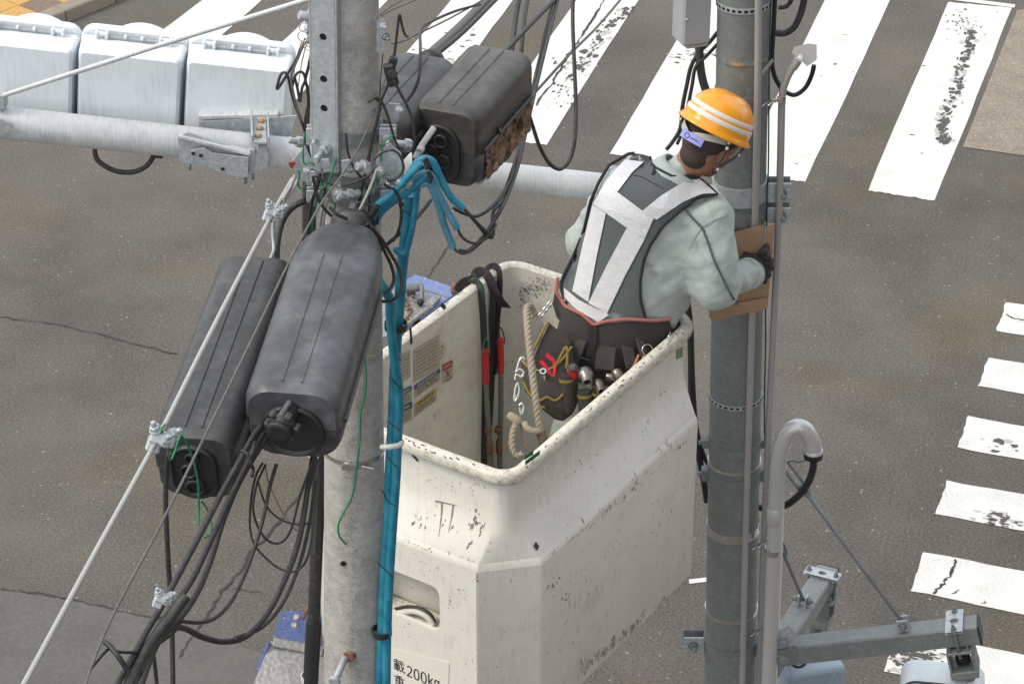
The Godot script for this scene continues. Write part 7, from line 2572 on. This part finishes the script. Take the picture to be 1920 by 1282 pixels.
	cable("blue_pipe", "dull blue pipe hanging lowest of the three on the right", [[790, 346, 6.22], [803, 343], [812, 358], [822, 385], [832, 420], [842, 445], [850, 464]], 14.0, M.blue_dull, "pipe", "", 12)
	for q in [["black tail cable from the uppermost blue pipe", [[866, 388, 6.24], [880, 402, 6.3], [905, 428, 6.38], [925, 443, 6.44]], 6.0], ["black tail cable from the middle dull blue pipe", [[856, 424, 6.22], [868, 446, 6.28], [890, 456, 6.34], [912, 446, 6.42], [930, 420, 6.48]], 5.5], ["black tail cable from the lowest dull blue pipe", [[849, 460, 6.22], [858, 472, 6.28], [876, 474, 6.34], [900, 456, 6.4], [915, 440, 6.44]], 5.5]]:
		cable("tail_cable", q[0], q[1], q[2], M.cable)
	# black ties round the blue pipes
	for q in [["black tie round the two blue pipes beside the bucket rim", 742, 610, 6.35, 22], ["black tie round the blue pipes near the bottom of the frame", 716, 1184, 6.31, 18]]:
		st = st0()
		hoop(st, pz(q[1], q[2], q[3]), Vector3.UP, q[4] * 0.5 * mpp(pz(q[1], q[2], 6.3)) + 0.013, 0.020, 0.003, 0, TAU, 26)
		tag(obj("cable_tie", st, M.black, self), q[0], "cable tie")
	for q in [["black tie where the upper blue pipes bend over", [[798, 296, 6.19], [802, 308], [798, 316]], 9.0], ["black tie on the middle blue arch", [[803, 322, 6.19], [808, 332], [804, 342]], 9.0], ["black tie crossing the two left-hand blue pipes", [[736, 352, 6.17], [744, 362], [750, 376], [756, 386]], 6.0], ["black tape at the end of the short blue pipe", [[706, 386, 6.18], [700, 398], [695, 404]], 15.0], ["second black tape below the short blue pipe's end", [[699, 412, 6.19], [697, 420]], 13.0]]:
		cable("cable_tie", q[0], q[1], q[2], M.black, "cable tie")
	# thin black spiral wires on the blue pipes
	for q in [["thin black lashing wire wound on the blue pipes, upper turn", [[752, 392, 6.27], [766, 400], [776, 410]]], ["thin black lashing wire wound on the blue pipes, second turn", [[728, 650, 6.32], [740, 662], [752, 676]]], ["thin black lashing wire wound on the blue pipes, third turn", [[734, 710, 6.32], [744, 722], [756, 730]]], ["thin black lashing wire wound on the blue pipes, turn above the pale strap", [[728, 790, 6.31], [740, 800], [752, 808]]], ["thin black lashing wire wound on the blue pipes, turn below the pale strap", [[726, 856, 6.30], [736, 868], [744, 876]]], ["thin black lashing wire wound on the blue pipes, turn beside the upper bucket body", [[716, 918, 6.29], [728, 940], [742, 948]]], ["thin black lashing wire wound on the blue pipes, lowest turn", [[708, 1055, 6.29], [722, 1068], [736, 1082]]]]:
		cable("lashing_wire", q[0], q[1], 2.4, M.black, "wire")
	# pale strap round pole edge and pipes
	st = st0()
	pts = [pz(716, 838, 6.30), pz(724, 838, 6.285), pz(738, 837, 6.285), pz(750, 834, 6.30), pz(753, 828, 6.36)]
	tube(st, smooth(pts, 5), 0.0082, 10, true, 1.0)
	tag(obj("pipe_strap", st, M.sleeve_white, self), "pale plastic strap holding the blue pipes to the concrete pole", "strap")
	# black loops from the large closure's top to the blue pipes
	hcable("jumper_cable", "black jumper cable looping right from the large closure's top, inner one", [[688, 420, 5.62], [705, 440, 5.58], [720, 470, 5.52], [734, 500, 5.46], [738, 525, 5.42], [728, 545, 5.4], [708, 552, 5.4]], 6.5, M.cable)
	hcable("jumper_cable", "black jumper cable looping right from the large closure's top, outer one", [[696, 424, 5.62], [714, 446, 5.58], [730, 472, 5.52], [748, 505, 5.46], [753, 535, 5.42], [742, 558, 5.4], [722, 565, 5.38], [706, 562, 5.38]], 6.5, M.cable)
	hcable("jumper_cable", "black cable behind the closure top linking left to the riser pipe", [[618, 388, 5.7], [632, 402, 5.68], [650, 410, 5.66]], 7.0, M.cable)
	hcable("jumper_cable", "thick black cable curling from the riser pipe down to the dark closure", [[572, 376, 5.62], [548, 388, 5.6], [530, 412, 5.58], [520, 450, 5.55], [518, 490, 5.52], [524, 506, 5.5], [516, 520, 5.48]], 13.0, M.cable)
	hcable("jumper_cable", "black cable lying across behind the two closures", [[522, 512, 5.5], [540, 504, 5.5], [566, 496, 5.5]], 8.0, M.cable)
	# further leads in the tangle at the fittings
	for q in [["dark lead crossing the pole just under the channel", [[590, 330, 6.22], [612, 342], [640, 348], [668, 340], [690, 330], [708, 312]], 5.0], ["dark lead sagging from the left fittings to the closure top", [[586, 330, 6.24], [596, 372], [618, 402], [644, 414], [662, 418]], 6.0], ["dark lead curling round the right fitting plate", [[700, 300, 6.2], [716, 286], [738, 282], [752, 296], [756, 318], [744, 334], [726, 340]], 5.0], ["dark lead dropping from the channel's right edge", [[648, 250, 6.25], [652, 285], [662, 312], [676, 332], [690, 356], [692, 388], [688, 410]], 5.0], ["dark lead on the left beside the riser pipe top", [[600, 320, 6.3], [594, 350], [584, 380], [578, 420], [576, 470]], 7.0], ["dark lead between the strand tails and the riser pipe", [[612, 340, 6.28], [604, 380], [606, 420], [600, 455]], 5.0], ["dark lead behind the blue pipes' bend", [[720, 345, 6.27], [742, 362], [752, 395], [748, 430], [736, 452]], 6.0], ["dark lead arching over the closure's top nozzle", [[640, 400, 6.2], [660, 384], [684, 380], [704, 396], [708, 420]], 5.5]]:
		cable("tangle_lead", q[0], q[1], q[2], M.cable)
	for q in [["heavy black cable right of the tied knot at bottom left", [[330, 1150, 5.2], [312, 1176, 5.18], [286, 1222, 5.16], [262, 1290, 5.15]], 13.0], ["black cable from the riser pipe curling to the bundle", [[590, 900, 5.1], [580, 980, 5.02], [560, 1060, 4.96], [530, 1130, 4.94], [490, 1176, 4.95], [440, 1196, 5.0]], 8.0]]:
		hcable("bundle_cable", q[0], q[1], q[2], M.cable)
	# greens round the fittings
	for q in [["green wire left of the channel foot, long loop", [[572, 248, 6.3], [568, 280], [570, 306], [584, 305], [596, 320], [604, 345], [606, 352]]], ["green wire loop below the arm's end", [[558, 318, 6.28], [561, 328], [558, 345], [566, 354], [572, 345]]], ["green wire under the channel foot", [[630, 298, 6.26], [624, 318], [620, 330], [612, 346], [602, 354]]], ["green wire right of the pole fittings, upper", [[736, 253, 6.25], [724, 262], [716, 280], [713, 302]]], ["green wire right of the pole fittings, lower", [[717, 328, 6.2], [706, 338], [704, 352], [700, 362]]], ["green wire dropping behind the strand tails", [[604, 352, 6.3], [592, 385], [586, 410], [586, 432], [592, 448]]], ["green wire straight down the pole face at the closure top", [[628, 375, 6.28], [626, 400], [622, 425], [625, 440]]]]:
		cable("green_wire", q[0], q[1], 3.4, M.green, "wire")
	# strand tails below the fittings
	for q in [["pale strand tail from the middle clamp to the closure top, left one", [[608, 372, 6.26], [602, 400], [598, 430], [592, 462]]], ["pale strand tail from the middle clamp to the closure top, right one", [[612, 372, 6.26], [608, 400], [602, 440], [600, 456]]], ["pale strand from the right clamp down to the large closure", [[706, 318, 6.18], [698, 342], [688, 365], [676, 390], [668, 405]]]]:
		cable("strand_tail", q[0], q[1], 6.0, M.strand, "wire")
	cable("brown_lead", "brown-black lead beside the bright blue hooked pipe", [[786, 345, 6.28], [783, 365], [780, 378]], 8.0, M.rust_dark)
	cable("dark_lead", "dark cable slanting behind the blue pipes", [[808, 375, 6.5], [790, 398, 6.45], [770, 420, 6.4], [735, 450, 6.38], [700, 480, 6.36]], 7.0, M.cable)
	var rt := thing("red_tag", "small red tape tag at the end of the pale arm tube", "tag", pz(547, 308, 6.35))
	st = st0()
	slab(st, [pz(541, 304, 6.34), pz(553, 302, 6.34), pz(553, 308, 6.34), pz(548, 315, 6.34), pz(542, 311, 6.34)], Vector3(0, 0.2, 1), 0.006)
	obj("tape", st, M.red_dark, rt)
	# ------------------------------------------------ round the steel pole
	cable("pole_cable", "thick black cable behind the worker's helmet, hanging from the control box", [[1311, 78, 8.0], [1313, 120], [1318, 150], [1325, 175], [1330, 220]], 16.0, M.cable_trunk, "cable", "", 12)
	cable("pole_cable", "outer black cable left of the control box cable, running behind the helmet", [[1346, 60, 8.0], [1330, 80], [1310, 100], [1296, 125], [1288, 160], [1280, 200], [1276, 240], [1262, 265], [1250, 280]], 8.0, M.cable)
	cable("pole_cable", "inner black cable beside the outer one behind the helmet", [[1346, 82, 7.98], [1325, 105], [1305, 125], [1298, 160], [1290, 200], [1280, 245], [1270, 270]], 7.0, M.cable)
	cable("pole_cable", "heavy black cable pair hanging beside the bucket, left of the signal pole", [[1288, 560, 8.05], [1293, 600], [1296, 660], [1297, 740], [1302, 800], [1312, 860], [1320, 900], [1326, 940]], 13.0, M.black, "cable", "", 10)
	cable("pole_cable", "second heavy black cable curving to the signal pole's middle clamps", [[1297, 620, 8.05], [1300, 720], [1306, 800], [1318, 848], [1328, 870]], 9.0, M.black)
	cable("pole_cable", "black cable along the right edge of the signal pole at the top", [[1454, -20, 7.93], [1451, 50], [1448, 110], [1452, 140], [1462, 160], [1470, 170], [1490, 178], [1510, 165], [1522, 142], [1527, 122]], 9.0, M.black)
	cable("pole_cable", "thick black cable loop at the top right of the signal pole", [[1448, 60, 7.95], [1470, 62], [1488, 52], [1500, 30], [1508, 0], [1510, -30]], 13.0, M.cable, "cable", "", 10)
	cable("pole_cable", "inner black cable loop at the top right of the signal pole", [[1460, 14, 7.95], [1474, 12], [1484, 0], [1486, -20]], 9.0, M.cable)
	cable("green_wire", "dark green wire down the right side of the signal pole", [[1447, -20, 7.86], [1444, 60], [1443, 130], [1442, 220], [1441, 320], [1439, 360], [1436, 560], [1436, 640], [1434, 740], [1434, 800], [1436, 850]], 3.0, M.green_dark, "wire")
	cable("gooseneck_cable", "black cable curving out of the gooseneck pipe's mouth back to the pole", [[1526, 850, 7.72], [1525, 880, 7.74], [1512, 912, 7.78], [1490, 936, 7.82], [1470, 948, 7.86], [1440, 952, 7.92], [1420, 950, 7.96]], 14.0, M.black, "cable", "", 10)
	cable("green_wire", "thin green wire from the gooseneck's mouth to the stay rod", [[1512, 862, 7.70], [1498, 866], [1484, 864], [1476, 868]], 2.2, M.green_dark, "wire")
	cable("pole_cable", "small black loop below the right arm's root", [[1518, 1225, 7.9], [1508, 1246], [1494, 1250], [1482, 1242]], 6.0, M.black)
func clamp3(t: Node3D, c: Vector3, s: float):
	# three-bolt clamp: a body of two plates and three bolts
	var st := st0()
	var b := Basis(Vector3(0, 0, 1), -0.35) * Basis(Vector3(1, 0, 0), -0.5)
	box(st, c, b, Vector3(s * 1.6, s * 0.8, s * 1.5), s * 0.12)
	box(st, c - b.x * s * 0.4 - b.y * s * 0.5, b, Vector3(s * 0.9, s * 1.0, s * 1.1), s * 0.12)
	var body := obj("clamp_body", st, M.galv, t)
	for q in [[-0.55, 0.3, 0.5], [0.5, 0.35, 0.4], [0.15, -0.25, 0.75]]:
		st = st0()
		hexbolt(st, c + b.x * (q[0] * s) + b.y * (q[1] * s + s * 0.1) + b.z * (q[2] * s), (b.y * 0.7 + b.z * 0.6 + b.x * q[0]), s * 0.34, s * 0.4, s * 0.35)
		obj("bolt", st, M.bolt, body)

# ==================================================================== things held, hung and carried
func build_bucket_contents():
	# the brown board by the pole
	var bd := thing("cardboard_sheet", "glossy brown cardboard sheet wrapped half round the signal pole in the worker's hand", "cardboard", pz(1400, 580, 7.78))
	var n := Vector3(-0.25, 0.1, 0.96).normalized()
	var o := pz(1405, 500, 7.752)
	var st := st0()
	var c4 := [pp(1350, 442, o, n), pp(1432, 422, o, n), pp(1432, 436, o, n), pp(1426, 584, o, n), pp(1330, 596, o, n)]
	slab(st, c4, n, -0.005)
	obj("panel", st, M.card, bd)
	st = st0()
	slab(st, [pp(1437, 425, o, n), pp(1453, 421, o, n), pp(1440, 574, o, n), pp(1426, 584, o, n), pp(1433, 470, o, n)], n, -0.005)
	obj("panel", st, M.card, bd)
	st = st0()
	var n2 := Vector3(-0.1, 0.5, 0.85).normalized()
	slab(st, [pp(1329, 577, o + n * 0.008, n), pp(1440, 556, o + n * 0.008, n), pp(1440, 577, o + n * 0.008, n), pp(1352, 597, o + n * 0.008, n), pp(1334, 600, o + n * 0.008, n)], n, 0.005)
	obj("flap", st, M.card, bd)
	# ---- tool pouch hung on the worker's left hip
	var t := thing("tool_pouch", "dark canvas tool pouch with yellow edging on the worker's belt", "tool pouch", pd(1045, 770, 8.45))
	var D := 8.50
	# wide bag: a bellied front between the top edge and the bottom edge
	st = st0()
	var rows := []
	var top := [[975, 672], [990, 690], [1010, 696], [1040, 690], [1060, 668], [1072, 650]]
	var mid := [[985, 735], [998, 748], [1020, 752], [1048, 748], [1072, 735], [1084, 715]]
	var bot := [[1010, 760], [1022, 772], [1040, 786], [1056, 790], [1074, 776], [1086, 750]]
	for j in 9:
		var v := j / 8.0
		var row := PackedVector3Array()
		for i in 19:
			var u := i / 18.0
			var a := polyline_at(top, u); var m := polyline_at(mid, u); var b := polyline_at(bot, u)
			var p := a.lerp(m, v * 2.0) if v < 0.5 else m.lerp(b, v * 2.0 - 1.0)
			var belly := sin(PI * u) * 0.05 + sin(PI * v) * 0.03 + 0.006 * sin(u * 17.0 + v * 5.0) * v
			row.append(pd(p.x, p.y, D + 0.13 - belly + v * 0.03))
		rows.append(row)
	var back := []
	for r in rows:
		var row := PackedVector3Array()
		for p in r: row.append(p - CB * 0.10 + CU * 0.0)
		back.append(row)
	loft(st, rows, false, false, false)
	loft(st, back, false, false, false)
	for pr in [[rows[8], back[8]]]: loft(st, [pr[0], pr[1]], false, false, false)
	for j in 8:
		quad(st, rows[j][0], rows[j + 1][0], back[j + 1][0], back[j][0])
		quad(st, rows[j][18], back[j][18], back[j + 1][18], rows[j + 1][18])
	var bag := obj("front_pocket", st, M.canvas, t)
	# edging sewn along the top and across the front
	for path in [[[0.0, 0.0], [0.25, 0.0], [0.5, 0.0], [0.75, 0.0], [1.0, 0.0]], [[0.0, 0.36], [0.12, 0.46], [0.27, 0.50], [0.40, 0.44], [0.52, 0.52], [0.68, 0.44], [0.80, 0.28], [0.86, 0.06]], [[0.05, 0.80], [0.15, 0.74], [0.28, 0.73]]]:
		st = st0()
		var tp := []
		for q in path:
			var fj: float = q[1] * 8.0
			var fi: float = q[0] * 18.0
			var j0 := int(min(fj, 7.0)); var i0 := int(min(fi, 17.0))
			var A: Vector3 = rows[j0][i0].lerp(rows[j0][i0 + 1], fi - i0)
			var B: Vector3 = rows[j0 + 1][i0].lerp(rows[j0 + 1][i0 + 1], fi - i0)
			tp.append(A.lerp(B, fj - j0) + CB * 0.003)
		tube(st, smooth(tp, 5), 0.0046, 8)
		obj("yellow_edging", st, M.yellow_trim, bag)
	st = st0()
	var pts := []
	# back flap up to the belt
	st = st0()
	slab(st, [pd(1000, 672, D + 0.20), pd(1030, 605, D + 0.20), pd(1068, 638, D + 0.20), pd(1062, 700, D + 0.20), pd(1015, 720, D + 0.20)], CB, 0.012)
	obj("back_flap", st, M.canvas, t)
	st = st0()
	pts = []
	for q in [[998, 660], [1008, 640], [1022, 612], [1028, 603]]: pts.append(pd(q[0], q[1], D + 0.18))
	tube(st, smooth(pts, 3), 0.0048, 8)
	obj("yellow_edging", st, M.yellow_trim, t)
	st = st0()
	pts = []
	for q in [[1040, 690], [1054, 662], [1062, 650], [1064, 668], [1062, 690]]: pts.append(pd(q[0], q[1], D + 0.04))
	tube(st, smooth(pts, 3), 0.0045, 8)
	obj("yellow_edging", st, M.yellow_trim, t)
	# slim side pockets
	for q in [[1062, 702, 26, 70], [1096, 732, 26, 62], [1122, 728, 26, 50]]:
		st = st0()
		var a := pd(q[0], q[1], D + 0.06); var b := pd(q[0] + 4, q[1] + q[3], D + 0.10)
		lathe(st, a, frame_of(b - a), [[q[2] * 0.5 * mpp(a), 0], [q[2] * 0.52 * mpp(a), 0.01], [q[2] * 0.5 * mpp(a), (b - a).length() * 0.8], [q[2] * 0.3 * mpp(a), (b - a).length()]], 16)
		var pk := obj("side_pocket", st, M.canvas, t)
		st = st0()
		hoop(st, a + (b - a) * 0.14, b - a, q[2] * 0.5 * mpp(a) - 0.001, 0.010, 0.004, 0, TAU, 22)
		obj("yellow_edging", st, M.yellow_trim, pk)
	# ---- tools
	var pl := thing("pliers", "red-handled pliers standing in the tool pouch", "pliers", pd(1030, 690, D + 0.1))
	for q in [[[1014, 676], [1022, 686], [1030, 696], [1036, 708]], [[1024, 664], [1032, 672], [1040, 680], [1040, 704]]]:
		st = st0()
		pts = []
		for w2 in q: pts.append(pd(w2[0], w2[1], D + 0.08))
		tube(st, smooth(pts, 4), [0.009, 0.0075], 10)
		obj("handle", st, M.red, pl)
	st = st0()
	cyl(st, pd(1038, 700, D + 0.08), pd(1040, 716, D + 0.10), 0.011, 10)
	obj("jaw", st, M.tool, pl)
	var sk := thing("socket_wrench", "chrome ring end of a wrench in the pouch beside the red pliers", "wrench", pd(1018, 698, D + 0.06))
	st = st0()
	hoop(st, pd(1018, 697, D + 0.05), CB + CU * 0.5, 0.007, 0.012, 0.005, 0, TAU, 20)
	obj("ring_end", st, M.chrome, sk)
	st = st0()
	cyl(st, pd(1019, 702, D + 0.06), pd(1024, 720, D + 0.09), 0.006, 8)
	obj("shaft", st, M.chrome, sk)
	var sdv := thing("screwdriver", "dark-topped red screwdriver handle in a yellow-edged pocket", "screwdriver", pd(1074, 700, D + 0.05))
	st = st0()
	lathe(st, pd(1076, 706, D + 0.06), frame_of(pd(1074, 684, D + 0.03) - pd(1076, 706, D + 0.06)), [[0.014, 0], [0.018, 0.01], [0.019, 0.03]], 20)
	obj("handle", st, M.red, sdv)
	st = st0()
	lathe(st, pd(1074.5, 690, D + 0.035), frame_of(pd(1074, 684, D + 0.03) - pd(1076, 706, D + 0.06)), [[0.0185, 0], [0.017, 0.008], [0.010, 0.014]], 20)
	obj("cap", st, M.tool_dark, sdv)
	for q in [[1098, 702, 1103, 724, 0.026, "larger steel socket with an open end at the worker's back belt"], [1122, 722, 1129, 738, 0.020, "smaller steel socket beside the larger one on the belt"]]:
		var so := thing("socket", q[5], "socket", pd(q[0], q[1], D))
		st = st0()
		var a := pd(q[0], q[1], D + 0.03); var d := (pd(q[2], q[3], D - 0.02) - a).normalized()
		lathe(st, a, frame_of(d), [[q[4] * 0.8, -0.02], [q[4], -0.012], [q[4] * 1.05, 0.012], [q[4] * 0.75, 0.018], [q[4] * 0.72, 0.045], [q[4] * 0.68, 0.048], [q[4] * 0.48, 0.047], [q[4] * 0.45, 0.030]], 24)
		obj("barrel", st, M.tool, so)
		st = st0()
		lathe(st, a + d * 0.032, frame_of(d), [[q[4] * 0.455, 0], [q[4] * 0.455, 0.0015]], 20)
		obj("bore", st, M.hole, so)
	var rt := thing("ratchet", "brown steel ratchet lying across the worker's belt pockets", "ratchet", pd(1150, 708, D))
	st = st0()
	cyl(st, pd(1136, 706, D + 0.08), pd(1165, 708, D + 0.08), 0.013, 14)
	cyl(st, pd(1154, 694, D + 0.07), pd(1162, 710, D + 0.06), 0.019, 16)
	obj("head", st, M.tool, rt)
	var ks := thing("pliers", "copper-coloured plier handles at the right end of the tool belt", "pliers", pd(1195, 680, D + 0.1))
	for q in [[[1198, 665], [1192, 680], [1184, 696]], [[1208, 667], [1202, 682], [1190, 700]]]:
		st = st0()
		pts = []
		for w2 in q: pts.append(pd(w2[0], w2[1], D + 0.12))
		tube(st, smooth(pts, 4), 0.0055, 8)
		obj("handle", st, M.copper, ks)
	# ---- lanyard: thick twisted rope and hooks
	var rp := thing("lanyard_rope", "thick beige twisted safety rope hanging in front of the tool pouch", "rope", pd(1000, 800, 8.42))
	pts = []
	for q in [[1004, 596, 8.57], [996, 576, 8.54], [988, 580, 8.50], [990, 620, 8.44], [996, 680, 8.41], [1003, 740, 8.40], [1010, 790, 8.42], [1014, 812, 8.44]]: pts.append(pd(q[0], q[1], q[2]))
	twisted(rp, "strand", smooth(pts, 14), 0.0085, 0.0075, 3, 0.055)
	st = st0()
	cyl(st, pd(1014, 808, 8.44), pd(1020, 838, 8.45), 0.017, 12)
	obj("whipping", st, M.rope_dark, rp)
	pts = []
	for q in [[1012, 806, 8.43], [1000, 808, 8.42], [988, 802, 8.42], [984, 792, 8.43]]: pts.append(pd(q[0], q[1], q[2]))
	st = st0()
	tube(st, smooth(pts, 5), 0.012, 10)
	obj("loop", st, M.rope, rp)
	var lp2 := thing("short_rope", "short frayed rope end looped beside the safety rope", "rope", pd(966, 820, 8.47))
	pts = []
	for q in [[970, 790, 8.48], [962, 808, 8.47], [960, 835, 8.46], [968, 854, 8.46], [980, 850, 8.46]]: pts.append(pd(q[0], q[1], q[2]))
	twisted(lp2, "strand", smooth(pts, 10), 0.0075, 0.0068, 3, 0.05)
	st = st0()
	lathe(st, pd(952, 776, 8.48), frame_of(pd(972, 790, 8.48) - pd(952, 776, 8.48)), [[0.008, 0], [0.014, 0.006], [0.015, 0.022], [0.017, 0.03], [0.017, 0.05], [0.013, 0.055]], 14)
	obj("knot", st, M.rope, lp2)
	var lp3 := thing("short_rope", "thin yellowish cord hanging from the pouch's metal clips", "cord", pd(978, 800, 8.49))
	pts = []
	for q in [[972, 742, 8.50], [976, 764, 8.50], [977, 790, 8.50], [980, 815, 8.50], [985, 840, 8.50]]: pts.append(pd(q[0], q[1], q[2]))
	twisted(lp3, "strand", smooth(pts, 8), 0.004, 0.0038, 2, 0.04)
	var hk := thing("snap_hook", "chrome snap hooks clipped to the left edge of the tool pouch", "hook", pd(972, 690, 8.48))
	for q in [[[984, 674], [980, 670], [974, 676], [970, 690], [968, 698]], [[968, 696], [974, 692], [982, 698], [978, 706], [968, 702], [966, 712]], [[970, 716], [974, 730], [970, 745], [964, 752], [966, 730], [970, 718]], [[974, 760], [978, 756], [982, 764], [977, 778], [974, 764]]]:
		st = st0()
		pts = []
		for w2 in q: pts.append(pd(w2[0], w2[1], 8.48))
		tube(st, smooth(pts, 4), 0.0048, 8)
		obj("hook", st, M.chrome, hk)
	# chain and buckle plate by the far wall
	var cn := thing("chain", "short steel chain with a buckle at the worker's left hip", "chain", pd(1018, 580, 8.82))
	for i in 7:
		var p: Vector3 = pd(lerpf(1010, 1034, i / 6.0), lerpf(596, 566, i / 6.0) + (4 if i % 2 == 0 else 0), 8.84)
		st = st0()
		pts = []
		var al := (CR * 0.62 + CU * 0.78).normalized()
		var sd := (CB if i % 2 == 0 else al.cross(CB)).normalized()
		for k in 17:
			var a := TAU * k / 16.0
			pts.append(p + al * cos(a) * 0.013 + sd * sin(a) * 0.007)
		tube(st, pts, 0.0025, 6, false)
		obj("link", st, M.chrome, cn)
	st = st0()
	slab(st, [pd(1000, 600, 8.78), pd(1012, 590, 8.78), pd(1020, 610, 8.78), pd(1016, 640, 8.78), pd(1004, 652, 8.78)], CB, 0.004)
	obj("plate", st, M.tool, cn)
	# ---- two long cutters hung by straps over the back wall
	var wo := bk(0, BV - 0.042, 0)
	for k in 2:
		var lab: String = ["red-handled rusty long cutter bar hanging inside the bucket, left one", "red-handled rusty long cutter bar hanging inside the bucket, right one"][k]
		var dx: float = [0.0, 28.0][k]
		var dy: float = [0.0, -20.0][k]
		var wp := wo - E2 * 0.012
		var ct := thing("cutter_bar", lab, "tool", pp(920, 850, wp, E2))
		st = st0()
		pts = [pp(910 + dx, 660 + dy, wp, E2), pp(911 + dx, 690 + dy, wp, E2), pp(911 + dx, 718 + dy, wp, E2)]
		tube(st, pts, 0.0128, 14)
		var hd := obj("handle", st, M.red, ct)
		st = st0()
		cyl(st, pp(910 + dx, 654 + dy, wp, E2), pp(910 + dx, 664 + dy, wp, E2), 0.010, 12)
		obj("cap", st, M.red, hd)
		st = st0()
		pts = [pp(911 + dx, 716 + dy, wp, E2), pp(914 + dx * 0.9, 770 + dy * 0.8, wp, E2), pp(920 + dx * 0.6, 860, wp, E2), pp(923 + dx * 0.5, 930, wp, E2)]
		tube(st, pts, 0.0100, 12)
		obj("shaft", st, M.teal_pole, ct)
		for q in [[800.0, 812.0, 0.014], [826.0, 850.0, 0.0125]]:
			st = st0()
			cyl(st, pp(lerpf(912, 919, (q[0] - 720) / 140) + dx * 0.68, q[0], wp, E2), pp(lerpf(912, 919, (q[1] - 720) / 140) + dx * 0.62, q[1], wp, E2), q[2], 12)
			obj("joint", st, M.rust, ct)
		st = st0()
		pts = []
		for q in [[903, 668], [906, 648], [911, 634], [917, 650], [918, 664]]: pts.append(pp(q[0] + dx, q[1] + dy, wp - E2 * 0.012, E2))
		tube(st, smooth(pts, 4), 0.0024, 6)
		obj("cord_loop", st, M.green if k == 0 else M.cable, ct)
	# webbing straps over the wall top: [px, py, distance in from the back wall]
	var sp := thing("webbing_strap", "black webbing strap folded over the bucket wall, holding the red-handled bars", "strap", bk(0.9, BV, 0))
	for q in [[[[856, 546, -0.10], [866, 532, -0.09], [884, 522, -0.06], [898, 510, -0.03], [910, 512, 0.0], [919, 526, 0.02], [927, 546, 0.035], [937, 562, 0.045], [949, 576, 0.05]], 0.040], [[[882, 532, -0.04], [891, 528, -0.02], [899, 540, 0.006], [903, 580, 0.008], [905, 620, 0.008], [908, 700, 0.008], [907, 780, 0.008], [906, 850, 0.008], [905, 900, 0.008]], 0.034], [[[925, 530, 0.005], [925, 560, 0.012], [923, 600, 0.012], [925, 640, 0.012], [922, 700, 0.014], [919, 760, 0.014], [914, 840, 0.014]], 0.030], [[[914, 506, -0.06], [924, 500, -0.03], [934, 503, 0.004], [937, 525, 0.012], [936, 560, 0.02], [932, 600, 0.02], [931, 640, 0.02], [926, 700, 0.02]], 0.030]]:
		pts = []
		for w2 in q[0]: pts.append(pp(w2[0], w2[1], bk(0, BV - 0.014 - w2[2] * 1.0, 0), E2))
		ribbon("strap", M.webbing, sp, pts, -E2 + CB * 0.5, q[1], 0.004)
	st = st0()
	hoop(st, pp(853, 542, bk(0, BV + 0.10, 0), E2), CR + CB * 0.3, 0.016, 0.016, 0.010, 0, TAU, 20)
	obj("rusty_ring", st, M.rust, sp)
	st = st0()
	pts = []
	for q in [[884, 524], [892, 521], [899, 528], [904, 545], [907, 560], [910, 600], [911, 632]]: pts.append(pp(q[0], q[1], bk(0, BV - 0.034, 0), E2))
	tube(st, smooth(pts, 4), 0.0022, 6)
	obj("green_cord", st, M.green, sp)
func twisted(parent: Node3D, called: String, pts: PackedVector3Array, R: float, r: float, n: int, pitch: float):
	# n strands wound round a path
	for k in n:
		var out := []
		var s := 0.0
		var x := frame_of(pts[1] - pts[0]).x
		var dense := PackedVector3Array()
		for i in pts.size() - 1:
			for j in 3: dense.append(pts[i].lerp(pts[i + 1], j / 3.0))
		dense.append(pts[pts.size() - 1])
		for i in dense.size():
			var d := (dense[min(i + 1, dense.size() - 1)] - dense[max(i - 1, 0)]).normalized()
			x = (x - d * x.dot(d)).normalized()
			var y := d.cross(x)
			if i > 0: s += (dense[i] - dense[i - 1]).length()
			var a := TAU * (s / pitch + float(k) / n)
			out.append(dense[i] + x * cos(a) * R * 0.7 + y * sin(a) * R * 0.7)
		var st := st0()
		tube(st, out, r, 7)
		obj(called, st, M.rope, parent)
